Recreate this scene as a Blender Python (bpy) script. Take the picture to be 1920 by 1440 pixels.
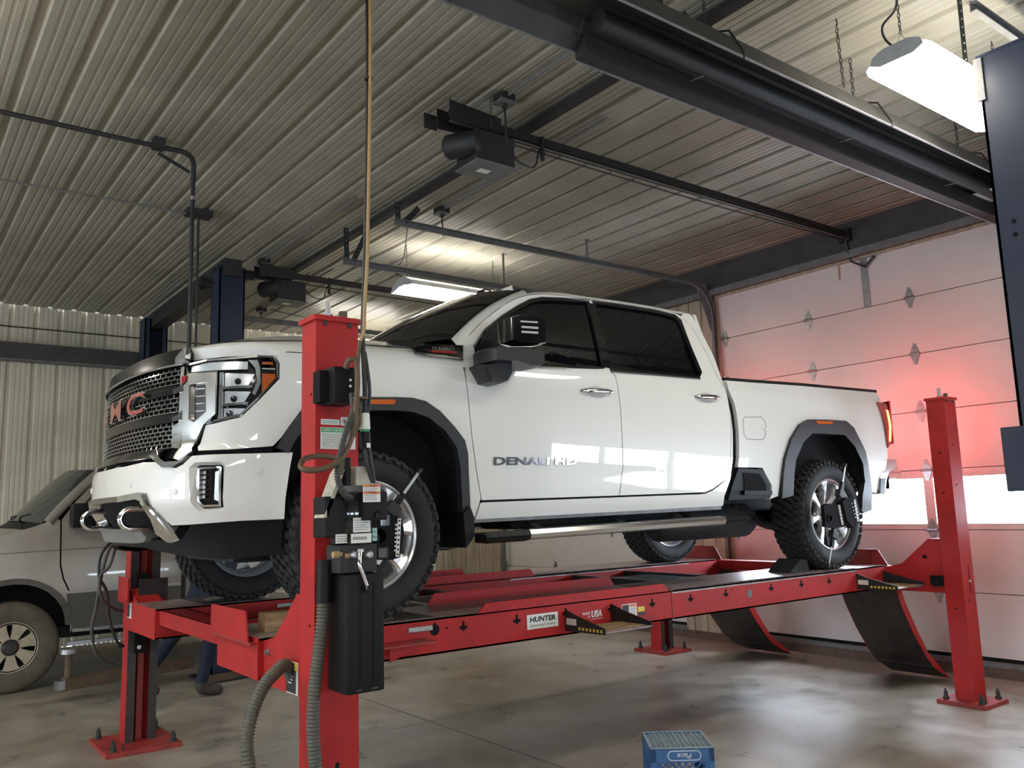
import bpy, bmesh, math, random
import numpy as np
from math import sin, cos, pi, hypot, radians, sqrt, atan2
from mathutils import Vector, Matrix
from mathutils.geometry import tessellate_polygon
random.seed(7)
for _o in list(bpy.data.objects):
    bpy.data.objects.remove(_o)
SC = bpy.context.scene
COL = SC.collection

# ------------------------------------------------------------------ camera
CAM_H = 1.53
FPX = 1584.2                       # focal length in pixels of a 1920 x 1440 frame
RC = np.array([[0.79986847, -0.5994712, -0.0290638],      # world -> camera (x right, y down, z forward)
               [0.06510778, 0.13480867, -0.9887303],
               [0.59663339, 0.78896191, 0.14685945]])
cam_d = bpy.data.cameras.new('camera')
cam_d.sensor_fit = 'HORIZONTAL'
cam_d.sensor_width = 36.0
cam_d.lens = FPX / 1920 * 36.0
cam_d.clip_start = 0.05
cam_d.clip_end = 200
cam = bpy.data.objects.new('camera', cam_d)
COL.objects.link(cam)
_m = Matrix(((RC[0][0], -RC[1][0], -RC[2][0], 0),
             (RC[0][1], -RC[1][1], -RC[2][1], 0),
             (RC[0][2], -RC[1][2], -RC[2][2], CAM_H), (0, 0, 0, 1)))
cam.matrix_world = _m
SC.camera = cam

# ------------------------------------------------------------------ colour management, world
SC.view_settings.view_transform = 'Standard'
SC.view_settings.look = 'None'
SC.view_settings.gamma = 1.0
SC.view_settings.use_curve_mapping = False
SC.view_settings.exposure = 0.85
SC.cycles.use_denoising = True
SC.cycles.max_bounces = 8
SC.cycles.diffuse_bounces = 4
SC.cycles.glossy_bounces = 4
SC.cycles.transparent_max_bounces = 12
SC.cycles.sample_clamp_indirect = 6.0
SC.cycles.caustics_reflective = False
SC.cycles.caustics_refractive = False
world = bpy.data.worlds.new('overcast_sky')
SC.world = world
world.use_nodes = True
_bg = world.node_tree.nodes['Background']
_bg.inputs['Color'].default_value = (0.86, 0.93, 1.0, 1)
_bg.inputs['Strength'].default_value = 16.0

# shop extents (metres): x along the truck towards its tail, y away from the camera, z up
CEIL = 4.28
WX = 7.75            # wall with the overhead doors
WY = 12.1            # far long wall
WXL = -9.5           # wall ahead of the truck, out of frame
WYN = -6.2           # wall behind the camera

def daylight_portal(name, loc, rot, sx, sy):
    d = bpy.data.lights.new(name, 'AREA')
    d.shape = 'RECTANGLE'
    d.size = sx
    d.size_y = sy
    d.cycles.is_portal = True
    o = bpy.data.objects.new(name, d)
    COL.objects.link(o)
    o.location = loc
    o.rotation_euler = rot
    return o

# ------------------------------------------------------------------ pixel -> place (rays of the photograph met with a plane)
def ray(u, v):
    return RC.T @ np.array([(u - 960) / FPX, (v - 720) / FPX, 1.0])
_C = np.array([0, 0, CAM_H])
def PX(u, v, X):
    d = ray(u, v); return d * (X / d[0]) + _C
def PY(u, v, Y):
    d = ray(u, v); return d * (Y / d[1]) + _C
def PZ(u, v, Z):
    d = ray(u, v); return d * ((Z - CAM_H) / d[2]) + _C

# ------------------------------------------------------------------ materials
MATS = {}
def mat(name, col, rough=0.5, metal=0.0, var=0.0, scale=8.0, bump=0.0, bscale=60.0, coat=0.0, emit=None, estr=0.0, spec=None, coatr=0.03, rvar=0.0, stretch=None):
    if name in MATS:
        return MATS[name]
    m = bpy.data.materials.new(name)
    m.use_nodes = True
    nt = m.node_tree
    b = nt.nodes['Principled BSDF']
    b.inputs['Base Color'].default_value = (*col, 1)
    b.inputs['Roughness'].default_value = rough
    b.inputs['Metallic'].default_value = metal
    if spec is not None:
        b.inputs['Specular IOR Level'].default_value = spec
    if coat:
        b.inputs['Coat Weight'].default_value = coat
        b.inputs['Coat Roughness'].default_value = coatr
    if emit:
        b.inputs['Emission Color'].default_value = (*emit, 1)
        b.inputs['Emission Strength'].default_value = estr
    if var or bump or rvar:
        tc = nt.nodes.new('ShaderNodeTexCoord')
        src = tc.outputs['Object']
        if stretch:
            mp = nt.nodes.new('ShaderNodeMapping')
            mp.inputs['Scale'].default_value = stretch
            nt.links.new(src, mp.inputs['Vector'])
            src = mp.outputs['Vector']
    if var or rvar:
        n = nt.nodes.new('ShaderNodeTexNoise')
        n.inputs['Scale'].default_value = scale
        n.inputs['Detail'].default_value = 6
        n.inputs['Roughness'].default_value = 0.62
        nt.links.new(src, n.inputs['Vector'])
        if var:
            r = nt.nodes.new('ShaderNodeMapRange')
            r.inputs['From Min'].default_value = 0.3
            r.inputs['From Max'].default_value = 0.7
            r.inputs['To Min'].default_value = 1 - var
            r.inputs['To Max'].default_value = 1 + var * 0.6
            nt.links.new(n.outputs['Fac'], r.inputs['Value'])
            x = nt.nodes.new('ShaderNodeMix')
            x.data_type = 'RGBA'
            x.blend_type = 'MULTIPLY'
            x.inputs['Factor'].default_value = 1.0
            x.inputs['A'].default_value = (*col, 1)
            nt.links.new(r.outputs['Result'], x.inputs['B'])
            nt.links.new(x.outputs['Result'], b.inputs['Base Color'])
        if rvar:
            r2 = nt.nodes.new('ShaderNodeMapRange')
            r2.inputs['From Min'].default_value = 0.3
            r2.inputs['From Max'].default_value = 0.7
            r2.inputs['To Min'].default_value = max(0.02, rough - rvar)
            r2.inputs['To Max'].default_value = min(1, rough + rvar)
            nt.links.new(n.outputs['Fac'], r2.inputs['Value'])
            nt.links.new(r2.outputs['Result'], b.inputs['Roughness'])
    if bump:
        n2 = nt.nodes.new('ShaderNodeTexNoise')
        n2.inputs['Scale'].default_value = bscale
        n2.inputs['Detail'].default_value = 4
        nt.links.new(src, n2.inputs['Vector'])
        bp = nt.nodes.new('ShaderNodeBump')
        bp.inputs['Strength'].default_value = bump
        bp.inputs['Distance'].default_value = 0.01
        nt.links.new(n2.outputs['Fac'], bp.inputs['Height'])
        nt.links.new(bp.outputs['Normal'], b.inputs['Normal'])
    MATS[name] = m
    return m

def clear_glass(name, tint=(0.95, 0.97, 1.0), gloss=0.08):
    m = bpy.data.materials.new(name)
    m.use_nodes = True
    nt = m.node_tree
    nt.nodes.remove(nt.nodes['Principled BSDF'])
    t = nt.nodes.new('ShaderNodeBsdfTransparent')
    t.inputs['Color'].default_value = (*tint, 1)
    g = nt.nodes.new('ShaderNodeBsdfGlossy')
    g.inputs['Roughness'].default_value = 0.03
    x = nt.nodes.new('ShaderNodeMixShader')
    lw = nt.nodes.new('ShaderNodeLayerWeight')
    lw.inputs['Blend'].default_value = gloss
    nt.links.new(lw.outputs['Fresnel'], x.inputs['Fac'])
    nt.links.new(t.outputs['BSDF'], x.inputs[1])
    nt.links.new(g.outputs['BSDF'], x.inputs[2])
    nt.links.new(x.outputs['Shader'], nt.nodes['Material Output'].inputs['Surface'])
    MATS[name] = m
    return m

# paints and plastics
mat('white_paint', (0.82, 0.812, 0.77), 0.35, coat=1.0, coatr=0.02)
mat('chrome', (0.82, 0.82, 0.83), 0.07, 1.0)
mat('satin_chrome', (0.66, 0.645, 0.60), 0.24, 1.0)
mat('dark_chrome', (0.35, 0.35, 0.36), 0.16, 1.0)
mat('black_gloss', (0.006, 0.006, 0.0065), 0.08, coat=0.4)
mat('black_plastic', (0.0085, 0.009, 0.0095), 0.45, bump=0.08, bscale=400, spec=0.18)
mat('black_semi', (0.006, 0.006, 0.0065), 0.22, spec=0.3)
mat('flare_plastic', (0.016, 0.0175, 0.019), 0.5, bump=0.06, bscale=500)
mat('black_matte', (0.008, 0.008, 0.0085), 0.85, spec=0.2)
mat('tinted_glass', (0.004, 0.0045, 0.005), 0.02, coat=0.0, spec=0.5)
mat('rubber', (0.013, 0.0135, 0.014), 0.75, var=0.35, scale=14, bump=0.1, bscale=90)
mat('tread_rubber', (0.03, 0.029, 0.026), 0.85, var=0.4, scale=25)
mat('amber', (0.62, 0.13, 0.02), 0.18, coat=0.6)
mat('red_lens', (0.30, 0.006, 0.008), 0.12, coat=1.0)
mat('red_lamp', (0.9, 0.03, 0.02), 0.3, emit=(1.0, 0.10, 0.03), estr=9.0)
mat('tail_glow', (0.7, 0.02, 0.02), 0.3, emit=(1.0, 0.03, 0.03), estr=65.0)
mat('badge_red', (0.35, 0.01, 0.015), 0.2, coat=1.0)
mat('lamp_silver', (0.80, 0.80, 0.78), 0.22, 0.45)
mat('wheel_silver', (0.78, 0.78, 0.78), 0.26, 0.75)
mat('dusty_cream', (0.50, 0.46, 0.37), 0.7, var=0.3, scale=30)
mat('red_steel', (0.44, 0.022, 0.022), 0.52, var=0.22, scale=5, rvar=0.1, spec=0.28)
mat('red_steel_worn', (0.33, 0.035, 0.03), 0.5, var=0.4, scale=9, rvar=0.15)
mat('dark_steel', (0.05, 0.047, 0.045), 0.5, 0.4, var=0.3, scale=10)
mat('grease_steel', (0.045, 0.035, 0.032), 0.45, 0.2, var=0.4, scale=12)
mat('bare_steel', (0.42, 0.41, 0.40), 0.35, 0.9, var=0.2, scale=14)
mat('deck_steel', (0.40, 0.30, 0.29), 0.36, 0.35, var=0.35, scale=9, rvar=0.12)
mat('blue_steel', (0.009, 0.018, 0.042), 0.5, var=0.2, scale=4, rvar=0.08)
mat('galv', (0.36, 0.365, 0.36), 0.42, 0.7, var=0.25, scale=12)
mat('galv_dull', (0.17, 0.17, 0.165), 0.6, 0.2, var=0.25, scale=9)
mat('black_iron', (0.016, 0.016, 0.016), 0.6, var=0.3, scale=16)
mat('label_white', (0.74, 0.74, 0.70), 0.5)
mat('label_black', (0.02, 0.02, 0.02), 0.5)
mat('label_green', (0.05, 0.36, 0.16), 0.5)
mat('label_orange', (0.72, 0.20, 0.07), 0.5)
mat('label_yellow', (0.75, 0.56, 0.06), 0.5)
mat('label_teal', (0.30, 0.55, 0.50), 0.5)
mat('label_print', (0.28, 0.28, 0.27), 0.6)
mat('wood', (0.33, 0.23, 0.11), 0.7, var=0.45, scale=7, stretch=(1, 6, 6))
mat('brown_rubber', (0.12, 0.075, 0.04), 0.6, var=0.3, scale=20)
mat('black_cable', (0.014, 0.014, 0.015), 0.5)
mat('grey_hose', (0.10, 0.095, 0.075), 0.55, var=0.25, scale=20)
mat('dark_hose', (0.05, 0.05, 0.046), 0.55, var=0.25, scale=20)
mat('tan_cable', (0.42, 0.27, 0.12), 0.55, var=0.2, scale=12)

# ------------------------------------------------------------------ object helpers
def wloc(o):
    p = Vector((0, 0, 0))
    while o is not None:
        p += o.location
        o = o.parent
    return p

def link(o, parent=None):
    COL.objects.link(o)
    if parent is not None:
        o.parent = parent
    return o

def tag(o, label=None, cat=None, group=None, kind=None):
    if label: o['label'] = label
    if cat: o['category'] = cat
    if group: o['group'] = group
    if kind: o['kind'] = kind
    return o

def thing(name, loc, label, cat, group=None):
    e = bpy.data.objects.new(name, None)
    e.empty_display_size = 0.1
    e.location = loc
    link(e)
    return tag(e, label, cat, group)

def mesh_obj(name, verts, faces, m, parent=None, smooth=False, origin=None, sharp=None):
    """verts are world coordinates; they are stored relative to the parent (or to origin)."""
    off = wloc(parent) if parent is not None else Vector((0, 0, 0))
    loc = Vector((0, 0, 0))
    if origin is not None:
        loc = Vector(origin) - off
        off = Vector(origin)
    me = bpy.data.meshes.new(name)
    me.from_pydata([(v[0] - off.x, v[1] - off.y, v[2] - off.z) for v in verts], [], faces)
    me.update()
    if smooth:
        me.polygons.foreach_set('use_smooth', [True] * len(me.polygons))
        if sharp:
            me.set_sharp_from_angle(angle=radians(sharp))
    me.materials.append(MATS[m] if isinstance(m, str) else m)
    o = bpy.data.objects.new(name, me)
    o.location = loc
    return link(o, parent)

def copy_obj(o, loc=None, parent=None, name=None):
    c = o.copy()
    if name: c.name = name
    COL.objects.link(c)
    c.parent = parent if parent is not None else o.parent
    if loc is not None:
        c.location = Vector(loc) - (wloc(c.parent) if c.parent else Vector((0, 0, 0)))
    return c

def copy_tree(o, loc=None, rotz=None, label=None, group=None, parent=None):
    c = o.copy()
    COL.objects.link(c)
    c.parent = parent
    if loc is not None: c.location = loc
    if rotz is not None: c.rotation_euler[2] = rotz
    if label: c['label'] = label
    if group: c['group'] = group
    for ch in list(o.children):
        copy_tree(ch, parent=c)
    return c

class MB:
    """collects simple solids into one mesh (world coordinates)"""
    def __init__(self):
        self.v = []
        self.f = []
    def add(self, verts, faces):
        n = len(self.v)
        self.v += [tuple(p) for p in verts]
        self.f += [tuple(i + n for i in f) for f in faces]
        return self
    def box(self, a, b, rot=None, bev=0.0):
        x0, y0, z0 = [min(a[i], b[i]) for i in range(3)]
        x1, y1, z1 = [max(a[i], b[i]) for i in range(3)]
        if bev > 0:
            bm = bmesh.new()
            bmesh.ops.create_cube(bm, size=1)
            for q in bm.verts:
                q.co = Vector((x0 + (q.co.x + .5) * (x1 - x0), y0 + (q.co.y + .5) * (y1 - y0), z0 + (q.co.z + .5) * (z1 - z0)))
            bmesh.ops.bevel(bm, geom=list(bm.edges), offset=min(bev, (x1 - x0) * .45, (y1 - y0) * .45, (z1 - z0) * .45), segments=2, affect='EDGES', profile=0.7)
            bm.verts.index_update()
            vs = [q.co.copy() for q in bm.verts]
            fs = [[q.index for q in f.verts] for f in bm.faces]
            bm.free()
        else:
            vs = [Vector(p) for p in ((x0, y0, z0), (x1, y0, z0), (x1, y1, z0), (x0, y1, z0), (x0, y0, z1), (x1, y0, z1), (x1, y1, z1), (x0, y1, z1))]
            fs = [(0, 3, 2, 1), (4, 5, 6, 7), (0, 1, 5, 4), (1, 2, 6, 5), (2, 3, 7, 6), (3, 0, 4, 7)]
        if rot is not None:
            c = Vector(((x0 + x1) / 2, (y0 + y1) / 2, (z0 + z1) / 2))
            vs = [c + rot @ (p - c) for p in vs]
        return self.add(vs, fs)
    def bar(self, p, q, w, h=None, up=(0, 0, 1)):
        """rectangular bar from p to q"""
        h = h or w
        p, q = Vector(p), Vector(q)
        d = (q - p).normalized()
        u = Vector(up)
        if abs(d.dot(u)) > .98: u = Vector((1, 0, 0))
        s = d.cross(u).normalized()
        t = s.cross(d).normalized()
        vs = []
        for e in (p, q):
            for a, b in ((-1, -1), (1, -1), (1, 1), (-1, 1)):
                vs.append(e + s * (a * w / 2) + t * (b * h / 2))
        return self.add(vs, [(0, 3, 2, 1), (4, 5, 6, 7), (0, 1, 5, 4), (1, 2, 6, 5), (2, 3, 7, 6), (3, 0, 4, 7)])
    def cyl(self, p, q, r, r2=None, n=16, caps=True):
        p, q = Vector(p), Vector(q)
        d = (q - p).normalized()
        u = Vector((0, 0, 1)) if abs(d.z) < .9 else Vector((1, 0, 0))
        s = d.cross(u).normalized()
        t = d.cross(s).normalized()
        r2 = r if r2 is None else r2
        vs = []
        for e, rr in ((p, r), (q, r2)):
            for k in range(n):
                a = 2 * pi * k / n
                vs.append(e + s * (cos(a) * rr) + t * (sin(a) * rr))
        fs = [(k, k + n, (k + 1) % n + n, (k + 1) % n) for k in range(n)]
        if caps:
            fs += [tuple(range(n)), tuple(range(2 * n - 1, n - 1, -1))]
        return self.add(vs, fs)
    def tube(self, path, r, n=10, caps=True, rfun=None):
        path = [Vector(p) for p in path]
        nrm = None
        rings = []
        for i, p in enumerate(path):
            a = path[max(i - 1, 0)]
            b = path[min(i + 1, len(path) - 1)]
            d = (b - a).normalized()
            if nrm is None:
                u = Vector((0, 0, 1)) if abs(d.z) < .9 else Vector((1, 0, 0))
                nrm = d.cross(u).normalized()
            else:
                nrm = (nrm - d * nrm.dot(d)).normalized()
            t = d.cross(nrm)
            rr = r if rfun is None else rfun(i)
            rings.append([p + nrm * (cos(2 * pi * k / n) * rr) + t * (sin(2 * pi * k / n) * rr) for k in range(n)])
        vs = [q for rg in rings for q in rg]
        fs = []
        for i in range(len(rings) - 1):
            for k in range(n):
                a = i * n + k
                b = i * n + (k + 1) % n
                fs.append((a, b, b + n, a + n))
        if caps:
            fs += [tuple(range(n - 1, -1, -1)), tuple(range(len(vs) - n, len(vs)))]
        return self.add(vs, fs)
    def prism(self, poly, axis, a, b):
        """polygon in the plane across axis ('x': (y,z), 'y': (x,z), 'z': (x,y)), extruded from a to b"""
        def put(p, t):
            if axis == 'x': return (t, p[0], p[1])
            if axis == 'y': return (p[0], t, p[1])
            return (p[0], p[1], t)
        n = len(poly)
        vs = [put(p, a) for p in poly] + [put(p, b) for p in poly]
        tri = tessellate_polygon([[Vector((p[0], p[1], 0)) for p in poly]])
        fs = [tuple(t) for t in tri] + [tuple(i + n for i in reversed(t)) for t in tri]
        fs += [(i, (i + 1) % n, (i + 1) % n + n, i + n) for i in range(n)]
        return self.add(vs, fs)
    def lathe(self, prof, c, axis, n=32, a0=0.0, a1=2 * pi):
        """prof: (radius, along-axis) pairs"""
        c = Vector(c)
        ax = Vector(axis).normalized()
        u = Vector((0, 0, 1)) if abs(ax.z) < .9 else Vector((1, 0, 0))
        s = ax.cross(u).normalized()
        t = ax.cross(s)
        full = abs(a1 - a0 - 2 * pi) < 1e-6
        m = n if full else n + 1
        vs = []
        for k in range(m):
            a = a0 + (a1 - a0) * k / n
            for r, h in prof:
                vs.append(c + ax * h + s * (cos(a) * r) + t * (sin(a) * r))
        L = len(prof)
        fs = []
        for k in range(n):
            k2 = (k + 1) % m
            for j in range(L - 1):
                fs.append((k * L + j, k2 * L + j, k2 * L + j + 1, k * L + j + 1))
        return self.add(vs, fs)
    def hexbolt(self, c, r, h, axis=(0, 0, 1)):
        a = Vector(axis).normalized()
        c = Vector(c)
        self.cyl(c, c + a * (h * .25), r * 1.7, n=14)
        self.cyl(c + a * (h * .25), c + a * (h * .75), r * 1.25, n=6)
        return self.cyl(c + a * (h * .75), c + a * h, r * .6, n=8)
    def obj(self, name, m, parent=None, smooth=False, sharp=35, origin=None, fix=True):
        o = mesh_obj(name, self.v, self.f, m, parent, False, origin)
        if fix:
            bm = bmesh.new()
            bm.from_mesh(o.data)
            bmesh.ops.recalc_face_normals(bm, faces=list(bm.faces))
            bm.to_mesh(o.data)
            bm.free()
        if smooth:
            o.data.polygons.foreach_set('use_smooth', [True] * len(o.data.polygons))
            if sharp:
                o.data.set_sharp_from_angle(angle=radians(sharp))
        return o

def smooth_path(pts, n=8):
    P = [Vector(p) for p in pts]
    Q = [2 * P[0] - P[1]] + P + [2 * P[-1] - P[-2]]
    out = []
    for i in range(1, len(Q) - 2):
        p0, p1, p2, p3 = Q[i - 1:i + 3]
        for k in range(n):
            t = k / n
            out.append(.5 * ((2 * p1) + (p2 - p0) * t + (2 * p0 - 5 * p1 + 4 * p2 - p3) * t * t + (3 * p1 - p0 - 3 * p2 + p3) * t ** 3))
    out.append(P[-1])
    return out

def resample(path, step):
    out = [path[0]]
    acc = 0
    for a, b in zip(path, path[1:]):
        L = (b - a).length
        d = step - acc
        while d <= L:
            out.append(a.lerp(b, d / L))
            d += step
        acc = L - (d - step)
    return out

_fonts = {}
def text_geo(s, size=1.0, bold=0.0, shear=0.0, extrude=0.0):
    """outline letters as a flat (or extruded) mesh in the x-y plane, centred; returns verts, faces, width"""
    cu = bpy.data.curves.new('lettering', 'FONT')
    cu.body = s
    cu.size = size
    cu.shear = shear
    cu.offset = bold
    cu.extrude = extrude
    cu.align_x = 'CENTER'
    cu.align_y = 'CENTER'
    cu.resolution_u = 3
    o = bpy.data.objects.new('lettering', cu)
    COL.objects.link(o)
    dg = bpy.context.evaluated_depsgraph_get()
    me = bpy.data.meshes.new_from_object(o.evaluated_get(dg))
    vs = [v.co.copy() for v in me.vertices]
    fs = [list(p.vertices) for p in me.polygons]
    bpy.data.objects.remove(o)
    bpy.data.curves.remove(cu)
    bpy.data.meshes.remove(me)
    w = max(v.x for v in vs) - min(v.x for v in vs) if vs else 0
    return vs, fs, w

def text_obj(name, s, m, parent, org, ux, uy, width=None, height=None, bold=0.0, shear=0.0, lift=0.002, extrude=0.0):
    """lettering laid on the plane org + ux, uy (unit vectors); scaled to width / height"""
    vs, fs, w = text_geo(s, 1.0, bold, shear, extrude)
    hh = max(v.y for v in vs) - min(v.y for v in vs)
    my = (max(v.y for v in vs) + min(v.y for v in vs)) / 2
    mx = (max(v.x for v in vs) + min(v.x for v in vs)) / 2
    kx = width / w if width else height / hh
    ky = height / hh if height else kx
    org, ux, uy = Vector(org), Vector(ux).normalized(), Vector(uy).normalized()
    n = ux.cross(uy)
    out = [org + ux * ((v.x - mx) * kx) + uy * ((v.y - my) * ky) + n * (lift + v.z) for v in vs]
    return mesh_obj(name, out, fs, m, parent)

def plate(name, m, parent, org, ux, uy, w, h, t=0.002):
    """thin rectangular plate standing t proud of the plane"""
    org, ux, uy = Vector(org), Vector(ux).normalized(), Vector(uy).normalized()
    n = ux.cross(uy)
    vs = []
    for k in (0, 1):
        for a, b in ((-1, -1), (1, -1), (1, 1), (-1, 1)):
            vs.append(org + ux * (a * w / 2) + uy * (b * h / 2) + n * (t * k))
    return mesh_obj(name, vs, [(0, 3, 2, 1), (4, 5, 6, 7), (0, 1, 5, 4), (1, 2, 6, 5), (2, 3, 7, 6), (3, 0, 4, 7)], m, parent)

def print_lines(name, m, parent, org, ux, uy, w, h, n, lift=0.003, seed=1):
    """rows of small print too fine to read, as short dashes"""
    rnd = random.Random(seed)
    org, ux, uy = Vector(org), Vector(ux).normalized(), Vector(uy).normalized()
    nn = ux.cross(uy)
    mb = MB()
    for i in range(n):
        y = h / 2 - (i + .5) * h / n
        x = -w / 2
        end = w / 2 - rnd.random() * w * .25
        while x < end:
            l = min(w * (.05 + .12 * rnd.random()), end - x)
            a = org + ux * x + uy * (y - h / n * .2) + nn * lift
            b = org + ux * (x + l) + uy * (y - h / n * .2) + nn * lift
            c = org + ux * (x + l) + uy * (y + h / n * .2) + nn * lift
            d = org + ux * x + uy * (y + h / n * .2) + nn * lift
            mb.add([a, b, c, d], [(0, 1, 2, 3)])
            x += l + w * .02
    return mb.obj(name, m, parent, fix=False)

def cable(name, pts, r, m, parent=None, n=8, seg=10):
    return MB().tube(smooth_path(pts, seg), r, n).obj(name, m, parent, smooth=True, sharp=60)

def corrugated(name, pts, r, m, parent=None, pitch=0.014, amp=0.006, n=14):
    P = resample(smooth_path(pts, 24), pitch / 4)
    return MB().tube(P, r, n, rfun=lambda i: r + amp * (0.5 if i % 4 in (0, 1) else -0.5)).obj(name, m, parent, smooth=True, sharp=70)

# ================================================================== THE SETTING
def concrete():
    m = bpy.data.materials.new('concrete')
    m.use_nodes = True
    nt = m.node_tree
    b = nt.nodes['Principled BSDF']
    tc = nt.nodes.new('ShaderNodeTexCoord')
    def noise(sc, det, ro=.6):
        n = nt.nodes.new('ShaderNodeTexNoise')
        n.inputs['Scale'].default_value = sc
        n.inputs['Detail'].default_value = det
        n.inputs['Roughness'].default_value = ro
        nt.links.new(tc.outputs['Object'], n.inputs['Vector'])
        return n
    a = noise(.55, 5, .55)
    c = noise(3.2, 8, .65)
    e = noise(26, 6, .7)
    r1 = nt.nodes.new('ShaderNodeValToRGB')
    r1.color_ramp.elements[0].position = .36
    r1.color_ramp.elements[0].color = (.26, .22, .165, 1)
    r1.color_ramp.elements[1].position = .66
    r1.color_ramp.elements[1].color = (.52, .485, .42, 1)
    nt.links.new(a.outputs['Fac'], r1.inputs['Fac'])
    r2 = nt.nodes.new('ShaderNodeMapRange')
    r2.inputs['From Min'].default_value = .32
    r2.inputs['From Max'].default_value = .68
    r2.inputs['To Min'].default_value = .66
    r2.inputs['To Max'].default_value = 1.12
    nt.links.new(c.outputs['Fac'], r2.inputs['Value'])
    r3 = nt.nodes.new('ShaderNodeMapRange')
    r3.inputs['From Min'].default_value = .3
    r3.inputs['From Max'].default_value = .7
    r3.inputs['To Min'].default_value = .9
    r3.inputs['To Max'].default_value = 1.06
    nt.links.new(e.outputs['Fac'], r3.inputs['Value'])
    mu = nt.nodes.new('ShaderNodeMath')
    mu.operation = 'MULTIPLY'
    nt.links.new(r2.outputs['Result'], mu.inputs[0])
    nt.links.new(r3.outputs['Result'], mu.inputs[1])
    x = nt.nodes.new('ShaderNodeMix')
    x.data_type = 'RGBA'
    x.blend_type = 'MULTIPLY'
    x.inputs['Factor'].default_value = 1
    nt.links.new(r1.outputs['Color'], x.inputs['A'])
    nt.links.new(mu.outputs['Value'], x.inputs['B'])
    # oil spots with a shape of their own
    vo = nt.nodes.new('ShaderNodeTexVoronoi')
    vo.inputs['Scale'].default_value = .6
    nt.links.new(tc.outputs['Object'], vo.inputs['Vector'])
    ad = nt.nodes.new('ShaderNodeMath')
    ad.operation = 'ADD'
    nt.links.new(vo.outputs['Distance'], ad.inputs[0])
    sc = nt.nodes.new('ShaderNodeMath')
    sc.operation = 'MULTIPLY'
    sc.inputs[1].default_value = .12
    nt.links.new(c.outputs['Fac'], sc.inputs[0])
    nt.links.new(sc.outputs['Value'], ad.inputs[1])
    r4 = nt.nodes.new('ShaderNodeMapRange')
    r4.inputs['From Min'].default_value = .07
    r4.inputs['From Max'].default_value = .09
    r4.inputs['To Min'].default_value = .55
    r4.inputs['To Max'].default_value = 1.0
    nt.links.new(ad.outputs['Value'], r4.inputs['Value'])
    y = nt.nodes.new('ShaderNodeMix')
    y.data_type = 'RGBA'
    y.blend_type = 'MULTIPLY'
    y.inputs['Factor'].default_value = 1
    nt.links.new(x.outputs['Result'], y.inputs['A'])
    nt.links.new(r4.outputs['Result'], y.inputs['B'])
    nt.links.new(y.outputs['Result'], b.inputs['Base Color'])
    r5 = nt.nodes.new('ShaderNodeMapRange')
    r5.inputs['From Min'].default_value = .3
    r5.inputs['From Max'].default_value = .7
    r5.inputs['To Min'].default_value = .24
    r5.inputs['To Max'].default_value = .48
    nt.links.new(c.outputs['Fac'], r5.inputs['Value'])
    nt.links.new(r5.outputs['Result'], b.inputs['Roughness'])
    bp = nt.nodes.new('ShaderNodeBump')
    bp.inputs['Strength'].default_value = .12
    bp.inputs['Distance'].default_value = .01
    nt.links.new(e.outputs['Fac'], bp.inputs['Height'])
    nt.links.new(bp.outputs['Normal'], b.inputs['Normal'])
    MATS['concrete'] = m
concrete()
mat('joint_dark', (.03, .025, .02), .9)
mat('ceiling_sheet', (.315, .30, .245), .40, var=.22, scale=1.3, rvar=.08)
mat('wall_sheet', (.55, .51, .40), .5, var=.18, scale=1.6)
mat('wall_board', (.42, .365, .27), .6, var=.35, scale=3, stretch=(4, 4, .6))
mat('door_skin', (.66, .63, .60), .42, var=.07, scale=1.5)
mat('door_groove', (.30, .26, .25), .7)
mat('dark_steel_and_unlit_wall', (.05, .048, .045), .6, var=.3, scale=5)
mat('sill_dark', (.12, .085, .065), .8, var=.4, scale=8)
mat('plain_wall', (.50, .48, .42), .6, var=.15, scale=2)
clear_glass('window_glass', (.93, .96, 1.0))

floor = MB().box((WXL, WYN, -.30), (WX + .3, WY, -.02)).obj('floor', 'joint_dark')
tag(floor, 'worn tan concrete slab floor with straight control joints', 'floor', kind='structure')
_jx = [WXL, -2.4, 3.40, WX + .3]
_jy = [WYN, -.6, 5.62, WY]
for i in range(3):
    for j in range(3):
        gx, gy = .006, .006
        MB().box((_jx[i] + (gx if i else 0), _jy[j] + (gy if j else 0), -.03), (_jx[i + 1] - (gx if i < 2 else 0), _jy[j + 1] - (gy if j < 2 else 0), 0)).obj('floor_slab', 'concrete', floor)

# ---- ribbed steel sheet, running ribs; profile over one pitch
PITCH = .278
def sheet_profile(n, x0):
    """(offset along, depth) list for n ribs; depth = how far the groove sinks behind the sheet face"""
    pts = []
    for k in range(n):
        b = x0 + k * PITCH
        for dx, d in ((-.034, 0), (-.017, .02), (.017, .02), (.034, 0), (.078, 0), (.084, .0035), (.096, .0035), (.102, 0), (.134, 0), (.140, .0035), (.152, .0035), (.158, 0), (.190, 0), (.196, .0035), (.208, .0035), (.214, 0)):
            pts.append((b + dx, d))
    pts.append((x0 + n * PITCH - .034, 0))
    return pts

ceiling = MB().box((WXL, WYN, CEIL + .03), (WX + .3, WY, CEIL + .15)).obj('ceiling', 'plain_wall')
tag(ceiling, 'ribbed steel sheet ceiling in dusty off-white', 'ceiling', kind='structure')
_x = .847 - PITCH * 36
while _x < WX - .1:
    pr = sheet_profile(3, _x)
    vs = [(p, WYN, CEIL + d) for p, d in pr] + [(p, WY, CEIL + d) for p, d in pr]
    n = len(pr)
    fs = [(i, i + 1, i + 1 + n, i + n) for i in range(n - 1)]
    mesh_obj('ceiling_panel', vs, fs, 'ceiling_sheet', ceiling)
    _x += 3 * PITCH

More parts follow.
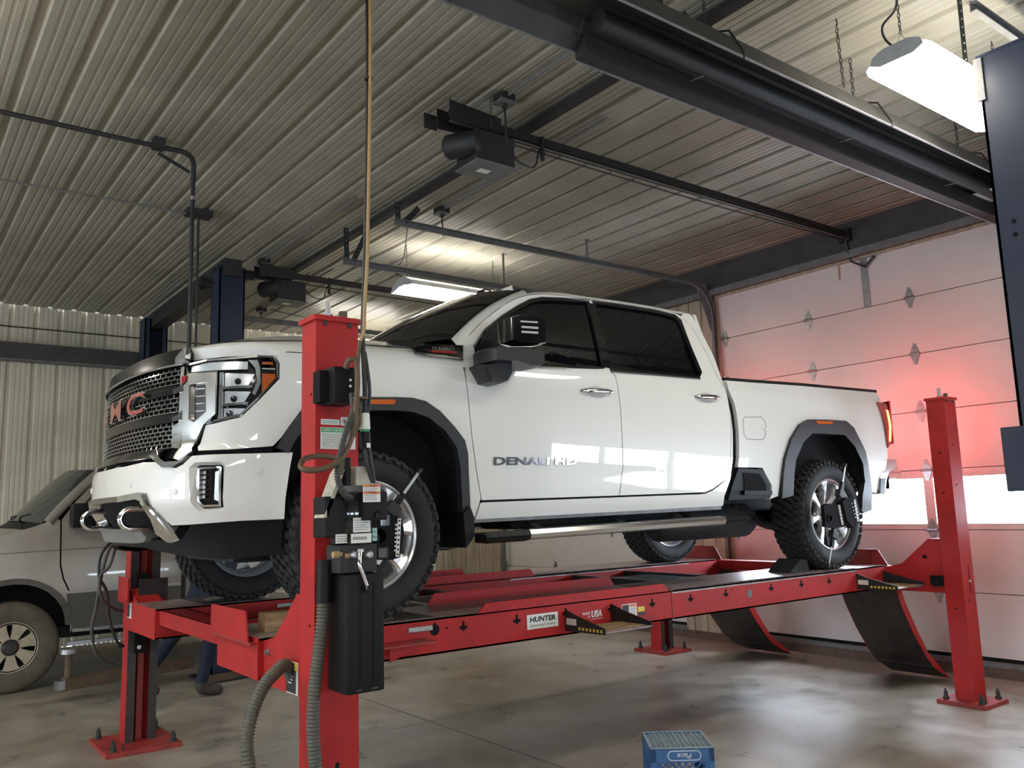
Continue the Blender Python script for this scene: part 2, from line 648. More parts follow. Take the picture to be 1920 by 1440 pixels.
wall_far = MB().box((WXL, WY + .03, 0), (WX + .3, WY + .15, CEIL + .1)).obj('wall_far', 'plain_wall')
tag(wall_far, 'ribbed cream steel wall behind the van', 'wall', kind='structure')
_x = .70 - PITCH * 36
while _x < WX - .1:
    pr = [(min(p, WX), d) for p, d in sheet_profile(3, _x)]
    for z0, z1 in ((.0, 3.58), (3.74, CEIL)):
        vs = [(p, WY + d, z0) for p, d in pr] + [(p, WY + d, z1) for p, d in pr]
        n = len(pr)
        mesh_obj('wall_panel', vs, [(i, i + 1, i + 1 + n, i + n) for i in range(n - 1)], 'wall_sheet', wall_far)
    _x += 3 * PITCH
# girt along the far wall
trim_1 = MB().box((WXL, WY - .17, 3.56), (WX, WY - .01, 3.77)).obj('trim_1', 'dark_steel_and_unlit_wall')
tag(trim_1, 'dark steel girt running along the ribbed cream wall', 'trim', kind='structure')
MB().box((WXL, WY - .19, 3.545), (WX, WY - .01, 3.56)).obj('bottom_flange', 'galv_dull', trim_1)

# ---- wall with overhead doors
DOORS = {1: (2.76, 6.24), 2: (6.98, 10.62), 3: (-2.0, 1.84)}
DZ0, SEC = .145, .545
DTOP = DZ0 + 7 * SEC
mb = MB()
ys = [WYN]
for k in (3, 1, 2):
    ys += list(DOORS[k])
ys.append(WY)
for i in range(0, len(ys), 2):
    mb.box((WX, ys[i], 0), (WX + .2, ys[i + 1], CEIL + .1))
for k in (3, 1, 2):
    mb.box((WX, DOORS[k][0], DTOP - .05), (WX + .2, DOORS[k][1], CEIL + .1))
    mb.box((WX - .02, DOORS[k][0] - .02, 0), (WX + .2, DOORS[k][1] + .02, DZ0 - .03))
wall_right = mb.obj('wall_right', 'wall_board')
tag(wall_right, 'boarded wall around the overhead doors at the tail of the truck', 'wall', kind='structure')
# boards beside the doors
for y0, y1 in ((1.84, 2.76), (6.24, 6.98), (10.62, WY)):
    y = y0 + .03
    while y < y1 - .05:
        w = min(.19, y1 - .03 - y)
        MB().box((WX - .022, y, .0), (WX, y + w - .012, CEIL - .32)).obj('wall_plank', 'wall_board', wall_right)
        y += .19
trim_2 = MB().box((WX - .05, WYN, 0), (WX - .0, WY, .085)).obj('trim_2', 'sill_dark')
tag(trim_2, 'dark stained sill along the foot of the overhead doors', 'trim', kind='structure')
for k in (1, 2, 3):
    MB().box((WX - .035, DOORS[k][0], .085), (WX + .02, DOORS[k][1], .125)).obj('sill_strip', 'galv_dull', trim_2)
trim_3 = MB().box((WX - .10, WYN, 3.99), (WX - .002, WY, CEIL)).obj('trim_3', 'dark_steel_and_unlit_wall')  # dark colour stands in for the unlit wall above the doors
tag(trim_3, 'dark band standing in for the unlit wall above the overhead doors', 'trim', kind='structure')
MB().box((WX - .12, WYN, 3.92), (WX - .1, WY, 3.99)).obj('header_angle', 'galv_dull', trim_3)

# one hinge mesh shared by all
def hinge_mesh():
    mb = MB()
    pl = [(-.012, .10), (.012, .10), (.042, .02), (.05, 0), (.042, -.02), (.012, -.10), (-.012, -.10), (-.042, -.02), (-.05, 0), (-.042, .02)]
    mb.prism(pl, 'x', 0, -.006)
    mb.cyl((-.012, -.05, 0), (-.012, .05, 0), .012, n=10)
    for z in (-.06, .06):
        mb.cyl((-.006, 0, z), (-.012, 0, z), .008, n=6)
    return mb
_h = hinge_mesh().obj('hinge', 'galv')
HINGE_ME = _h.data
bpy.data.objects.remove(_h)

def overhead_door(num, label, windows=True, hingey=None):
    y0, y1 = DOORS[num]
    root = bpy.data.objects.new('door_%d' % num, None)
    root.location = (WX, (y0 + y1) / 2, 0)
    link(root)
    tag(root, label, 'overhead door', kind='structure')
    xf = WX + .03
    hy = hingey or [y0 + .06 + (y1 - y0 - .12) * i / 3 for i in range(4)]
    for s in range(7):
        z0, z1 = DZ0 + s * SEC, DZ0 + (s + 1) * SEC
        mb = MB()
        if windows and s == 2:
            st = [y0 + .0] + [h for h in hy[1:-1]] + [y1]
            mb.box((xf, y0 + .005, z0 + .003), (xf + .05, y1 - .005, z0 + .055), bev=.004)
            mb.box((xf, y0 + .005, z1 - .075), (xf + .05, y1 - .005, z1 - .003), bev=.004)
            for h in hy:
                mb.box((xf, max(y0 + .005, h - .045), z0 + .05), (xf + .05, min(y1 - .005, h + .045), z1 - .07))
            sec = mb.obj('door_section', 'door_skin', root)
            for a, b in zip(hy, hy[1:]):
                MB().box((xf + .02, a + .04, z0 + .05), (xf + .028, b - .04, z1 - .07)).obj('window_pane', 'window_glass', root)
                if num == 1 or num == 3:
                    daylight_portal('daylight_opening', (xf + .06, (a + b) / 2, (z0 + z1) / 2 - .01), (0, radians(90), 0), z1 - z0 - .12, b - a - .08)
        else:
            mb.box((xf, y0 + .005, z0 + .003), (xf + .05, y1 - .005, z1 - .003), bev=.005)
            sec = mb.obj('door_section', 'door_skin', root)
        if s:
            for h in hy:
                o = bpy.data.objects.new('hinge', HINGE_ME)
                o.location = Vector((xf, min(max(h, y0 + .06), y1 - .06), z0)) - root.location
                link(o, root)
    # dark strip behind the joints keeps daylight out of the gaps
    MB().box((xf + .045, y0, DZ0), (xf + .06, y1, DZ0 + 2 * SEC + .03)).obj('backing_sheet', 'door_groove', root)
    MB().box((xf + .045, y0, DZ0 + 3 * SEC - .03), (xf + .06, y1, DTOP)).obj('backing_sheet', 'door_groove', root)
    MB().box((xf - .005, y0, DZ0 - .035), (xf + .05, y1, DZ0 + .01)).obj('bottom_seal', 'black_matte', root)
    return root
HY1 = [6.17, 5.07, 3.97, 2.87]
overhead_door(1, 'white sectional overhead door with a window row behind the white pickup truck', True, sorted(HY1))
overhead_door(2, 'white sectional overhead door beyond the far rear wheel of the pickup', False)
overhead_door(3, 'white sectional overhead door hidden behind the near blue lift post', True)

# ---- wall behind the camera and wall ahead of the truck, with window rows, the latter's added for light
def window_wall(name, label, wins):
    """wall at y = WYN, wins = list of x0, x1, z0, z1"""
    xs = sorted(set([WXL - .2, WX + .2] + [w[0] for w in wins] + [w[1] for w in wins]))
    mb = MB()
    for a, b in zip(xs, xs[1:]):
        w = [q for q in wins if q[0] <= a and q[1] >= b]
        if w:
            mb.box((a, WYN - .15, 0), (b, WYN, w[0][2]))
            mb.box((a, WYN - .15, w[0][3]), (b, WYN, CEIL + .1))
        else:
            mb.box((a, WYN - .15, 0), (b, WYN, CEIL + .1))
    return tag(mb.obj(name, 'plain_wall'), label, 'wall', kind='structure')
WINS = [(-8.2, -5.0, 1.28, 1.66), (-3.6, -.4, 1.28, 1.66), (.8, 4.0, 1.28, 1.66), (4.6, 7.4, 1.28, 1.66)]
window_wall('wall_near', 'cream wall behind the camera with a row of low windows', WINS)
for i, (a, b, c, d) in enumerate(WINS):
    w = bpy.data.objects.new('window_%d' % (i + 1), None)
    w.location = ((a + b) / 2, WYN, c)
    link(w)
    tag(w, 'low strip window behind the camera, %s along that wall' % ['farthest forward', 'next to the farthest forward', 'next to the rearmost', 'rearmost'][i], 'window', kind='structure')
    mb = MB()
    n = 3
    for k in range(n + 1):
        x = a + (b - a) * k / n
        mb.box((x - .03, WYN - .1, c), (x + .03, WYN - .03, d))
    mb.box((a, WYN - .1, c), (b, WYN - .03, c + .04))
    mb.box((a, WYN - .1, d - .04), (b, WYN - .03, d))
    mb.obj('window_frame', 'galv_dull', w)
    for k in range(n):
        x0, x1 = a + (b - a) * k / n + .03, a + (b - a) * (k + 1) / n - .03
        MB().box((x0, WYN - .07, c + .04), (x1, WYN - .064, d - .04)).obj('window_pane', 'window_glass', w)
    daylight_portal('daylight_opening', ((a + b) / 2, WYN - .12, (c + d) / 2), (radians(90), 0, 0), b - a, d - c)
WINL = [(-1.4, 2.2, .85, 1.75), (3.0, 6.6, .85, 1.75), (7.4, 11.0, .85, 1.75)]  # unseen windows added to send low light under the truck to the door
mb = MB()
_ys = [WYN] + [q for w in WINL for q in w[:2]] + [WY]
for i in range(0, len(_ys), 2):
    mb.box((WXL - .15, _ys[i], 0), (WXL, _ys[i + 1], CEIL + .1))
for a, b, c, d in WINL:
    mb.box((WXL - .15, a, 0), (WXL, b, c))
    mb.box((WXL - .15, a, d), (WXL, b, CEIL + .1))
wall_left = mb.obj('wall_left', 'plain_wall')
tag(wall_left, 'cream wall far ahead of the pickup with an added row of unseen windows', 'wall', kind='structure')
for i, (a, b, c, d) in enumerate(WINL):
    w = bpy.data.objects.new('window_%d' % (i + 5), None)
    w.location = (WXL, (a + b) / 2, c)
    link(w)
    tag(w, 'added unseen strip window ahead of the %s' % ['walkway by the camera', 'white pickup', 'silver van'][i], 'window', kind='structure')
    mb = MB()
    for k in range(5):
        y = a + (b - a) * k / 4
        mb.box((WXL - .1, y - .03, c), (WXL - .03, y + .03, d))
    mb.box((WXL - .1, a, c), (WXL - .03, b, c + .04))
    mb.box((WXL - .1, a, d - .04), (WXL - .03, b, d))
    mb.obj('window_frame', 'galv_dull', w)
    for k in range(4):
        y0, y1 = a + (b - a) * k / 4 + .03, a + (b - a) * (k + 1) / 4 - .03
        MB().box((WXL - .07, y0, c + .04), (WXL - .064, y1, d - .04)).obj('window_pane', 'window_glass', w)
    daylight_portal('daylight_opening', (WXL - .12, (a + b) / 2, (c + d) / 2), (0, radians(-90), 0), d - c, b - a)

# ================================================================== PICKUP TRUCK
# truck frame: x back from the front axle, v sideways towards the camera, z up from the runway deck
ZR = .995
TX, TY = 2.0, 4.84
TIRE_R = .425
def pchip(xs, ys):
    xs = np.array(xs, float); ys = np.array(ys, float); h = np.diff(xs); d = np.diff(ys) / h
    m = np.zeros(len(xs))
    for i in range(1, len(xs) - 1):
        if d[i - 1] * d[i] > 0:
            w1 = 2 * h[i] + h[i - 1]; w2 = h[i] + 2 * h[i - 1]; m[i] = (w1 + w2) / (w1 / d[i - 1] + w2 / d[i])
    m[0] = d[0]; m[-1] = d[-1]
    def f(x):
        x = min(max(x, xs[0]), xs[-1]); i = min(max(int(np.searchsorted(xs, x)) - 1, 0), len(xs) - 2)
        t = (x - xs[i]) / h[i]
        return ((1 + 2 * t) * (1 - t) ** 2) * ys[i] + t * (1 - t) ** 2 * h[i] * m[i] + t * t * (3 - 2 * t) * ys[i + 1] + t * t * (t - 1) * h[i] * m[i + 1]
    return f
prof = pchip([.30, .45, .52, .58, .66, .74, .80, .88, 1.0, 1.13, 1.26, 1.34, 1.41, 1.55, 1.88, 1.94],
             [.95, .965, .980, .990, .996, 1.001, 1.007, 1.013, 1.02, 1.022, 1.012, .995, .968, .918, .785, .76])
_plan = np.array([(-1.03, 0), (-1.025, .2), (-1.005, .4), (-.97, .58), (-.925, .72), (-.86, .83), (-.76, .92), (-.62, .97), (-.45, .995), (-.2, 1.0), (.6, 1.0), (3, 1.0), (5.6, 1.0)])
def _cr(P, n=16):
    out = []
    Q = np.vstack([[P[1][0], -P[1][1]], P, 2 * P[-1] - P[-2]])
    for i in range(1, len(Q) - 2):
        p0, p1, p2, p3 = Q[i - 1:i + 3]
        for k in range(n):
            t = k / n
            out.append(.5 * ((2 * p1) + (-p0 + p2) * t + (2 * p0 - 5 * p1 + 4 * p2 - p3) * t * t + (-p0 + 3 * p1 - 3 * p2 + p3) * t ** 3))
    out.append(Q[-2])
    return np.array(out)
PC = _cr(_plan)
SL = np.concatenate([[0], np.cumsum(np.linalg.norm(np.diff(PC, axis=0), axis=1))])
lean = pchip([.3, .45, .55, .62, .75, .83, .88, 1.2, 1.35, 1.45], [.12, .08, .03, 0, 0, .02, .055, .06, .08, .11])
def W(s, z, off=0.0):
    """body skin: s runs from the nose centre round the corner and back along the side"""
    sg = 1 if s >= 0 else -1
    a = abs(s)
    x = np.interp(a, SL, PC[:, 0]); v = np.interp(a, SL, PC[:, 1])
    e = .012
    lo = max(a - e, 0)
    tx = np.interp(a + e, SL, PC[:, 0]) - np.interp(lo, SL, PC[:, 0]); tv = np.interp(a + e, SL, PC[:, 1]) - np.interp(lo, SL, PC[:, 1])
    L = hypot(tx, tv)
    nx, nv = -tv / L, tx / L
    wt = min(max((-.35 - x) / .45, 0), 1)
    return (x + lean(z) * wt + nx * off, sg * (v * prof(z) + nv * off), z)
def s_of(x):
    return float(np.interp(x, PC[:, 0], SL))
def tw(p):
    return Vector((TX + p[0], TY - p[1], ZR + p[2]))
def SP(u, v, lift=0.0):
    """photo pixel on the near body side -> (s, z)"""
    lat = 1.0
    for _ in range(12):
        p = PY(u, v, TY - lat)
        lat = prof(p[2] - ZR) + lift
    return (s_of(p[0] - TX), p[2] - ZR)
def SPX(pts, lift=0.0):
    return [SP(u, v, lift) for u, v in pts]

def inset(poly, d):
    """shrink a polygon by d (either winding)"""
    n = len(poly)
    A = sum(poly[i][0] * poly[(i + 1) % n][1] - poly[(i + 1) % n][0] * poly[i][1] for i in range(n))
    sg = 1 if A > 0 else -1
    out = []
    for i in range(n):
        p0, p1, p2 = Vector(poly[i - 1]), Vector(poly[i]), Vector(poly[(i + 1) % n])
        a = (p1 - p0).normalized(); b = (p2 - p1).normalized()
        na = Vector((-a.y, a.x)) * sg; nb = Vector((-b.y, b.x)) * sg
        m = na + nb
        if m.length < 1e-4: m = na
        m = m.normalized()
        k = d / max(.35, m.dot(na))
        out.append(tuple(p1 + m * k))
    return out

def panel(name, loops, m, parent, off=0.0, thick=.02, grid=.05, mp=W, mirror=False, gridz=None, shrink=0.0, roll=0.0):
    """a sheet laid on the skin: outer loop + holes in (s, z); edges turned inwards by thick"""
    gridz = gridz or grid
    loops = [list(l) for l in loops]
    if shrink:
        loops[0] = inset(loops[0], shrink)
        for k in range(1, len(loops)):
            loops[k] = inset(loops[k], -shrink)
    flat = [p for l in loops for p in l]
    tri = tessellate_polygon([[Vector((p[0], p[1], 0)) for p in l] for l in loops])
    bm = bmesh.new()
    vs = [bm.verts.new((p[0], p[1], 0)) for p in flat]
    for t in tri:
        try: bm.faces.new([vs[i] for i in t])
        except ValueError: pass
    for ax, g, lo, hi in ((0, grid, min(p[0] for p in flat), max(p[0] for p in flat)), (1, gridz, min(p[1] for p in flat), max(p[1] for p in flat))):
        k = math.floor(lo / g) + 1
        while k * g < hi:
            co = Vector((k * g, 0, 0)) if ax == 0 else Vector((0, k * g, 0))
            no = Vector((1, 0, 0)) if ax == 0 else Vector((0, 1, 0))
            bmesh.ops.bisect_plane(bm, geom=list(bm.verts) + list(bm.edges) + list(bm.faces), plane_co=co, plane_no=no, dist=1e-5)
            k += 1
    bm.verts.index_update()
    sgn = -1 if mirror else 1
    co = [(q.co.x, q.co.y) for q in bm.verts]
    V = [tw(mp(sgn * s, z, off)) for s, z in co]
    fs = [[q.index for q in f.verts] for f in bm.faces]
    # outward winding
    f0 = max(fs, key=lambda f: (V[f[1]] - V[f[0]]).cross(V[f[2]] - V[f[0]]).length)
    c = f0[0]
    nrm = (V[f0[1]] - V[f0[0]]).cross(V[f0[2]] - V[f0[0]])
    out = tw(mp(sgn * co[c][0], co[c][1], off + .02)) - V[c]
    if nrm.dot(out) < 0:
        fs = [f[::-1] for f in fs]
    # rim
    ed = [e for e in bm.edges if len(e.link_faces) == 1]
    if thick:
        n = len(V)
        idx = {}
        for e in ed:
            for q in e.verts:
                if q.index not in idx:
                    idx[q.index] = len(V)
                    V.append(tw(mp(sgn * co[q.index][0], co[q.index][1], off)))
                    V.append(tw(mp(sgn * co[q.index][0], co[q.index][1], off - thick)))
        for e in ed:
            a, b = idx[e.verts[0].index], idx[e.verts[1].index]
            fs.append([a, b, b + 1, a + 1])
    bm.free()
    return mesh_obj(name, V, fs, m, parent, smooth=True)

def both(name, loops, m, parent, **k):
    o = panel(name, loops, m, parent, **k)
    panel(name, loops, m, parent, mirror=True, **k)
    return o

truck = thing('pickup_truck', (TX, TY, ZR), 'white crew cab pickup truck raised on the red four-post lift', 'truck')

# ---- side traces from the photograph (near side), in (s, z)
arch_f_out = SPX([(513, 838), (524, 819), (545, 792), (565, 769), (595, 755), (640, 747), (694, 745.5), (740, 745.5), (769, 746.7), (794, 753), (821, 771.7), (848, 801), (867, 826), (873, 851), (874, 880), (876, 925), (877, 968)])
arch_f_in = SPX([(538, 850), (548, 825), (570, 800), (600, 782), (640, 773), (694, 770.5), (740, 770.5), (769, 773), (800, 784), (831, 809), (852, 840), (859, 880), (861, 925), (862, 968)])
arch_r_out = SPX([(1461, 935), (1464, 890), (1467.8, 860.6), (1479, 824.4), (1495.6, 796.7), (1512, 787), (1545, 787.5), (1581.7, 789.7), (1595.6, 802), (1617.8, 846.7), (1626, 888), (1630, 921)])
arch_r_in = SPX([(1482, 930), (1484, 890), (1487, 863), (1501, 830), (1518, 813), (1548, 814), (1579, 816), (1598, 838), (1613, 870), (1617, 905), (1617, 921)])

dgap = SPX([(867, 650), (874, 714), (880, 770), (885, 821), (893, 880), (902, 934), (903.6, 939)])       # front edge of the front door
dsplit = SPX([(1109, 562), (1124, 622), (1141, 689), (1154, 706), (1161, 748), (1166.6, 821), (1168, 877), (1161, 930)])
drear = SPX([(1277, 592), (1299, 616), (1324, 661), (1346, 708), (1363, 742), (1370.5, 793), (1369.6, 863), (1360, 900), (1335, 918), (1321, 924)])
ftop_front = SPX([(867, 650), (871, 636), (902, 604), (944, 571), (968, 559), (990, 552.5), (1017, 551), (1057, 554), (1109, 562)])
rtop = SPX([(1109, 562), (1169, 570), (1225, 579), (1265, 587), (1277, 592)])
glass_f = SPX([(895, 675), (891, 652.5), (910.6, 621.6), (944, 595), (972.5, 576.6), (995, 565), (1017.5, 561), (1057, 562.5), (1103, 566), (1118, 628), (1131, 690), (1116, 689), (1060, 687), (1013, 685), (930, 679)])
glass_r = SPX([(1113, 567), (1169, 575), (1225.6, 583.6), (1265, 593.4), (1276, 602), (1293, 647), (1314, 697.5), (1310, 706.5), (1225.6, 699), (1145.5, 693), (1128, 625)])
zb = SP(903, 939)[1]

S_BEDF = SP(1376, 800)[0]
# dark inner shell behind every shut line (cab and front structure)
inner = MB()
def inner_box(x0, x1, v, z0, z1):
    inner.box(tw((x0, v, z0)), tw((x1, -v, z1)), bev=.02)
inner_box(-.66, .62, .78, .55, 1.28)
inner_box(.60, 2.80, .94, .56, 1.36)
inner.obj('inner_structure', 'black_matte', truck)

# fender (front wing): from the lamp back to the door
fender = [(1.262, 1.318), (s_of(-.2), 1.325), (s_of(.2), 1.325), (s_of(.57), 1.33)]
dg_low = [p for p in dgap if p[1] < 1.33]
fender += dg_low[:-1] + SPX([(897, 950), (890, 972), (877, 973)]) + arch_f_out[::-1][1:-1]
fender += [(1.235, .859), (1.035, .844), (.885, .842), (.86, .862), (.885, .965), (.90, .968), (.93, .972), (1.06, .998), (1.15, 1.08), (1.254, 1.184), (1.256, 1.255), (1.232, 1.30)]
both('front_fender', [fender], 'white_paint', truck, shrink=.003, thick=.03, grid=.04)

# doors
door_f = list(reversed(dgap)) + ftop_front[1:-1] + dsplit
for mir in (False, True):
    d1 = panel('front_door', [door_f, glass_f], 'white_paint', truck, shrink=.0035, thick=.03, mirror=mir)
    panel('window_glass', [inset(glass_f, -.012)], 'tinted_glass', d1, off=-.016, thick=0, mirror=mir)
    if not mir: near_fd = d1
    door_r = dsplit + list(reversed(drear)) + rtop[1:-1][::-1]
    d2 = panel('rear_door', [door_r, glass_r], 'white_paint', truck, shrink=.0035, thick=.03, mirror=mir)
    panel('window_glass', [inset(glass_r, -.012)], 'tinted_glass', d2, off=-.016, thick=0, mirror=mir)
    if not mir: near_rd = d2
# window surround: thin black then bright strip
def strip_on(name, pts, w, m, parent, off=.004, n=6, closed=False, mirror=False, mp=W, h=.006):
    """raised ribbon of width w following (s, z) points"""
    P = [Vector((p[0], p[1])) for p in pts]
    if closed: P.append(P[0])
    vs, fs = [], []
    sg = -1 if mirror else 1
    for i, p in enumerate(P):
        a = P[max(i - 1, 0)] if not (closed and i == 0) else P[-2]
        b = P[min(i + 1, len(P) - 1)] if not (closed and i == len(P) - 1) else P[1]
        d = (b - a).normalized()
        q = Vector((-d.y, d.x)) * (w / 2)
        for k, o in ((-1, off - h), (-1, off), (1, off), (1, off - h)):
            e = p + q * k
            vs.append(tw(mp(sg * e.x, e.y, o)))
    for i in range(len(P) - 1):
        for k in range(3):
            a = i * 4 + k
            fs.append((a, a + 1, a + 5, a + 4))
    return mesh_obj(name, vs, fs, m, parent)
for mir, fd, rd in ((False, near_fd, near_rd),):
    strip_on('window_seal', glass_f, .022, 'black_gloss', fd, off=.003, closed=True)
    strip_on('window_seal', glass_r, .022, 'black_gloss', rd, off=.003, closed=True)
    bf = [p for p in inset(glass_f, -.014)]
    br = [p for p in inset(glass_r, -.014)]
    strip_on('bright_trim', bf[-3:] + bf[0:1], .010, 'chrome', fd, off=.007)
    strip_on('bright_trim', bf[1:9], .006, 'dark_chrome', fd, off=.006)
    strip_on('bright_trim', br[7:10], .012, 'chrome', rd, off=.007)
    strip_on('bright_trim', br[0:5], .006, 'dark_chrome', rd, off=.006)
    strip_on('pillar_trim', [(glass_r[5][0] - .02, glass_r[5][1]), (glass_r[6][0] - .018, glass_r[6][1])], .03, 'black_gloss', rd, off=.006)
    # B-pillar cover
    panel('pillar_cover', [SPX([(1104, 568), (1113, 570), (1146, 691), (1131, 689)])], 'black_gloss', fd, off=.003, thick=.006)

# rocker and sill
rock = [SP(903.6, 941)] + SPX([(1161, 931.5), (1321, 925.5), (1336, 919.5), (1361, 901), (1356, 949), (1161, 960), (890, 975), (900, 945)])
both('rocker_panel', [rock], 'white_paint', truck, thick=.05, shrink=.003)
both('sill_flange', [SPX([(886, 973), (1356, 947), (1356, 955), (880, 981)])], 'galv', truck, off=-.015, thick=.04)

# bed side
bed = SPX([(1362, 712.5), (1400, 715), (1500, 722), (1643, 735.5), (1650, 747)]) + SPX([(1651, 765), (1658, 805), (1664, 842), (1664, 861)]) + SPX([(1655, 866), (1642, 880), (1634, 921), (1629, 921)])
bed += list(reversed(arch_r_out))[1:-1] + SPX([(1459, 930), (1443, 936)]) + SPX([(1447, 926), (1447, 910), (1430, 877), (1384, 876), (1386, 858), (1385, 807), (1378, 759), (1366, 731)])
for mir in (False, True):
    bs = panel('bed_side', [bed], 'white_paint', truck, thick=.04, mirror=mir)
    panel('bed_step_pocket', [SPX([(1386, 878), (1428, 880), (1445, 911), (1445, 934), (1366, 938), (1376, 905)])], 'black_plastic', truck, off=-.004, thick=.05, mirror=mir)
    if not mir:
        near_bed = bs
# step opening: darker recess framed in the pocket
panel('step_recess', [SPX([(1394, 886), (1424, 888), (1437, 910), (1437, 922), (1396, 922)])], 'black_matte', truck, off=.001, thick=.003)
strip_on('step_tread', SPX([(1392, 924), (1444, 924)]), .03, 'black_plastic', truck, off=.02, h=.03)
# rail cap
railL = SPX([(1362, 711), (1400, 714), (1500, 721), (1643, 734)])
for mir in (1, -1):
    mb = MB()
    for a, b in zip(railL, railL[1:]):
        pa, pb = W(a[0], a[1]), W(b[0], b[1])
        for d0, d1_ in ((.0, .09),):
            vs = []
            for p in (pa, pb):
                for dv, dz in ((.004, -.012), (.004, .012), (-.085, .014), (-.085, -.012)):
                    vs.append(tw((p[0], mir * (p[1] + dv), p[2] + dz)))
            mb.add(vs, [(0, 1, 5, 4), (1, 2, 6, 5), (2, 3, 7, 6), (3, 0, 4, 7), (0, 3, 2, 1), (4, 5, 6, 7)])
    mb.obj('bed_rail_cap', 'black_plastic', truck)
# bed box: floor, front wall, inner walls, tailgate
x_b0, x_b1 = 2.90, 5.02
MB().box(tw((x_b0, .86, .86)), tw((x_b1, -.86, .89))).obj('bed_floor', 'black_matte', truck)
MB().box(tw((x_b0, .90, .60)), tw((x_b0 + .04, -.90, 1.40))).obj('bed_front_wall', 'white_paint', truck)
for s in (1, -1):
    MB().box(tw((x_b0, s * .86, .70)), tw((x_b1, s * .89, 1.40))).obj('bed_inner_wall', 'black_matte', truck)
mb = MB().box(tw((4.95, .88, .86)), tw((5.005, -.88, 1.43)), bev=.02)
mb.obj('tailgate', 'white_paint', truck, smooth=True, sharp=40)
# fuel door
fd_ = SPX([(1396, 782), (1428, 782), (1435, 792), (1437, 806), (1433, 822), (1428, 824.5), (1400, 823), (1395, 815), (1393, 790)])
strip_on('fuel_door_gap', fd_, .004, 'galv_dull', near_bed, off=.0015, closed=True, h=.002)
mb = MB()
p = SP(1434, 805)
mb.cyl(tw(W(p[0], p[1], -.005)), tw(W(p[0], p[1], .012)), .013, n=16)
mb.obj('fuel_door_latch', 'white_paint', near_bed, smooth=True)
# gap between cab and bed
panel('cab_bed_gap', [SPX([(1357, 725), (1366, 728), (1378, 757), (1386, 807), (1387, 860), (1380, 905), (1362, 950), (1355, 948), (1368, 900), (1375, 860), (1375, 800), (1368, 755)])], 'black_matte', truck, off=-.03, thick=.04)

# cab corner behind the rear door, from rocker to roof
both('cab_corner', [SPX([(1277, 592), (1299, 616), (1324, 661), (1346, 708), (1363, 742), (1370.5, 793), (1369.6, 863), (1360, 900), (1345, 914), (1357, 934), (1370, 898), (1374.5, 860), (1374, 807), (1367, 759), (1356, 730), (1354, 712), (1338, 667), (1312, 616), (1297, 592), (1290, 587), (1280, 588)])], 'white_paint', truck, shrink=.002, thick=.04)

# flares
def flare(name, outer, inner_, parent_label=None):
    for mir in (False, True):
        loop = outer + list(reversed(inner_))
        o = panel(name, [loop], 'flare_plastic', truck, off=.026, thick=.045, grid=.06, mirror=mir)
        if not mir: near = o
    return near
fl_f = flare('wheel_arch_flare', arch_f_out, arch_f_in)
fl_r = flare('wheel_arch_flare', arch_r_out + SPX([(1630, 925), (1629, 957), (1613, 963)]), arch_r_in[:-1] + SPX([(1616, 905), (1612, 930), (1611, 955)]))
panel('side_marker', [SPX([(690, 749), (740, 749), (742, 753), (738, 758), (690, 758)], .03)], 'amber', fl_f, off=.032, thick=.008)
panel('side_marker', [SPX([(1529, 789), (1561, 790), (1561, 795), (1534, 795)], .03)], 'amber', fl_r, off=.032, thick=.008)

# wheel housings
def housing(inner_, x0, x1):
    for mir in (1, -1):
        vs, fs = [], []
        P = [W(s, z, .015) for s, z in inner_]
        for p in P:
            for v in (1.0, .86, .46):
                vs.append(tw((p[0], mir * (p[1] if v == 1.0 else v), p[2])))
        for i in range(len(P) - 1):
            for k in range(2):
                a = i * 3 + k
                fs.append((a, a + 1, a + 4, a + 3))
        c = len(vs)
        zc = .35
        for p in P:
            vs.append(tw((p[0], mir * .46, p[2])))
        for p in P:
            vs.append(tw((p[0], mir * .46, zc)))
        n = len(P)
        for i in range(n - 1):
            fs.append((c + i, c + i + 1, c + n + i + 1, c + n + i))
        mesh_obj('wheel_housing', vs, fs, 'black_matte', truck)
housing(arch_f_in, -.5, .55)
housing(arch_r_in, 3.4, 4.5)
# mud guard at the back of the front wheel arch
for mir in (1, -1):
    mb = MB().prism([(TX + .575, ZR + .56), (TX + .60, ZR + .50), (TX + .60, ZR + .40), (TX + .545, ZR + .34), (TX + .53, ZR + .52)], 'y', TY - mir * 1.03, TY - mir * .70)
    mb.obj('mud_guard', 'black_plastic', truck)

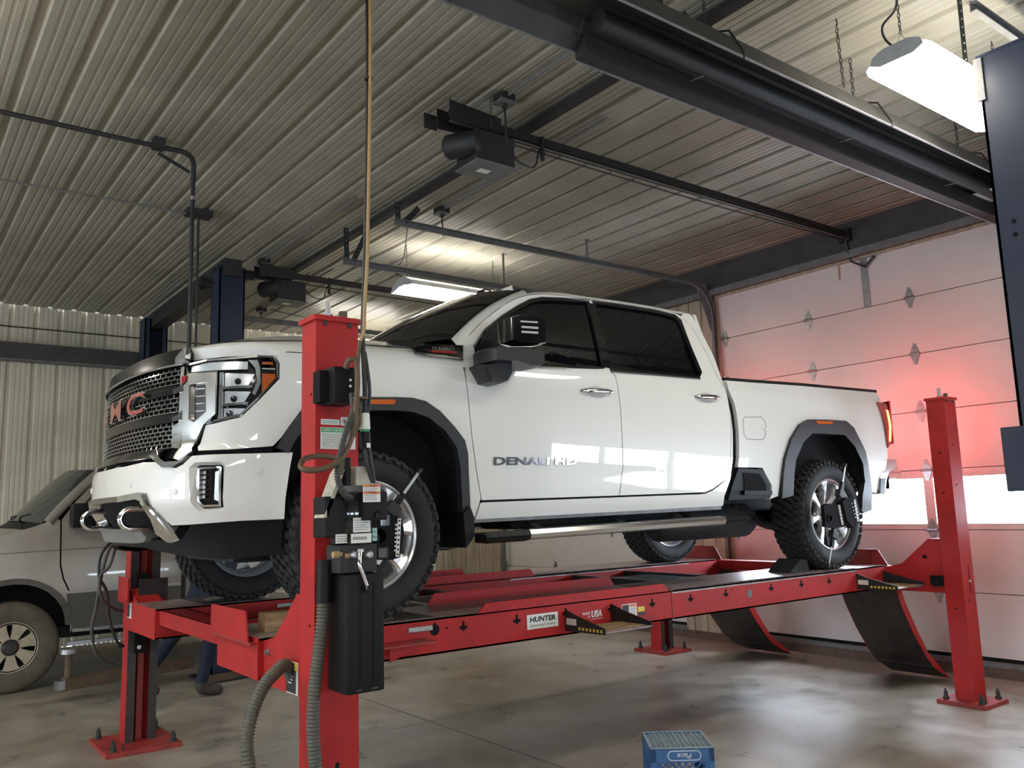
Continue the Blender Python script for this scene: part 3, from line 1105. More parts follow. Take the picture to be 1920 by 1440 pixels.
# hood and cowl: lofted sections
k_of = pchip([-1.0, -.93, -.82, -.66, -.5, -.222, .0, .158, .36, .70], [.02, .08, .22, .46, .66, .88, .94, .97, 1.0, 1.0])
SEC_H = [(.999, 1.322), (.992, 1.345), (.972, 1.375), (.935, 1.402), (.88, 1.424), (.80, 1.445), (.72, 1.468), (.655, 1.497), (.60, 1.513), (.50, 1.521), (.34, 1.526), (.17, 1.53), (0, 1.532)]
SEC_H = SEC_H + [(-v, z) for v, z in SEC_H[-2::-1]]
def front_x(v):
    """front edge of the hood skin"""
    a = abs(v)
    return float(np.interp(a, [0, .3, .55, .72, .80, .90, .96, 1.0], [-.915, -.90, -.865, -.825, -.79, -.70, -.60, -.47]))
vs, fs = [], []
NT = 26
for v0, z0 in SEC_H:
    xa = front_x(v0)
    xb = .62 if abs(v0) > .7 else .30 + .32 * (abs(v0) / .7) ** 2
    for t in range(NT + 1):
        x = xa + (xb - xa) * (t / NT) ** 1.15
        k = k_of(x)
        tap = float(np.interp(x, PC[:, 0], PC[:, 1]))
        tap = min(1.0, tap)
        lim = v0 * (1 if abs(v0) < .75 else (1 + (tap - 1) * (abs(v0) - .75) / .25))
        z = 1.322 + (z0 - 1.322) * k
        # lip roll at the front edge
        if t == 0: z -= .014
        elif t == 1: z -= .003
        vs.append(tw((x, lim, z)))
M_ = NT + 1
for i in range(len(SEC_H) - 1):
    for t in range(NT):
        a = i * M_ + t
        fs.append((a, a + 1, a + 1 + M_, a + M_))
hood = mesh_obj('hood', vs, fs, 'white_paint', truck, smooth=True)
# front closing edge under the hood lip
vs2, fs2 = [], []
for i, (v0, z0) in enumerate(SEC_H):
    p = Vector(vs[i * M_])
    vs2 += [p, p + Vector((.02, 0, -.05))]
for i in range(len(SEC_H) - 1):
    fs2.append((2 * i, 2 * i + 1, 2 * i + 3, 2 * i + 2))
mesh_obj('hood_lip', vs2, fs2, 'white_paint', hood, smooth=True)
# hood shut line along the fender
def hood_z(x, v):
    k = k_of(x)
    a = abs(v)
    z0 = float(np.interp(-a, [-q[0] for q in SEC_H[:13]], [q[1] for q in SEC_H[:13]]))
    return 1.322 + (z0 - 1.322) * k
for mir in (1, -1):
    pts = []
    for x in np.linspace(.05, .60, 14):
        v = .90 - .10 * ((x - .05) / .55) ** 2 * 1.6
        pts.append(tw((x, mir * v, hood_z(x, v) + .0015)))
    MB().tube(pts, .0035, 6).obj('hood_gap', 'black_matte', hood)
    pts = [tw((x, mir * .90, hood_z(x, .90) + .001)) for x in np.linspace(-.72, .05, 16)]
    MB().tube(pts, .0022, 6).obj('hood_gap', 'black_matte', hood)
# cowl
MB().box(tw((.28, .72, 1.45)), tw((.66, -.72, 1.50)), bev=.01).obj('cowl_panel', 'black_plastic', truck)

# windscreen
ws_b = [(.34, 0, 1.50), (.365, .25, 1.502), (.43, .50, 1.508), (.53, .70, 1.515), (.615, .81, 1.522)]
ws_t = [(1.13, 0, 1.985), (1.14, .22, 1.98), (1.175, .42, 1.968), (1.225, .56, 1.95), (1.265, .635, 1.935)]
vs, fs = [], []
NB = 8
full_b = [(x, -v, z) for x, v, z in ws_b[:0:-1]] + ws_b
full_t = [(x, -v, z) for x, v, z in ws_t[:0:-1]] + ws_t
for j in range(NB + 1):
    t = j / NB
    for b, c in zip(full_b, full_t):
        bulge = .035 * sin(pi * t)
        vs.append(tw((b[0] + (c[0] - b[0]) * t - bulge * .55, b[1] + (c[1] - b[1]) * t, b[2] + (c[2] - b[2]) * t + bulge * .8)))
nb = len(full_b)
for j in range(NB):
    for i in range(nb - 1):
        a = j * nb + i
        fs.append((a, a + 1, a + 1 + nb, a + nb))
windscreen = mesh_obj('windscreen', vs, fs, 'tinted_glass', truck, smooth=True)
# pillars between windscreen and doors
for mir in (1, -1):
    edge = ws_b[-1], ws_t[-1]
    A = []
    for j in range(NB + 1):
        t = j / NB
        bulge = .035 * sin(pi * t)
        A.append(Vector((edge[0][0] + (edge[1][0] - edge[0][0]) * t - bulge * .55, edge[0][1] + (edge[1][1] - edge[0][1]) * t, edge[0][2] + (edge[1][2] - edge[0][2]) * t + bulge * .8)))
    D = [Vector(W(*p)) for p in ftop_front[0:6]]
    D = [Vector(W(dgap[0][0] - .0, 1.36))] + D
    # resample D to NB + 1
    L = [0]
    for a, b in zip(D, D[1:]): L.append(L[-1] + (b - a).length)
    Dr = []
    for j in range(NB + 1):
        t = L[-1] * j / NB
        i = max(0, min(len(D) - 2, int(np.searchsorted(L, t)) - 1))
        Dr.append(D[i].lerp(D[i + 1], (t - L[i]) / max(1e-6, L[i + 1] - L[i])))
    vs, fs = [], []
    for a, d in zip(A, Dr):
        mid = (a + d) / 2 + Vector((-.012, .022, .006))
        q1 = a.lerp(d, .25) + Vector((-.01, .014, .005))
        q3 = a.lerp(d, .75) + Vector((-.006, .012, .003))
        for q in (a, q1, mid, q3, d):
            vs.append(tw((q.x, mir * q.y, q.z)))
    for j in range(NB):
        for i in range(4):
            a = j * 5 + i
            fs.append((a, a + 1, a + 6, a + 5))
    mesh_obj('windscreen_pillar', vs, fs, 'white_paint', truck, smooth=True)
    MB().tube([tw((q.x - .002, mir * q.y, q.z + .004)) for q in A], .009, 8).obj('windscreen_seal', 'black_plastic', truck, smooth=True)

# roof
edge_px = SPX([(968, 559), (990, 552.5), (1017, 551), (1057, 554), (1109, 562), (1169, 570), (1225, 579), (1265, 587), (1282, 589), (1296, 592)])
vs, fs = [], []
rows = []
for s, z in edge_px:
    p = W(s, z)
    x = p[0]
    f = min(1, max(0, (x - 1.20) / .25)) * min(1, max(0, (2.84 - x) / .12))
    row = [(p[1], p[2]), (p[1] - .018, p[2] + .022), (p[1] - .06, p[2] + .036), (p[1] - .2, p[2] + .048), (.3, p[2] + .062), (0, p[2] + .066)]
    row = [(v, p[2] + (zz - p[2]) * (.35 + .65 * f)) for v, zz in row]
    row = row + [(-v, zz) for v, zz in row[-2::-1]]
    rows.append([tw((x - (.09 * (1 - (abs(v) / p[1]) ** 2) if x < 1.5 else 0) * max(0, (1.5 - x) / .28), v, zz)) for v, zz in row])
n = len(rows[0])
for r in rows: vs += r
for i in range(len(rows) - 1):
    for k in range(n - 1):
        a = i * n + k
        fs.append((a, a + 1, a + 1 + n, a + n))
roof = mesh_obj('roof', vs, fs, 'white_paint', truck, smooth=True)
# marker lamps and antenna fin on the roof
fv = .15
q = [PY(u, v, TY - fv) for u, v in ((933, 560), (943, 541), (957, 536), (960, 552), (959, 562))]
MB().prism([(p[0], p[2]) for p in q], 'y', TY - fv - .02, TY - fv + .02).obj('antenna_fin', 'white_paint', roof)
for dv in (-.28, -.14, 0, .14, .28):
    MB().box(tw((1.20, dv + .04, 1.985)), tw((1.27, dv - .04, 2.012)), bev=.01).obj('roof_marker', 'black_gloss', roof)
# back wall of the cab with rear glass
mb = MB().box(tw((2.80, .93, .60)), tw((2.83, -.93, 1.44)))
mb.prism([(TY - .93, ZR + 1.44), (TY - .76, ZR + 1.93), (TY + .76, ZR + 1.93), (TY + .93, ZR + 1.44)], 'x', TX + 2.79, TX + 2.82)
mb.obj('cab_back', 'white_paint', truck)
MB().prism([(TY - .74, ZR + 1.48), (TY - .64, ZR + 1.86), (TY + .64, ZR + 1.86), (TY + .74, ZR + 1.48)], 'x', TX + 2.82, TX + 2.83).obj('rear_glass', 'tinted_glass', truck)

# ---- front end, laid on the same skin (s from the nose centre)
# bumper
bt = [(1.342, .833), (1.147, .826), (.943, .823), (.879, .821), (.849, .783), (.817, .768), (.753, .776), (.701, .802), (.551, .808), (.378, .800), (.211, .800), (0, .797)]
bb = [(0, .645), (.085, .645), (.3, .655), (.537, .667), (.621, .660), (.714, .532), (.736, .508), (.839, .509), (1.09, .520), (1.308, .522)]
half = bt + bb
bump_l = [(s, z) for s, z in bt] + [(-s, z) for s, z in bt[-2::-1]] + [(-s, z) for s, z in bb[::-1]] + [(s, z) for s, z in bb[1:]]
fog_r = [(.884, .765), (.905, .790), (1.021, .790), (1.043, .771), (1.038, .570), (.922, .566), (.897, .614)]
fog_i = [(.916, .762), (.921, .768), (1.022, .770), (1.028, .764), (1.030, .592), (1.024, .587), (.945, .586), (.924, .613)]
bumper = panel('front_bumper', [bump_l, fog_r, [(-s, z) for s, z in fog_r]], 'white_paint', truck, off=.012, thick=.05, grid=.035)
for mir in (False, True):
    # bevelled frame round the lamp
    sg = -1 if mir else 1
    vs, fs = [], []
    n = len(fog_r)
    ring2 = [(.912, .770), (.920, .776), (1.024, .776), (1.034, .768), (1.033, .584), (.940, .580), (.917, .612)]
    for (s, z), (s2, z2) in zip(fog_r, ring2):
        vs += [tw(W(sg * s, z, .012)), tw(W(sg * s2, z2, -.012))]
    for i in range(n):
        a, b = 2 * i, 2 * ((i + 1) % n)
        fs.append((a, b, b + 1, a + 1))
    mesh_obj('lamp_recess', vs, fs, 'white_paint', bumper)
    panel('fog_lamp_bezel', [fog_i, inset(fog_i, .010)], 'chrome', bumper, off=.0, thick=.03, mirror=mir, grid=.1)
    panel('fog_lamp_back', [fog_i], 'black_gloss', bumper, off=-.035, thick=0, mirror=mir, grid=.1)
    for k in range(6):
        z = .625 + k * .022
        mb = MB()
        mb.box(tw(W(sg * .926, z, -.03)), tw(W(sg * .958, z + .016, -.012)), bev=.004)
        mb.obj('fog_lamp_lens', 'lamp_silver', bumper)
    panel('fog_lamp_blade', [[(.998, .62), (1.02, .61), (1.02, .755), (.998, .745)]], 'satin_chrome', bumper, off=-.018, thick=.01, mirror=mir, grid=.2)
# parking sensors
for s, z in ((.456, .707), (.815, .660), (1.187, .749), (.12, .715), (-.456, .707), (-.815, .66)):
    mb = MB()
    mb.cyl(tw(W(s, z, .008)), tw(W(s, z, .0155)), .0165, n=18)
    mb.cyl(tw(W(s, z, .0155)), tw(W(s, z, .017)), .0115, n=16)
    mb.obj('parking_sensor', 'white_paint', bumper, smooth=True, sharp=40)
# lower intake with bright frame
panel('lower_intake', [[(.60, .645), (.70, .50), (.72, .44), (-.72, .44), (-.70, .50), (-.60, .645)]], 'black_matte', truck, off=-.05, thick=0)
for sg in (1, -1):
    A = [(.0, .645), (.30, .655), (.537, .664), (.622, .655), (.716, .527), (.745, .438), (.688, .428)]
    loop = [(.30, .655), (.537, .666), (.628, .658), (.72, .527), (.752, .438), (.690, .426), (.655, .430), (.583, .470), (.60, .54), (.565, .625), (.52, .635), (.30, .626)]
    o = panel('lower_trim', [[(sg * s, z) for s, z in loop]], 'chrome', truck, off=.016, thick=.05, grid=.03)
    # rounded outer rib of the frame
    MB().tube([tw(W(sg * s, z, .018)) for s, z in ((.60, .652), (.64, .60), (.69, .53), (.715, .47))], .014, 10).obj('trim_rib', 'chrome', o, smooth=True)
panel('lower_trim_top', [[(.30, .655), (.30, .628), (-.30, .628), (-.30, .655)]], 'dark_chrome', truck, off=.016, thick=.04)
panel('skid_bar', [[(.42, .500), (.47, .480), (.50, .452), (.46, .432), (.36, .424), (-.36, .424), (-.46, .432), (-.50, .452), (-.47, .480), (-.42, .500), (-.34, .494), (.34, .494)]], 'galv', truck, off=.026, thick=.06)
# recovery hooks
for sg in (1, -1):
    pts = []
    for k in range(13):
        a = radians(-70 + 250 * k / 12)
        p = W(sg * .455, .553, .02)
        pts.append(tw((p[0] - .035 - .045 * sin(a), p[1], .545 + .05 * cos(a))))
    pts = [tw((W(sg * .455, .60)[0] + .10, W(sg * .455, .6)[1], .591))] + [tw((W(sg * .455, .58)[0] - .012 - .052 * sin(radians(a)), W(sg * .455, .58)[1], .543 + .048 * cos(radians(a)))) for a in range(0, 181, 15)] + [tw((W(sg * .455, .50)[0] + .10, W(sg * .455, .5)[1], .495))]
    MB().tube(pts, .0145, 12).obj('tow_hook', 'chrome', truck, smooth=True)
# black valance under the bumper
val = [(.60, .440), (.745, .445), (.839, .507), (1.09, .518), (1.308, .520), (1.29, .36), (.952, .345), (.80, .36), (.364, .40), (0, .405)]
val = val + [(-s, z) for s, z in val[-2::-1]]
panel('front_valance', [val], 'black_plastic', truck, off=-.006, thick=.03)
# closing strips between bumper and body
panel('bumper_gap', [[(.86, .815), (1.25, .83), (1.25, .875), (.86, .86)]], 'black_matte', truck, off=-.03, thick=0)
panel('bumper_gap', [[(.86, .815), (1.25, .83), (1.25, .875), (.86, .86)]], 'black_matte', truck, off=-.03, thick=0, mirror=True)

# ---- grille
grille = panel('grille_back', [[(.75, 1.27), (.76, .82), (-.76, .82), (-.75, 1.27)]], 'black_matte', truck, off=-.035, thick=0)
# top bar, black and glossy, curving over the grille
top = [(.76, 1.342), (.769, 1.262), (.569, 1.266), (.325, 1.262), (0, 1.262)]
topu = [(0, 1.335), (.298, 1.338), (.551, 1.342)]
loop = top + [(-s, z) for s, z in top[-2::-1]] + [(-s, z) for s, z in topu[::-1]][:-1] + topu
panel('grille_top_bar', [loop], 'black_semi', grille, off=.016, thick=.05)
MB().tube([tw(W(s, 1.262, .02)) for s in np.linspace(-.76, .76, 40)], .006, 8).obj('grille_trim', 'chrome', grille, smooth=True)
for sg in (1, -1):
    panel('grille_corner', [[(sg * s, z) for s, z in ((.765, 1.345), (.772, 1.262), (.705, 1.266), (.70, 1.30), (.745, 1.342))]], 'chrome', grille, off=.02, thick=.03)
    panel('grille_side_trim', [[(sg * s, z) for s, z in ((.757, 1.255), (.765, .86), (.70, .87), (.69, .97), (.735, .985), (.735, 1.25))]], 'satin_chrome', grille, off=.006, thick=.04)
# three mesh bands of staggered bright links on two horizontal bars
bands = [(1.168, 1.252, 4), (1.034, 1.120, 4), (.866, .988, 6)]
LW = .050
mat('grille_chrome', (.62, .62, .62), .16, 1.0)
mat('mirror_plastic', (.020, .021, .023), .38, bump=.05, bscale=500)
mat('bumper_bright', (.50, .50, .51), .2, .9)
mat('cup_white_shaded', (.60, .59, .56), .4)
for (z0, z1, nr) in bands:
    pitch = (z1 - z0) / nr
    for r in range(nr):
        z = z0 + pitch * (r + .5)
        off_s = 0 if r % 2 == 0 else LW / 2
        vs, fs = [], []
        def bx_(s0, s1, za, zb_, o0, o1):
            b = len(vs)
            n = 3
            for i in range(n + 1):
                q = s0 + (s1 - s0) * i / n
                for zz, oo in ((za, o0), (za + .0012, o1), (zb_ - .0012, o1), (zb_, o0)):
                    vs.append(tw(W(q, zz, oo)))
            for i in range(n):
                for j in range(3):
                    k0 = b + i * 4 + j
                    fs.append((k0, k0 + 1, k0 + 5, k0 + 4))
            fs.append((b, b + 3, b + 2, b + 1))
            e = b + n * 4
            fs.append((e, e + 1, e + 2, e + 3))
        s = -.735 - off_s
        while s < .735:
            s0, s1 = max(s, -.735), min(s + LW, .735)
            if s1 - s0 > .01:
                bx_(s0, s1 - .003, z - pitch * .5, z - pitch * .5 + pitch * .34, -.012, .007 if r % 2 else .004)
                bx_(s1 - .008, s1, z - pitch * .5, z + pitch * .52, -.014, .001)
            s += LW
        mesh_obj('grille_mesh_row', vs, fs, 'grille_chrome', grille)
for z in (1.142, 1.010):
    o = panel('grille_bar', [[(.757, z + .018), (.70, z - .020), (-.70, z - .020), (-.757, z + .018), (-.70, z + .022), (.70, z + .022)]], 'black_semi', grille, off=.004, thick=.03)
    for sg in (1, -1):
        panel('bar_end', [[(sg * s_, zz) for s_, zz in ((.76, z + .03), (.765, z - .012), (.70, z - .018), (.69, z + .002), (.735, z + .012))]], 'dark_chrome', o, off=.012, thick=.02)
panel('grille_lower_bar', [[(.66, .862), (.59, .864), (.0, .866), (-.59, .864), (-.66, .862), (-.60, .825), (.60, .825)]], 'dark_chrome', grille, off=.008, thick=.03)
lt = [(.598, .868), (.66, .835), (.74, .800), (.82, .800), (.862, .842), (.845, .80), (.80, .772), (.735, .775), (.66, .81), (.585, .84)]
for sg in (1, -1):
    panel('grille_chin_trim', [[(sg * s, z) for s, z in lt]], 'chrome', grille, off=.020, thick=.04)
# raised red letters with bright edges on the upper bar
for txt, cs in (('G', -.33), ('M', 0.0), ('C', .33)):
    for m, bold, lift, sc in (('chrome', .035, .020, 1.0), ('badge_red', .006, .0235, 1.0)):
        g, f, w = text_geo(txt, 1.0, bold)
        x0 = (max(q.x for q in g) + min(q.x for q in g)) / 2
        y0 = (max(q.y for q in g) + min(q.y for q in g)) / 2
        hh = 0.72
        V = [tw(W(cs + (q.x - x0) * .36, 1.112 + (q.y - y0) * .15, lift)) for q in g]
        mesh_obj('grille_letter', V, f, m, grille)

# ---- lamps
hl = [(.767, 1.258), (.88, 1.272), (1.136, 1.288), (1.219, 1.289), (1.243, 1.262), (1.246, 1.186), (1.145, 1.085), (1.055, 1.004), (.916, .976), (.890, .968), (.935, 1.02), (.935, 1.212), (.775, 1.216)]
for mir in (False, True):
    sg = -1 if mir else 1
    lamp = panel('headlamp', [hl], 'black_gloss', truck, off=-.04, thick=0, mirror=mir)
    strip_on('headlamp_frame', hl, .010, 'dark_chrome', lamp, off=.004, closed=True, mirror=mir, h=.05)
    panel('daytime_lamp', [[(.785, 1.222), (.935, 1.222), (1.09, 1.225), (1.09, 1.262), (.88, 1.262), (.785, 1.250)]], 'lamp_silver', lamp, off=-.012, thick=.02, mirror=mir)
    panel('daytime_lamp', [[(1.09, 1.27), (1.14, 1.27), (1.155, 1.235), (1.16, 1.16), (1.13, 1.10), (1.115, 1.11), (1.14, 1.165), (1.13, 1.23)]], 'chrome', lamp, off=-.008, thick=.02, mirror=mir)
    for k, (za, zb_) in enumerate(((1.135, 1.20), (1.055, 1.115), (.995, 1.035))):
        s1 = 1.085 - .02 * k
        panel('reflector', [[(.968, za), (s1 + .01, za + .012), (s1 + .045, zb_ + .004), (.968, zb_ + .006)]], 'lamp_silver', lamp, off=-.022, thick=.02, mirror=mir)
        panel('reflector_shelf', [[(.95, za - .008), (s1 + .03, za + .004), (s1 + .03, za + .014), (.95, za + .004)]], 'chrome', lamp, off=-.006, thick=.03, mirror=mir)
        c = W(sg * (s1 - .045), (za + zb_) / 2, -.012)
        MB().lathe([(.0, .004), (.010, .002), (.015, -.004), (.016, -.012)], tw(c), tw(W(sg * (s1 - .045), (za + zb_) / 2, .02)) - tw(c), 18).obj('projector_lens', 'black_gloss', lamp, smooth=True)
    panel('lamp_inner_blade', [[(.945, .985), (.965, .985), (.965, 1.21), (.945, 1.21)]], 'chrome', lamp, off=-.004, thick=.02, mirror=mir)
    panel('lamp_base_strip', [[(.91, .972), (1.05, 1.0), (1.05, 1.012), (.925, .986)]], 'chrome', lamp, off=-.002, thick=.02, mirror=mir)
    panel('turn_reflector', [[(1.165, 1.205), (1.236, 1.205), (1.236, 1.186), (1.165, 1.112)]], 'amber', lamp, off=-.002, thick=.02, mirror=mir)
    panel('turn_reflector', [[(1.165, 1.262), (1.222, 1.262), (1.222, 1.250), (1.165, 1.250)]], 'amber', lamp, off=-.002, thick=.02, mirror=mir)
    print_lines('lamp_lettering', 'label_white', lamp, tw(W(sg * 1.20, 1.228, .002)), tw(W(sg * 1.22, 1.228)) - tw(W(sg * 1.18, 1.228)) if not mir else tw(W(sg * 1.18, 1.228)) - tw(W(sg * 1.22, 1.228)), (0, 0, 1), .06, .012, 1, lift=.001)
    cov = panel('headlamp_cover', [hl], 'window_glass', lamp, off=.0, thick=0, mirror=mir)
    # C-shaped bright trim beside the grille
    ct = [(.785, 1.213), (.933, 1.208), (.936, 1.012), (.883, .967), (.872, .945), (.838, .862), (.858, .845), (.83, .80), (.775, .815), (.765, .95), (.757, 1.18)]
    ci = [(.800, 1.160), (.885, 1.164), (.890, 1.025), (.832, .982), (.806, .992)]
    c = panel('side_trim', [ct, ci], 'satin_chrome', truck, off=.010, thick=.03, mirror=mir, grid=.03)
    panel('side_trim_inset', [ci], 'dark_chrome', c, off=-.012, thick=0, mirror=mir)
    strip_on('side_trim_edge', ci, .006, 'chrome', c, off=.012, closed=True, mirror=mir)
    for z in (1.035, 1.07, 1.105, 1.14):
        strip_on('side_trim_rib', [(.82, z), (.88, z)], .004, 'chrome', c, off=-.006, mirror=mir)
panel('grille_corner_mark', [[(.758, 1.20), (.782, 1.205), (.780, 1.175), (.757, 1.16)]], 'badge_red', grille, off=.017, thick=.004)

# ---- fender vent badge
vent = SPX([(772, 653), (779, 647), (790, 645), (866, 648), (866, 675), (831, 669.5), (780, 663)])
vb = panel('fender_badge', [vent], 'black_gloss', truck, off=.012, thick=.02)
strip_on('badge_edge', SPX([(779, 662), (800, 666), (831, 669), (866, 675)]), .012, 'chrome', vb, off=.016)
strip_on('badge_edge', SPX([(773, 653), (780, 647.5), (792, 646)]), .010, 'chrome', vb, off=.016)
panel('badge_stripe', [SPX([(805, 657.5), (853, 659.5), (854, 664), (808, 661.5)])], 'badge_red', vb, off=.0145, thick=.003)
o0, o1 = SP(829, 655.5), SP(849, 656.3)
ux = tw(W(*o1)) - tw(W(*o0))
text_obj('badge_lettering', 'DURAMAX', 'dark_chrome', vb, tw(W(o0[0], o0[1], .014)), ux, (0, 0.10, 1), width=.145, height=.022, bold=.01, lift=.002)

# ---- door lettering and handles
def on_side_text(name, s, m, parent, u0, u1, v, h, bold=.0, off=.004, ext=.0):
    a, b = SP(u0, v), SP(u1, v - (u1 - u0) * .0)
    g, f, w = text_geo(s, 1.0, bold)
    x0 = min(q.x for q in g); y0 = (max(q.y for q in g) + min(q.y for q in g)) / 2
    hh = max(q.y for q in g) - min(q.y for q in g)
    V = []
    for q in g:
        t = (q.x - x0) / w
        V.append(tw(W(a[0] + (b[0] - a[0]) * t, a[1] + (b[1] - a[1]) * t + (q.y - y0) * h / hh, off)))
    return mesh_obj(name, V, f, m, parent)
on_side_text('door_lettering', 'DENALI HD', 'dark_chrome', near_fd, 925, 1081, 864.5, .045, bold=.03, off=.005)
def handle(px, parent, mir=False, w=1.0):
    (u0, v0), (u1, v1) = px
    a, b = SP(u0, v0), SP(u1, v1)
    L = b[0] - a[0]
    # grip: rounded bar standing off the door
    n = 14
    vs, fs = [], []
    for i in range(n + 1):
        t = i / n
        s, z = a[0] + L * t, a[1] + (b[1] - a[1]) * t
        hh = .019 * (1 - abs(2 * t - 1) ** 6 * .55)
        o = .030 - .016 * abs(2 * t - 1) ** 3
        for dz, do in ((-1, -.018), (-.8, 0), (0, .006), (.8, 0), (1, -.018)):
            vs.append(tw(W(s, z + dz * hh, o + do)))
    for i in range(n):
        for k in range(4):
            q = i * 5 + k
            fs.append((q, q + 1, q + 6, q + 5))
    h = mesh_obj('door_handle', vs, fs, 'chrome', parent, smooth=True)
    c = (a[0] + b[0]) / 2, (a[1] + b[1]) / 2
    el = [(c[0] + .075 * cos(q), c[1] - .004 + .040 * sin(q)) for q in np.linspace(0, 2 * pi, 20, endpoint=False)]
    panel('handle_cup', [el], 'cup_white_shaded', h, off=.0015, thick=.001, grid=.2)  # darker white stands in for the shade inside the cup
    return h
handle(((1089, 733), (1147, 735)), near_fd)
handle(((1303, 744), (1347, 746)), near_rd)

# ---- tow mirror (both sides)
for mir in (1, -1):
    mr = bpy.data.objects.new('door_mirror', None)
    def MP(x, v, z): return tw((x, mir * v, z))
    # placed from the photograph: housing about 0.25 m outboard of the glass
    def mp(u, v, lat):
        p = PY(u, v, TY - lat); return (p[0] - TX, p[2] - ZR)
    lat0 = 1.20
    body = [mp(u, v, lat0) for u, v in ((945, 598), (960, 593), (990, 595), (1005, 600), (1012, 612), (1012, 648), (1000, 650), (965, 648), (946, 642))]
    arm = [mp(u, v, lat0 - .02) for u, v in ((913, 655), (918, 651), (1008, 659), (1012, 664), (1012, 684), (1006, 690), (985, 689), (960, 680), (915, 678))]
    foot = [mp(u, v, lat0 - .10) for u, v in ((896, 684), (935, 679), (952, 681), (954, 700), (945, 717), (930, 722), (912, 718))]
    def lump(name, poly, va, vb_, m, par, taper=.86, bev=.012):
        cx = sum(p[0] for p in poly) / len(poly); cz = sum(p[1] for p in poly) / len(poly)
        rings = []
        for v, k in ((va, taper), (va + (vb_ - va) * .12, .97), (va + (vb_ - va) * .5, 1.0), (va + (vb_ - va) * .88, .97), (vb_, taper)):
            rings.append([MP(cx + (p[0] - cx) * k, v, cz + (p[1] - cz) * k) for p in poly])
        n = len(poly)
        vs = [q for r in rings for q in r]
        fs = []
        for i in range(len(rings) - 1):
            for j in range(n):
                a = i * n + j; b = i * n + (j + 1) % n
                fs.append((a, b, b + n, a + n))
        fs += [tuple(range(n)), tuple(range(len(vs) - n, len(vs)))]
        o = mesh_obj(name, vs, fs, m, par, smooth=True, sharp=32)
        bm = bmesh.new(); bm.from_mesh(o.data); bmesh.ops.recalc_face_normals(bm, faces=list(bm.faces)); bm.to_mesh(o.data); bm.free()
        return o
    mr = lump('door_mirror', arm, 1.02, 1.24, 'mirror_plastic', truck, taper=.92)
    lump('mirror_housing', body, 1.12, 1.27, 'black_gloss', mr, taper=.9)
    lump('mirror_base', foot, .985, 1.15, 'mirror_plastic', mr)
    MB().prism([(TX + p[0], ZR + p[1]) for p in [mp(u, v, .98) for u, v in ((900, 672), (896, 655), (912, 628), (944, 604), (944, 660))]], 'y', TY - mir * .95, TY - mir * .985).obj('mirror_sail', 'black_plastic', mr)
    if mir == 1:
        for (u0, u1, v0, v1) in ((976, 1008, 601, 604), (978, 1009, 611, 615), (978, 1009, 620, 624)):  # three bright strips stand in for light streaks reflected on the housing
            q = [mp(u, v, 1.272) for u, v in ((u0, v0), (u1, v0 + 2), (u1, v1 + 2), (u0, v1))]
            MB().prism([(TX + p[0], ZR + p[1]) for p in q], 'y', TY - 1.266, TY - 1.274).obj('mirror_reflection_streak', 'lamp_silver', mr)

# ---- running boards
for mir in (1, -1):
    def bd(u, v, lat):
        p = PY(u, v, TY - lat); return (p[0] - TX, p[2] - ZR)
    a = bd(992, 1001, 1.08); b = bd(1358, 975, 1.08)
    rb = MB()
    x0, x1 = a[0], b[0]
    z0 = (a[1] + b[1]) / 2
    def sect(x, zc, sc=1.0):
        return [tw((x, mir * (1.09 + dv * sc), zc + dz * sc)) for dv, dz in ((-.15, .022), (-.02, .026), (.0, .022), (.012, .0), (.0, -.024), (-.04, -.034), (-.15, -.03))]
    def loft(name, xs, m, par=None, sc=None, shift=0):
        vs, fs = [], []
        for i, x in enumerate(xs):
            t = (x - x0) / (x1 - x0)
            vs += sect(x, a[1] + (b[1] - a[1]) * t + shift, 1.0 if sc is None else sc[i])
        n = 7
        for i in range(len(xs) - 1):
            for k in range(n):
                q = i * n + k; r = i * n + (k + 1) % n
                fs.append((q, r, r + n, q + n))
        fs += [tuple(range(n)), tuple(range(len(vs) - n, len(vs)))]
        return mesh_obj(name, vs, fs, m, par)
    run = loft('running_board', [x0, x1], 'bare_steel' if False else 'satin_chrome', truck)
    loft('board_end_cap', [x0 - .30, x0 - .27, x0 - .02, x0 + .0], 'black_plastic', run, [.7, 1.0, 1.06, 1.06], -.004)
    loft('board_end_cap', [x1, x1 + .02, x1 + .22, x1 + .26], 'black_plastic', run, [1.06, 1.06, 1.0, .7], 0)
    for k in range(2):
        xa = x0 + .05 + k * (x1 - x0) * .5
        xb = xa + (x1 - x0) * .44
        t = (xa - x0) / (x1 - x0); t2 = (xb - x0) / (x1 - x0)
        za = a[1] + (b[1] - a[1]) * t + .024; zb2 = a[1] + (b[1] - a[1]) * t2 + .024
        vs = [tw((xa, mir * 1.07, za)), tw((xb, mir * 1.07, zb2)), tw((xb, mir * .96, zb2)), tw((xa, mir * .96, za)), tw((xa, mir * 1.07, za + .006)), tw((xb, mir * 1.07, zb2 + .006)), tw((xb, mir * .96, zb2 + .006)), tw((xa, mir * .96, za + .006))]
        mesh_obj('board_step_pad', vs, [(0, 3, 2, 1), (4, 5, 6, 7), (0, 1, 5, 4), (1, 2, 6, 5), (2, 3, 7, 6), (3, 0, 4, 7)], 'black_plastic', run)
    for x in (x0 + .15, (x0 + x1) / 2, x1 - .15):
        MB().bar(tw((x, mir * 1.0, z0 - .01)), tw((x, mir * .80, z0 + .10)), .05, .03).obj('board_bracket', 'black_iron', run)

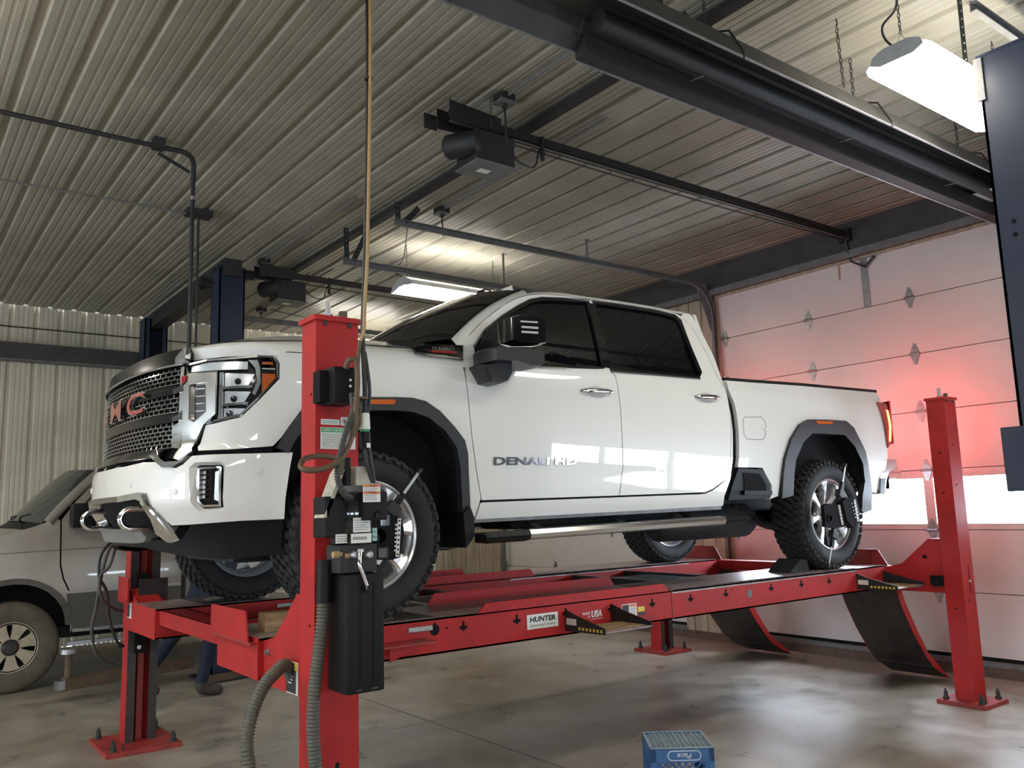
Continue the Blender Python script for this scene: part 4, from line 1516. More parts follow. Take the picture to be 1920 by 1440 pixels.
# ---- tail lamp and rear bumper
for mir in (False, True):
    tl_px = [(1643, 754), (1655, 756), (1664, 761), (1668, 778), (1669.5, 800), (1669, 830), (1664, 840)]
    tl = SPX([(1643, 754), (1652, 755.5), (1660, 758), (1668, 800), (1669, 830), (1663.5, 840)])
    x_end = PC[0][0]
    lens = panel('tail_lamp', [tl], 'red_lens', truck, off=.010, thick=.06, mirror=mir, grid=.06)
    sg = -1 if mir else 1
    # lens wraps round the tail
    xe = W(tl[3][0], 1.2)[0]
    MB().prism([(TY - sg * 1.0, ZR + 1.00), (TY - sg * 1.0, ZR + 1.37), (TY - sg * .90, ZR + 1.36), (TY - sg * .88, ZR + 1.00)], 'x', TX + 4.99, TX + 5.012).obj('lamp_wrap', 'red_lens', lens)
    MB().prism([(TY - sg * .985, ZR + 1.06), (TY - sg * .995, ZR + 1.34), (TY - sg * .90, ZR + 1.33), (TY - sg * .91, ZR + 1.06)], 'x', TX + 5.013, TX + 5.018).obj('stop_light', 'tail_glow', lens)
    seg = SPX([(1659.5, 769), (1662.5, 769.5), (1668.5, 800), (1668, 828), (1665, 828), (1665.2, 800)])
    panel('tail_light_guide', [seg], 'red_lamp', lens, off=.014, thick=.006, mirror=mir, grid=.06)
# rear bumper
mb = MB()
prof_b = [(5.02, .62), (5.10, .60), (5.27, .60), (5.30, .66), (5.30, .74), (5.24, .80), (5.20, .86), (5.04, .86)]
def bumper_sec(v, k, xs):
    return [tw((4.98 + (x - 4.98) * k + xs, v, z)) for x, z in prof_b]
secs = [(-.93, .45, 0), (-.92, .8, 0), (-.85, 1.0, 0), (-.4, 1.02, 0), (.4, 1.02, 0), (.85, 1.0, 0), (.92, .8, 0), (.93, .45, 0)]
vs, fs = [], []
for v, k, xs in secs: vs += bumper_sec(v, k, xs)
n = len(prof_b)
for i in range(len(secs) - 1):
    for j in range(n):
        a = i * n + j; b = i * n + (j + 1) % n
        fs.append((a, b, b + n, a + n))
fs += [tuple(range(n)), tuple(range(len(vs) - n, len(vs)))]
rbp = mesh_obj('rear_bumper', vs, fs, 'chrome', truck, smooth=True, sharp=35)
def bq(pts, y0, y1, name, m):
    q = [PY(u, v, TY - .97) for u, v in pts]
    for sg in (1, -1):
        MB().prism([(p[0], p[2]) for p in q], 'y', TY - sg * y0, TY - sg * y1).obj(name, m, rbp)
bq([(1643, 926), (1644, 893), (1648, 877), (1657, 866), (1666, 861), (1674, 862), (1675, 878), (1668, 881), (1661, 886), (1656, 900), (1653, 927)], 1.0, .80, 'bumper_corner', 'bumper_bright')
bq([(1643, 926), (1644, 897), (1653, 897), (1652, 927)], 1.006, .90, 'bumper_end_cap', 'black_plastic')
MB().box(tw((5.05, .70, .862)), tw((5.26, -.70, .872))).obj('bumper_step_pad', 'black_plastic', rbp)
mb = MB().box(tw((4.9, .05, .48)), tw((5.34, -.05, .58)))
mb.obj('hitch_receiver', 'black_iron', rbp)
# reflector side of the bed bottom behind the wheel
both('bed_lower_trim', [SPX([(1634, 921), (1641, 885), (1652, 868), (1664, 862), (1663, 872), (1645, 925)])], 'white_paint', truck, off=-.004, thick=.04)

# ---- underbody: frame rails, axles, springs, tank, exhaust, driveshaft
for sg in (1, -1):
    MB().bar(tw((-.75, sg * .45, .52)), tw((5.0, sg * .45, .56)), .08, .16).obj('frame_rail', 'black_iron', truck)
mb = MB().cyl(tw((0, -.75, .425)), tw((0, .75, .425)), .05, n=14)
mb.lathe([(.0, -.15), (.1, -.13), (.14, 0), (.1, .13), (0, .15)], tw((0, -.25, .425)), (0, 1, 0), 16)
mb.obj('front_axle', 'black_iron', truck, smooth=True)
mb = MB().cyl(tw((4.036, -.75, .425)), tw((4.036, .75, .425)), .06, n=14)
mb.lathe([(.0, -.2), (.12, -.15), (.18, 0), (.12, .15), (0, .2)], tw((4.036, 0, .425)), (0, 1, 0), 18)
mb.obj('rear_axle', 'black_iron', truck, smooth=True)
for sg in (1, -1):
    MB().tube(smooth_path([tw((3.35, sg * .55, .50)), tw((3.75, sg * .55, .36)), tw((4.036, sg * .55, .345)), tw((4.35, sg * .55, .37)), tw((4.75, sg * .55, .52))], 6), .035, 8).obj('leaf_spring', 'black_iron', truck)
MB().lathe([(0, -.55), (.10, -.54), (.13, -.48), (.13, .48), (.10, .54), (0, .55)], tw((3.05, .50, .40)), (1, 0, 0), 18).obj('exhaust_tank', 'black_iron', truck, smooth=True)
MB().box(tw((1.0, .82, .42)), tw((2.4, .50, .56)), bev=.03).obj('fuel_tank', 'black_matte', truck)
MB().box(tw((-.5, .42, .30)), tw((.9, -.42, .50)), bev=.05).obj('skid_plate', 'black_iron', truck)
MB().cyl(tw((.9, .05, .48)), tw((3.9, .0, .43)), .05, n=12).obj('drive_shaft', 'black_iron', truck)

# ---- wheels
def tire_profile():
    return [(.270, -.105), (.285, -.125), (.32, -.140), (.36, -.142), (.392, -.132), (.408, -.112), (.412, -.06), (.413, 0), (.412, .06), (.408, .112), (.392, .132), (.36, .142), (.32, .140), (.285, .125), (.270, .105)]
def build_wheel(c, side, name='wheel'):
    """c: hub centre in truck frame; side +1 = outer face towards the camera"""
    cw = tw(c)
    ax = Vector((0, -side, 0))
    w = MB().lathe(tire_profile(), cw, ax, 64).obj(name, 'rubber', truck, smooth=True, sharp=60)
    # tread lugs
    mb = MB()
    N = 46
    def P(a, r, h):
        return cw + ax * h + Vector((cos(a) * r, 0, sin(a) * r))
    for k in range(N):
        a0 = 2 * pi * k / N
        da = 2 * pi / N
        for rows in (((.118, .145), .398, .70, 0.0), ((.070, .112), .410, .72, .15), ((.022, .064), .411, .66, .45), ((-.028, .016), .411, .66, .0), ((-.072, -.034), .411, .66, .5), ((-.112, -.078), .410, .72, .2), ((-.145, -.118), .398, .70, .5)):
            (h0, h1), rb_, fr, ph = rows
            aa = a0 + da * ph
            ab = aa + da * fr * (1 if k % 2 else .86)
            sk = da * .22
            rt = .4255 if abs(h0) < .115 and abs(h1) < .115 else .4175
            edge = abs(h0) > .115 or abs(h1) > .115
            def rr(h, r): return r - (.010 if abs(h) > .14 else 0)
            b = [P(aa, rb_ - .006, h0), P(ab, rb_ - .006, h0), P(ab + sk, rb_ - .006, h1), P(aa + sk, rb_ - .006, h1)]
            t = [P(aa + da * .04, rr(h0, rt), h0), P(ab - da * .04, rr(h0, rt), h0), P(ab + sk - da * .04, rr(h1, rt), h1), P(aa + sk + da * .04, rr(h1, rt), h1)]
            mb.add(b + t, [(4, 5, 6, 7), (0, 1, 5, 4), (1, 2, 6, 5), (2, 3, 7, 6), (3, 0, 4, 7)])
        # side biters on the outer wall
        for sgn in (1, -1):
            for j in (0,):
                aa = a0 + da * .15
                ab = a0 + da * (.75 if k % 2 else .6)
                r0, r1 = (.378, .402) if k % 2 else (.385, .402)
                h = sgn * .137
                b = [P(aa, r0, h), P(ab, r0, h), P(ab, r1, sgn * .126), P(aa, r1, sgn * .126)]
                t = [P(aa, r0 + .003, h + sgn * .006), P(ab, r0 + .003, h + sgn * .006), P(ab, r1 + .004, sgn * .134), P(aa, r1 + .004, sgn * .134)]
                mb.add(b + t, [(4, 5, 6, 7), (0, 1, 5, 4), (1, 2, 6, 5), (2, 3, 7, 6), (3, 0, 4, 7)])
    tag(mb.obj('tread', 'tread_rubber', w), kind='stuff')
    # rim: barrel, lip, spokes, hub
    MB().lathe([(.262, .120), (.272, .126), (.279, .122), (.280, .112), (.270, .100), (.258, .092), (.250, .06), (.235, .0), (.235, -.09), (.262, -.115), (.275, -.12)], cw, ax, 64).obj('rim', 'wheel_silver', w, smooth=True, sharp=50)
    MB().lathe([(.0, -.02), (.16, -.02), (.165, .01), (.0, .012)], cw, ax, 32).obj('brake_disc', 'dark_steel', w)
    NS = 8
    a = 0.0
    prot = None
    for k in range(NS):
        a = 2 * pi * k / NS + .16
        mbs_ = MB()
        # spoke: chunky Y-shaped arm widening to the rim, faceted
        cs = []
        for r, wd, hh, tk in ((.070, .048, .070, .03), (.12, .044, .088, .035), (.18, .050, .104, .04), (.228, .076, .112, .045), (.264, .122, .115, .045)):
            d = Vector((cos(a), 0, sin(a))); t = Vector((-sin(a), 0, cos(a)))
            ctr = cw + d * r
            cs.append([ctr + t * (-wd / 2) + ax * (hh - tk), ctr + t * (-wd / 2) + ax * (hh - .010), ctr + t * (-wd * .28) + ax * hh, ctr + t * (wd * .28) + ax * hh, ctr + t * (wd / 2) + ax * (hh - .010), ctr + t * (wd / 2) + ax * (hh - tk)])
        vs = [q for c_ in cs for q in c_]
        fs = []
        for i in range(len(cs) - 1):
            for j in range(6):
                p0 = i * 6 + j; p1 = i * 6 + (j + 1) % 6
                fs.append((p0, p1, p1 + 6, p0 + 6))
        fs.append(tuple(range(5, -1, -1)))
        mbs_.add(vs, fs)
        mbs_.obj('spoke', 'wheel_silver', w)
    hub = MB().lathe([(.0, .098), (.028, .098), (.036, .092), (.038, .07), (.088, .066), (.098, .055), (.10, .02)], cw, ax, 32).obj('hub', 'chrome', w, smooth=True, sharp=40)
    for k in range(8):
        b = 2 * pi * k / 8
        p = cw + Vector((cos(b) * .066, 0, sin(b) * .066))
        MB().cyl(p + ax * .066, p + ax * .092, .010, n=6).obj('lug_nut', 'chrome', hub)
    return w
zc = TIRE_R
build_wheel((0.0, .845, zc), 1)
build_wheel((4.036, .845, zc), 1)
build_wheel((0.0, -.845, zc), -1)
build_wheel((4.036, -.845, zc), -1)

# ================================================================== FOUR-POST LIFT
RW_N = (3.80, 4.35)          # near runway, y range
RW_F = (5.52, 6.08)          # far runway
RX0, RX1 = 1.42, 6.62
ZB = .815                    # underside of the runways
lift = thing('four_post_lift', (4.1, 4.9, 0), 'red four-post alignment lift carrying the white pickup truck', 'vehicle lift')

def column(x0, x1, y0, y1, h, open_y, base, cap=True, name='column'):
    """C-shaped post; open_y = +1 opens towards +y, -1 towards -y"""
    t = .012
    lip = .055
    ya, yb = (y0, y1)
    web = ya if open_y > 0 else yb
    op_ = yb if open_y > 0 else ya
    o_ = open_y
    mb = MB().prism([(x0, web), (x1, web), (x1, op_), (x1 - t, op_), (x1 - t, web + o_ * t), (x0 + t, web + o_ * t), (x0 + t, op_), (x0, op_)], 'z', .03, h)
    col = mb.obj(name, 'red_steel', lift)
    op = yb if open_y > 0 else ya
    for a, b in ((x0 + .001, x0 + lip), (x1 - lip, x1 - .001)):
        MB().box((a, op + open_y * .002, .03), (b, op - open_y * t, h - .002)).obj('guide_flange', 'grease_steel', col)
    # lifting ladder inside
    mid = (x0 + x1) / 2
    MB().box((mid - .02, op - open_y * .05, .03), (mid + .02, op - open_y * .065, h - .03)).obj('lock_ladder', 'red_steel_worn', col)
    bx0, bx1, by0, by1 = base
    bp = MB().box((bx0, by0, 0), (bx1, by1, .03), bev=.003).obj('base_plate', 'red_steel_worn', col)
    for px_, py_ in ((bx0 + .05, by0 + .05), (bx1 - .05, by0 + .05), (bx0 + .05, by1 - .05), (bx1 - .05, by1 - .05)):
        MB().hexbolt((px_, py_, .03), .013, .075).obj('anchor_bolt', 'dark_steel', col)
    for px_, py_ in ((bx0 + .11, by0 + .05), (bx1 - .11, by1 - .05)):
        MB().cyl((px_, py_, .03), (px_, py_, .07), .006, n=8).obj('levelling_screw', 'dark_steel', col)
    if cap:
        MB().box((x0 - .012, y0 - .012, h), (x1 + .012, y1 + .012, h + .022), bev=.002).obj('cap_plate', 'red_steel', col)
        mb = MB()
        for bx in (x0 + .04, x1 - .04):
            mb.box((bx - .008, y0 - .006, h - .02), (bx + .008, y0 + .002, h))
        mb.obj('cap_screw', 'dark_steel', col)
        mb = MB()
        cx, cy = mid - .01, (y0 + y1) / 2
        mb.cyl((cx, cy, h + .02), (cx, cy, h + .045), .022, n=6)
        mb.cyl((cx, cy, h + .045), (cx, cy, h + .10), .012, n=10)
        mb.obj('cable_stud', 'bare_steel', col)
        MB().cyl((mid + .05, cy - .02, h + .022), (mid + .05, cy - .02, h + .06), .018, n=6).obj('cable_nut', 'brown_rubber', col)
    return col
NFC = column(1.41, 1.60, 3.187, 3.327, 2.325, +1, (1.27, 1.74, 3.02, 3.50))
NRC = column(6.61, 6.79, 3.187, 3.327, 2.28, +1, (6.50, 6.86, 3.06, 3.42))
FFC = column(1.48, 1.68, 6.45, 6.60, 2.28, -1, (1.32, 1.80, 6.22, 6.77))
FRC = column(6.70, 6.88, 6.40, 6.55, 2.28, -1, (6.61, 7.00, 6.26, 6.72))
for o, lab in ((NFC, 'near front post carrying the black pump unit'), (NRC, 'near rear post by the tail lamp'), (FFC, 'far front post'), (FRC, 'far rear post')):
    o['label'] = lab
# slots, holes
MB().box((1.50, 3.1855, .30), (1.516, 3.19, .58)).obj('slot', 'black_matte', NFC)
for z in (1.93, 1.62, .75):
    MB().cyl((6.675, 3.1855, z), (6.675, 3.19, z), .008, n=10).obj('screw_hole', 'black_matte', NRC)
    MB().cyl((6.6085, 3.26, z - .06), (6.612, 3.26, z - .06), .008, n=10).obj('screw_hole', 'black_matte', NRC)
MB().box((6.715, 3.1845, .80), (6.722, 3.19, 1.0)).obj('slot', 'black_matte', NRC)
MB().lathe([(0, .014), (.008, .012), (.013, 0)], (6.72, 3.187, .89), (0, -1, 0), 12).obj('slot_bolt', 'bare_steel', NRC)
for z in (2.02, 1.1, .80, .66):
    MB().cyl((1.4085, 3.23, z), (1.412, 3.23, z), .006, n=8).obj('screw_hole', 'black_matte', NFC)
# far front post: black back plate with white plugs, warning label
MB().box((1.52, 6.43, .62), (1.60, 6.448, 1.16)).obj('guard_plate', 'black_matte', FFC)
for z in (1.44, 1.52):
    MB().lathe([(0, .008), (.008, .006), (.011, 0)], (1.575, 6.448, z), (0, -1, 0), 10).obj('plug', 'label_white', FFC)
MB().lathe([(0, .008), (.012, .006), (.015, 0)], (1.55, 6.43, .66), (0, -1, 0), 10).obj('plug', 'label_white', FFC)

# yokes (cross beams)
def yoke(xa, xb):
    pl = [(3.335, 1.21), (3.43, 1.21), (3.66, 1.015), (3.78, .985), (6.00, .985), (6.12, 1.02), (6.24, 1.06), (6.44, 1.06), (6.44, .80), (6.10, .80), (5.80, .90), (4.30, .90), (3.98, .80), (3.335, .80)]
    y = MB()
    t = .012
    y.prism(pl, 'x', xa, xa + t)
    y.prism(pl, 'x', xb - t, xb)
    for (a, b) in zip(pl, pl[1:] + pl[:1]):
        y.add([(xa, a[0], a[1]), (xb, a[0], a[1]), (xb, b[0], b[1]), (xa, b[0], b[1])], [(0, 1, 2, 3)])
    return y.obj('yoke', 'red_steel', lift)
YF = yoke(1.44, 1.60)
YR = yoke(6.63, 6.77)
YF['label'] = 'front cross beam'
YR['label'] = 'rear cross beam'
# sleeve of the front yoke round the far post
mb = MB()
mb.box((1.40, 6.16, 1.00), (1.41, 6.44, 1.15))
mb.box((1.40, 6.16, .985), (1.66, 6.44, .997))
mb.obj('yoke_sleeve', 'red_steel', YF)
MB().box((1.47, 6.155, 1.0), (1.655, 6.165, 1.14)).obj('yoke_sleeve_end', 'grease_steel', YF)
for y, z in ((3.47, 1.07), (3.40, .86)):
    MB().cyl((6.626, y, z), (6.632, y, z), .016, n=14).obj('gusset_hole', 'black_matte', YR)
MB().box((6.60, 3.335, .855), (6.632, 3.43, .93)).obj('latch_housing', 'black_matte', YR)
MB().hexbolt((1.44, 3.74, .94), .009, .02, (-1, 0, 0)).obj('yoke_bolt', 'bare_steel', YF)

# runways
def runway(y0, y1, lips):
    mb = MB()
    mb.box((RX0, y0, ZR - .012), (RX1, y1, ZR))
    deck = mb.obj('runway', 'deck_steel', lift)
    for yy, s in ((y0, 1), (y1, -1)):
        m = MB()
        m.box((RX0, yy, ZB), (RX1, yy + s * .010, ZR - .001))
        m.box((RX0, yy, ZB), (RX1, yy + s * .05, ZB + .010))
        m.obj('side_rail', 'red_steel', deck)
    m = MB()
    for x in np.arange(RX0 + .5, RX1, .62):
        m.box((x, y0 + .01, ZB + .02), (x + .008, y1 - .01, ZR - .012))
    m.obj('cross_ribs', 'red_steel_worn', deck)
    for xa, xb, yy, hgt, t in lips:
        MB().prism([(xa, ZR - .004), (xa + .05, ZR + hgt), (xb - .05, ZR + hgt), (xb, ZR - .004)], 'y', yy, yy + t).obj('deck_lip', 'red_steel', deck)
    return deck
rn = runway(RW_N[0], RW_N[1], [(2.60, 4.07, 3.795, .045, .008), (2.62, 4.12, 4.345, .062, .008)])
rf = runway(RW_F[0], RW_F[1], [(2.70, 4.35, 5.515, .055, .008), (2.70, 4.05, 6.075, .055, .008)])
rn['label'] = 'near runway with maker plate'
rf['label'] = 'far runway'
# slip plates at the back
for y0, y1, rr in ((RW_N[0], RW_N[1], rn), (RW_F[0], RW_F[1], rf)):
    MB().box((4.12, y0 + .004, ZR + .001), (6.20, y0 + .02, ZR + .0035)).obj('slip_plate_gap', 'black_matte', rr)
    MB().box((4.10, y0 - .004, ZR - .022), (6.20, y0 + .001, ZR - .012)).obj('slip_plate_lip', 'deck_steel', rr)
    MB().box((4.12, y0 + .022, ZR), (6.20, y1 - .03, ZR + .004), bev=.001).obj('slip_plate', 'deck_steel', rr)
    MB().box((4.09, y0 - .003, ZB + .0), (4.098, y0 + .0, ZR)).obj('weld_seam', 'red_steel_worn', rr)
    # turn plate under the front wheel with its lock bar
    MB().box((1.72, y0 + .04, ZR), (2.36, y1 - .02, ZR + .002)).obj('turn_plate_pan', 'dark_steel', rr)
    MB().lathe([(0, .004), (.205, .004), (.21, 0)], (2.0, (y0 + y1) / 2 - .02, ZR + .0005), (0, 0, 1), 32).obj('turn_plate', 'bare_steel', rr)
    MB().box((2.18, y0 - .005, ZR - .06), (2.32, y0 + .06, ZR - .035), bev=.004).obj('turn_plate_handle', 'bare_steel', rr)
# notch and shelf at the front of the near runway where the turn plate slides out
MB().box((1.66, 3.66, ZR - .10), (2.26, 3.80, ZR - .09)).obj('turn_plate_shelf', 'red_steel_worn', rn)
MB().prism([(2.02, ZR - .10), (2.24, ZR - .10), (2.02, ZB + .01)], 'y', 3.70, 3.706).obj('shelf_gusset', 'red_steel', rn)
# rolling jack bridges between the runways
for x, w in ((2.75, .55), (4.75, .60)):
    jb = MB()
    jb.box((x, RW_N[1] + .0, ZR - .10), (x + .05, RW_F[0], ZR - .03))
    jb.box((x + w, RW_N[1] + .0, ZR - .10), (x + w + .05, RW_F[0], ZR - .03))
    jb.box((x + .05, 4.7, ZR - .14), (x + w, 5.2, ZR - .04))
    o = jb.obj('jack_bridge', 'black_iron', lift)
    MB().box((x + .01, RW_N[1], ZR - .032), (x + .04, RW_F[0], ZR - .024)).obj('bridge_wear_strip', 'bare_steel', o)
# inner shelves on which the bridge rolls
for y in (RW_N[1], RW_F[0] - .03):
    MB().box((RX0 + .2, y, ZR - .125), (RX1 - .2, y + .03, ZR - .11)).obj('bridge_rail', 'red_steel_worn', lift)
# plus-shaped slots along the near runway
def on_rw(u, v): return PY(u, v, RW_N[0])
slot = None
for u, v in ((868.7, 1175), (969, 1162.5), (1061, 1149), (1145.5, 1141), (1223, 1131.5), (1294.8, 1122), (1361, 1113.4), (1446, 1102.4), (1502.5, 1095), (1554.5, 1089)):
    p = on_rw(u, v)
    if slot is None:
        m = MB()
        m.box((p[0] - .007, 3.7985, p[2] - .022), (p[0] + .007, 3.8005, p[2] + .028))
        m.box((p[0] - .024, 3.7985, p[2] - .012), (p[0] + .024, 3.8005, p[2] + .004))
        slot = m.obj('plus_slot', 'black_matte', rn, origin=p)
    else:
        copy_obj(slot, p, rn)
for u, v, r, mm in ((815, 1181, .028, 'black_matte'), (1405, 1113, .028, 'galv_dull'), (815, 1169, .005, 'black_matte'), (838, 1178, .006, 'black_matte'), (1372, 1105, .005, 'black_matte')):
    p = on_rw(u, v)
    MB().cyl((p[0], 3.7985, p[2]), (p[0], 3.8005, p[2]), r, n=24).obj('rail_hole', mm, rn)
# maker plate and stickers on the near runway
def rw_quad(u0, v0, u1, v1):
    a, b = on_rw(u0, v0), on_rw(u1, v1)
    return a, b
c = (on_rw(988, 1155) + on_rw(1046, 1172)) / 2
w_ = on_rw(1046, 1160)[0] - on_rw(988, 1168)[0]
pl = plate('maker_plate', 'label_white', rn, (c[0], RW_N[0], c[2]), (1, 0, 0), (0, 0, 1), w_, .078, .002)
text_obj('maker_plate_lettering', 'HUNTER', 'label_black', pl, (c[0], RW_N[0], c[2] + .012), (1, 0, 0), (0, 0, 1), width=w_ * .84, height=.030, bold=.045, shear=.15, lift=.0026)
text_obj('maker_plate_lettering', 'Engineering Company', 'label_black', pl, (c[0], RW_N[0], c[2] - .021), (1, 0, 0), (0, 0, 1), width=w_ * .82, height=.017, lift=.0026)
p = on_rw(1099, 1151)
text_obj('sticker_lettering', 'MADE', 'label_white', rn, (p[0] + .0, RW_N[0], p[2] + .002), (1, 0, 0), (0, 0, 1), width=.060, height=.016, bold=.012, shear=.15, lift=.0015)
text_obj('sticker_lettering', 'IN', 'label_white', rn, (p[0] + .020, RW_N[0], p[2] - .019), (1, 0, 0), (0, 0, 1), width=.018, height=.014, bold=.012, shear=.15, lift=.0015)
text_obj('sticker_lettering', 'USA', 'label_white', rn, (p[0] + .082, RW_N[0], p[2] - .006), (1, 0, 0), (0, 0, 1), width=.085, height=.040, bold=.04, shear=.15, lift=.0015)
MB().box((p[0] + .03, RW_N[0] - .0015, p[2] - .036), (p[0] + .125, RW_N[0] - .0005, p[2] - .033)).obj('sticker_line', 'label_white', rn)
p = on_rw(1180, 1144)
st = plate('warning_sticker', 'label_white', rn, (p[0], RW_N[0], p[2]), (1, 0, 0), (0, 0, 1), .125, .075, .0015)
plate('sticker_panel', 'label_black', st, (p[0] - .032, RW_N[0] - .0015, p[2]), (1, 0, 0), (0, 0, 1), .052, .066, .001)
plate('sticker_panel', 'label_orange', st, (p[0] + .028, RW_N[0] - .0015, p[2] + .026), (1, 0, 0), (0, 0, 1), .056, .014, .001)
print_lines('sticker_print', 'label_print', st, (p[0] + .028, RW_N[0] - .0015, p[2] - .010), (1, 0, 0), (0, 0, 1), .05, .045, 5, lift=.0008)
st2 = plate('caution_sticker', 'label_yellow', rn, (p[0] + .10, RW_N[0], p[2] - .002), (1, 0, 0), (0, 0, 1), .058, .030, .0015)
plate('sticker_panel', 'label_black', st2, (p[0] + .10, RW_N[0] - .0, p[2] - .03), (1, 0, 0), (0, 0, 1), .058, .020, .0012)

# front wheel stops
for (y0, y1), x in ((RW_N, 1.385), ((5.72, 6.08), 1.385)):
    rr = rn if y0 < 5 else rf
    if y0 < 5:
        MB().prism([(y0 + .05, ZR - .02), (y1 + .02, ZR - .02), (y1 + .02, ZR + .115), (y0 + .09, ZR + .115)], 'x', x, x + .008).obj('wheel_stop', 'red_steel', rr)
        MB().box((x, y0 + .02, ZR - .03), (RX0 + .02, y1, ZR - .02)).obj('stop_foot', 'red_steel_worn', rr)
    # front end plate of the runway
    MB().box((RX0 - .006, y0 if y0 < 5 else 5.52, ZB), (RX0, y1, ZR - .001)).obj('end_plate', 'red_steel', rr)
# rear wheel stops (ramps tipped up as chocks) and hanging ramps
for (y0, y1), yr in ((RW_N, (3.73, 4.20)), (RW_F, (5.25, 5.76))):
    rr = rn if y0 < 5 else rf
    MB().prism([(y0 + .02, ZR - .01), (y1 + .0, ZR - .01), (y1 - .03, ZR + .12), (y0 + .10, ZR + .12)], 'x', 6.70, 6.71).obj('rear_stop', 'red_steel_worn', rr)
    ya, yb = (RW_N[0] - .05, RW_N[1] - .10) if y0 < 5 else (5.35, 5.90)
    PR = [(6.64, .90), (6.66, .80), (6.72, .66), (6.86, .44), (7.02, .24), (7.14, .13), (7.36, .02)]
    if y0 > 5: PR = [(6.64, .90), (6.66, .80), (6.74, .64), (6.92, .40), (7.10, .20), (7.20, .13), (7.44, .02)]
    vs, fs = [], []
    for (x, z) in PR:
        vs += [(x, ya, z), (x, yb, z), (x + .010, yb, z + .008), (x + .010, ya, z + .008)]
    for i in range(len(PR) - 1):
        for k in range(4):
            a, b = i * 4 + k, i * 4 + (k + 1) % 4
            fs.append((a, b, b + 4, a + 4))
    rmp = mesh_obj('ramp', vs, fs, 'grease_steel', rr)
    # side flange
    for yy in (ya, yb):
        m = MB()
        fl = [.06, .07, .07, .065, .05, .06, .01]
        n = len(PR)
        V, Fc = [], []
        for (x, z), h in zip(PR, fl):
            V += [(x, yy - .004, z), (x, yy + .004, z), (x + h * .85, yy + .004, z + h * .45), (x + h * .85, yy - .004, z + h * .45)]
        for i in range(n - 1):
            for k in range(4):
                a, b = i * 4 + k, i * 4 + (k + 1) % 4
                Fc.append((a, b, b + 4, a + 4))
        mesh_obj('ramp_flange', V, Fc, 'red_steel', rmp)
    MB().cyl((PR[5][0], ya, PR[5][1] + .012), (PR[5][0], yb, PR[5][1] + .012), .014, n=10).obj('ramp_hinge', 'dark_steel', rmp)

# step platforms hooked on the near runway
def step(px):
    (ua, va), (ub, vb) = px
    a, b = on_rw(ua, va), on_rw(ub, vb)
    z0 = (a[2] + b[2]) / 2
    yo = 3.47
    par = None
    m = MB()
    m.box((a[0], yo, z0 - .075), (b[0], RW_N[0] - .06, z0 - .066))
    tr = m.obj('step', 'wood' if False else 'deck_steel', rn)
    for k in range(3):
        y = yo + .04 + k * .075
        MB().box((a[0] + .02, y, z0 - .066), (b[0] - .02, y + .05, z0 - .062)).obj('step_grip', 'wood', tr)
    for x in (a[0], b[0]):
        MB().prism([(RW_N[0], z0 + .03), (RW_N[0], z0 - .09), (yo, z0 - .082), (yo, z0 - .05), (RW_N[0] - .10, z0 + .0)], 'x', x - .004, x + .004).obj('step_bracket', 'black_iron', tr)
    for k in range(7):
        y = yo + .02 + k * .030
        MB().box((a[0] - .0055, y, z0 - .074), (a[0] - .004, y + .016, z0 - .058)).obj('step_tooth', 'label_yellow', tr)
    plate('step_label', 'label_white', tr, (a[0] - .004, RW_N[0] - .055, z0 - .035), (0, -1, 0), (0, 0, 1), .085, .035, .0015)
    return tr
step(((1060, 1152), (1146, 1142)))
step(((1606, 1083), (1655, 1076)))
# sticker on the near front post yoke and on the far post
plate('warning_sticker', 'label_white', YF, (1.44, 3.47, .868), (0, -1, 0), (0, 0, 1), .12, .13, .002)
plate('sticker_panel', 'label_black', YF, (1.438, 3.48, .868), (0, -1, 0), (0, 0, 1), .10, .12, .0015)
plate('sticker_panel', 'label_yellow', YF, (1.4385, 3.43, .915), (0, -1, 0), (0, 0, 1), .03, .03, .0022)
print_lines('sticker_print', 'label_white', YF, (1.4365, 3.485, .86), (0, -1, 0), (0, 0, 1), .05, .04, 3, lift=.001)
st = plate('warning_sticker', 'label_white', YF, (1.44, 6.26, .93), (0, -1, 0), (0, 0, 1), .10, .10, .002)
plate('sticker_panel', 'label_black', YF, (1.438, 6.28, .93), (0, -1, 0), (0, 0, 1), .05, .085, .0015)
print_lines('sticker_print', 'label_print', YF, (1.438, 6.235, .93), (0, -1, 0), (0, 0, 1), .035, .07, 4, lift=.001)

# stickers on the near front post
NY = 3.187
p = PY(634, 822, NY)
st = plate('safety_sticker', 'label_white', NFC, (p[0], NY, p[2]), (1, 0, 0), (0, 0, 1), .155, .088, .0015)
plate('sticker_header', 'label_green', st, (p[0], NY - .0015, p[2] + .033), (1, 0, 0), (0, 0, 1), .150, .018, .001)
text_obj('sticker_lettering', 'SAFETY INSTRUCTIONS', 'label_white', st, (p[0] + .0, NY - .0025, p[2] + .033), (1, 0, 0), (0, 0, 1), width=.138, height=.010, bold=.01, lift=.0006)
print_lines('sticker_print', 'label_print', st, (p[0], NY - .0015, p[2] - .010), (1, 0, 0), (0, 0, 1), .14, .058, 8, lift=.0008)
st = plate('serial_sticker', 'label_white', NFC, (p[0] - .035, NY, p[2] + .066), (1, 0, 0), (0, 0, 1), .082, .022, .0015)
plate('sticker_header', 'label_teal', st, (p[0] - .035, NY - .0015, p[2] + .070), (1, 0, 0), (0, 0, 1), .074, .006, .001)
print_lines('sticker_print', 'label_print', st, (p[0] - .035, NY - .0015, p[2] + .062), (1, 0, 0), (0, 0, 1), .07, .008, 1, lift=.0008)
st = plate('pictogram_sticker', 'label_white', NFC, (p[0] + .042, NY, p[2] + .071), (1, 0, 0), (0, 0, 1), .062, .034, .0015)
mb = MB()
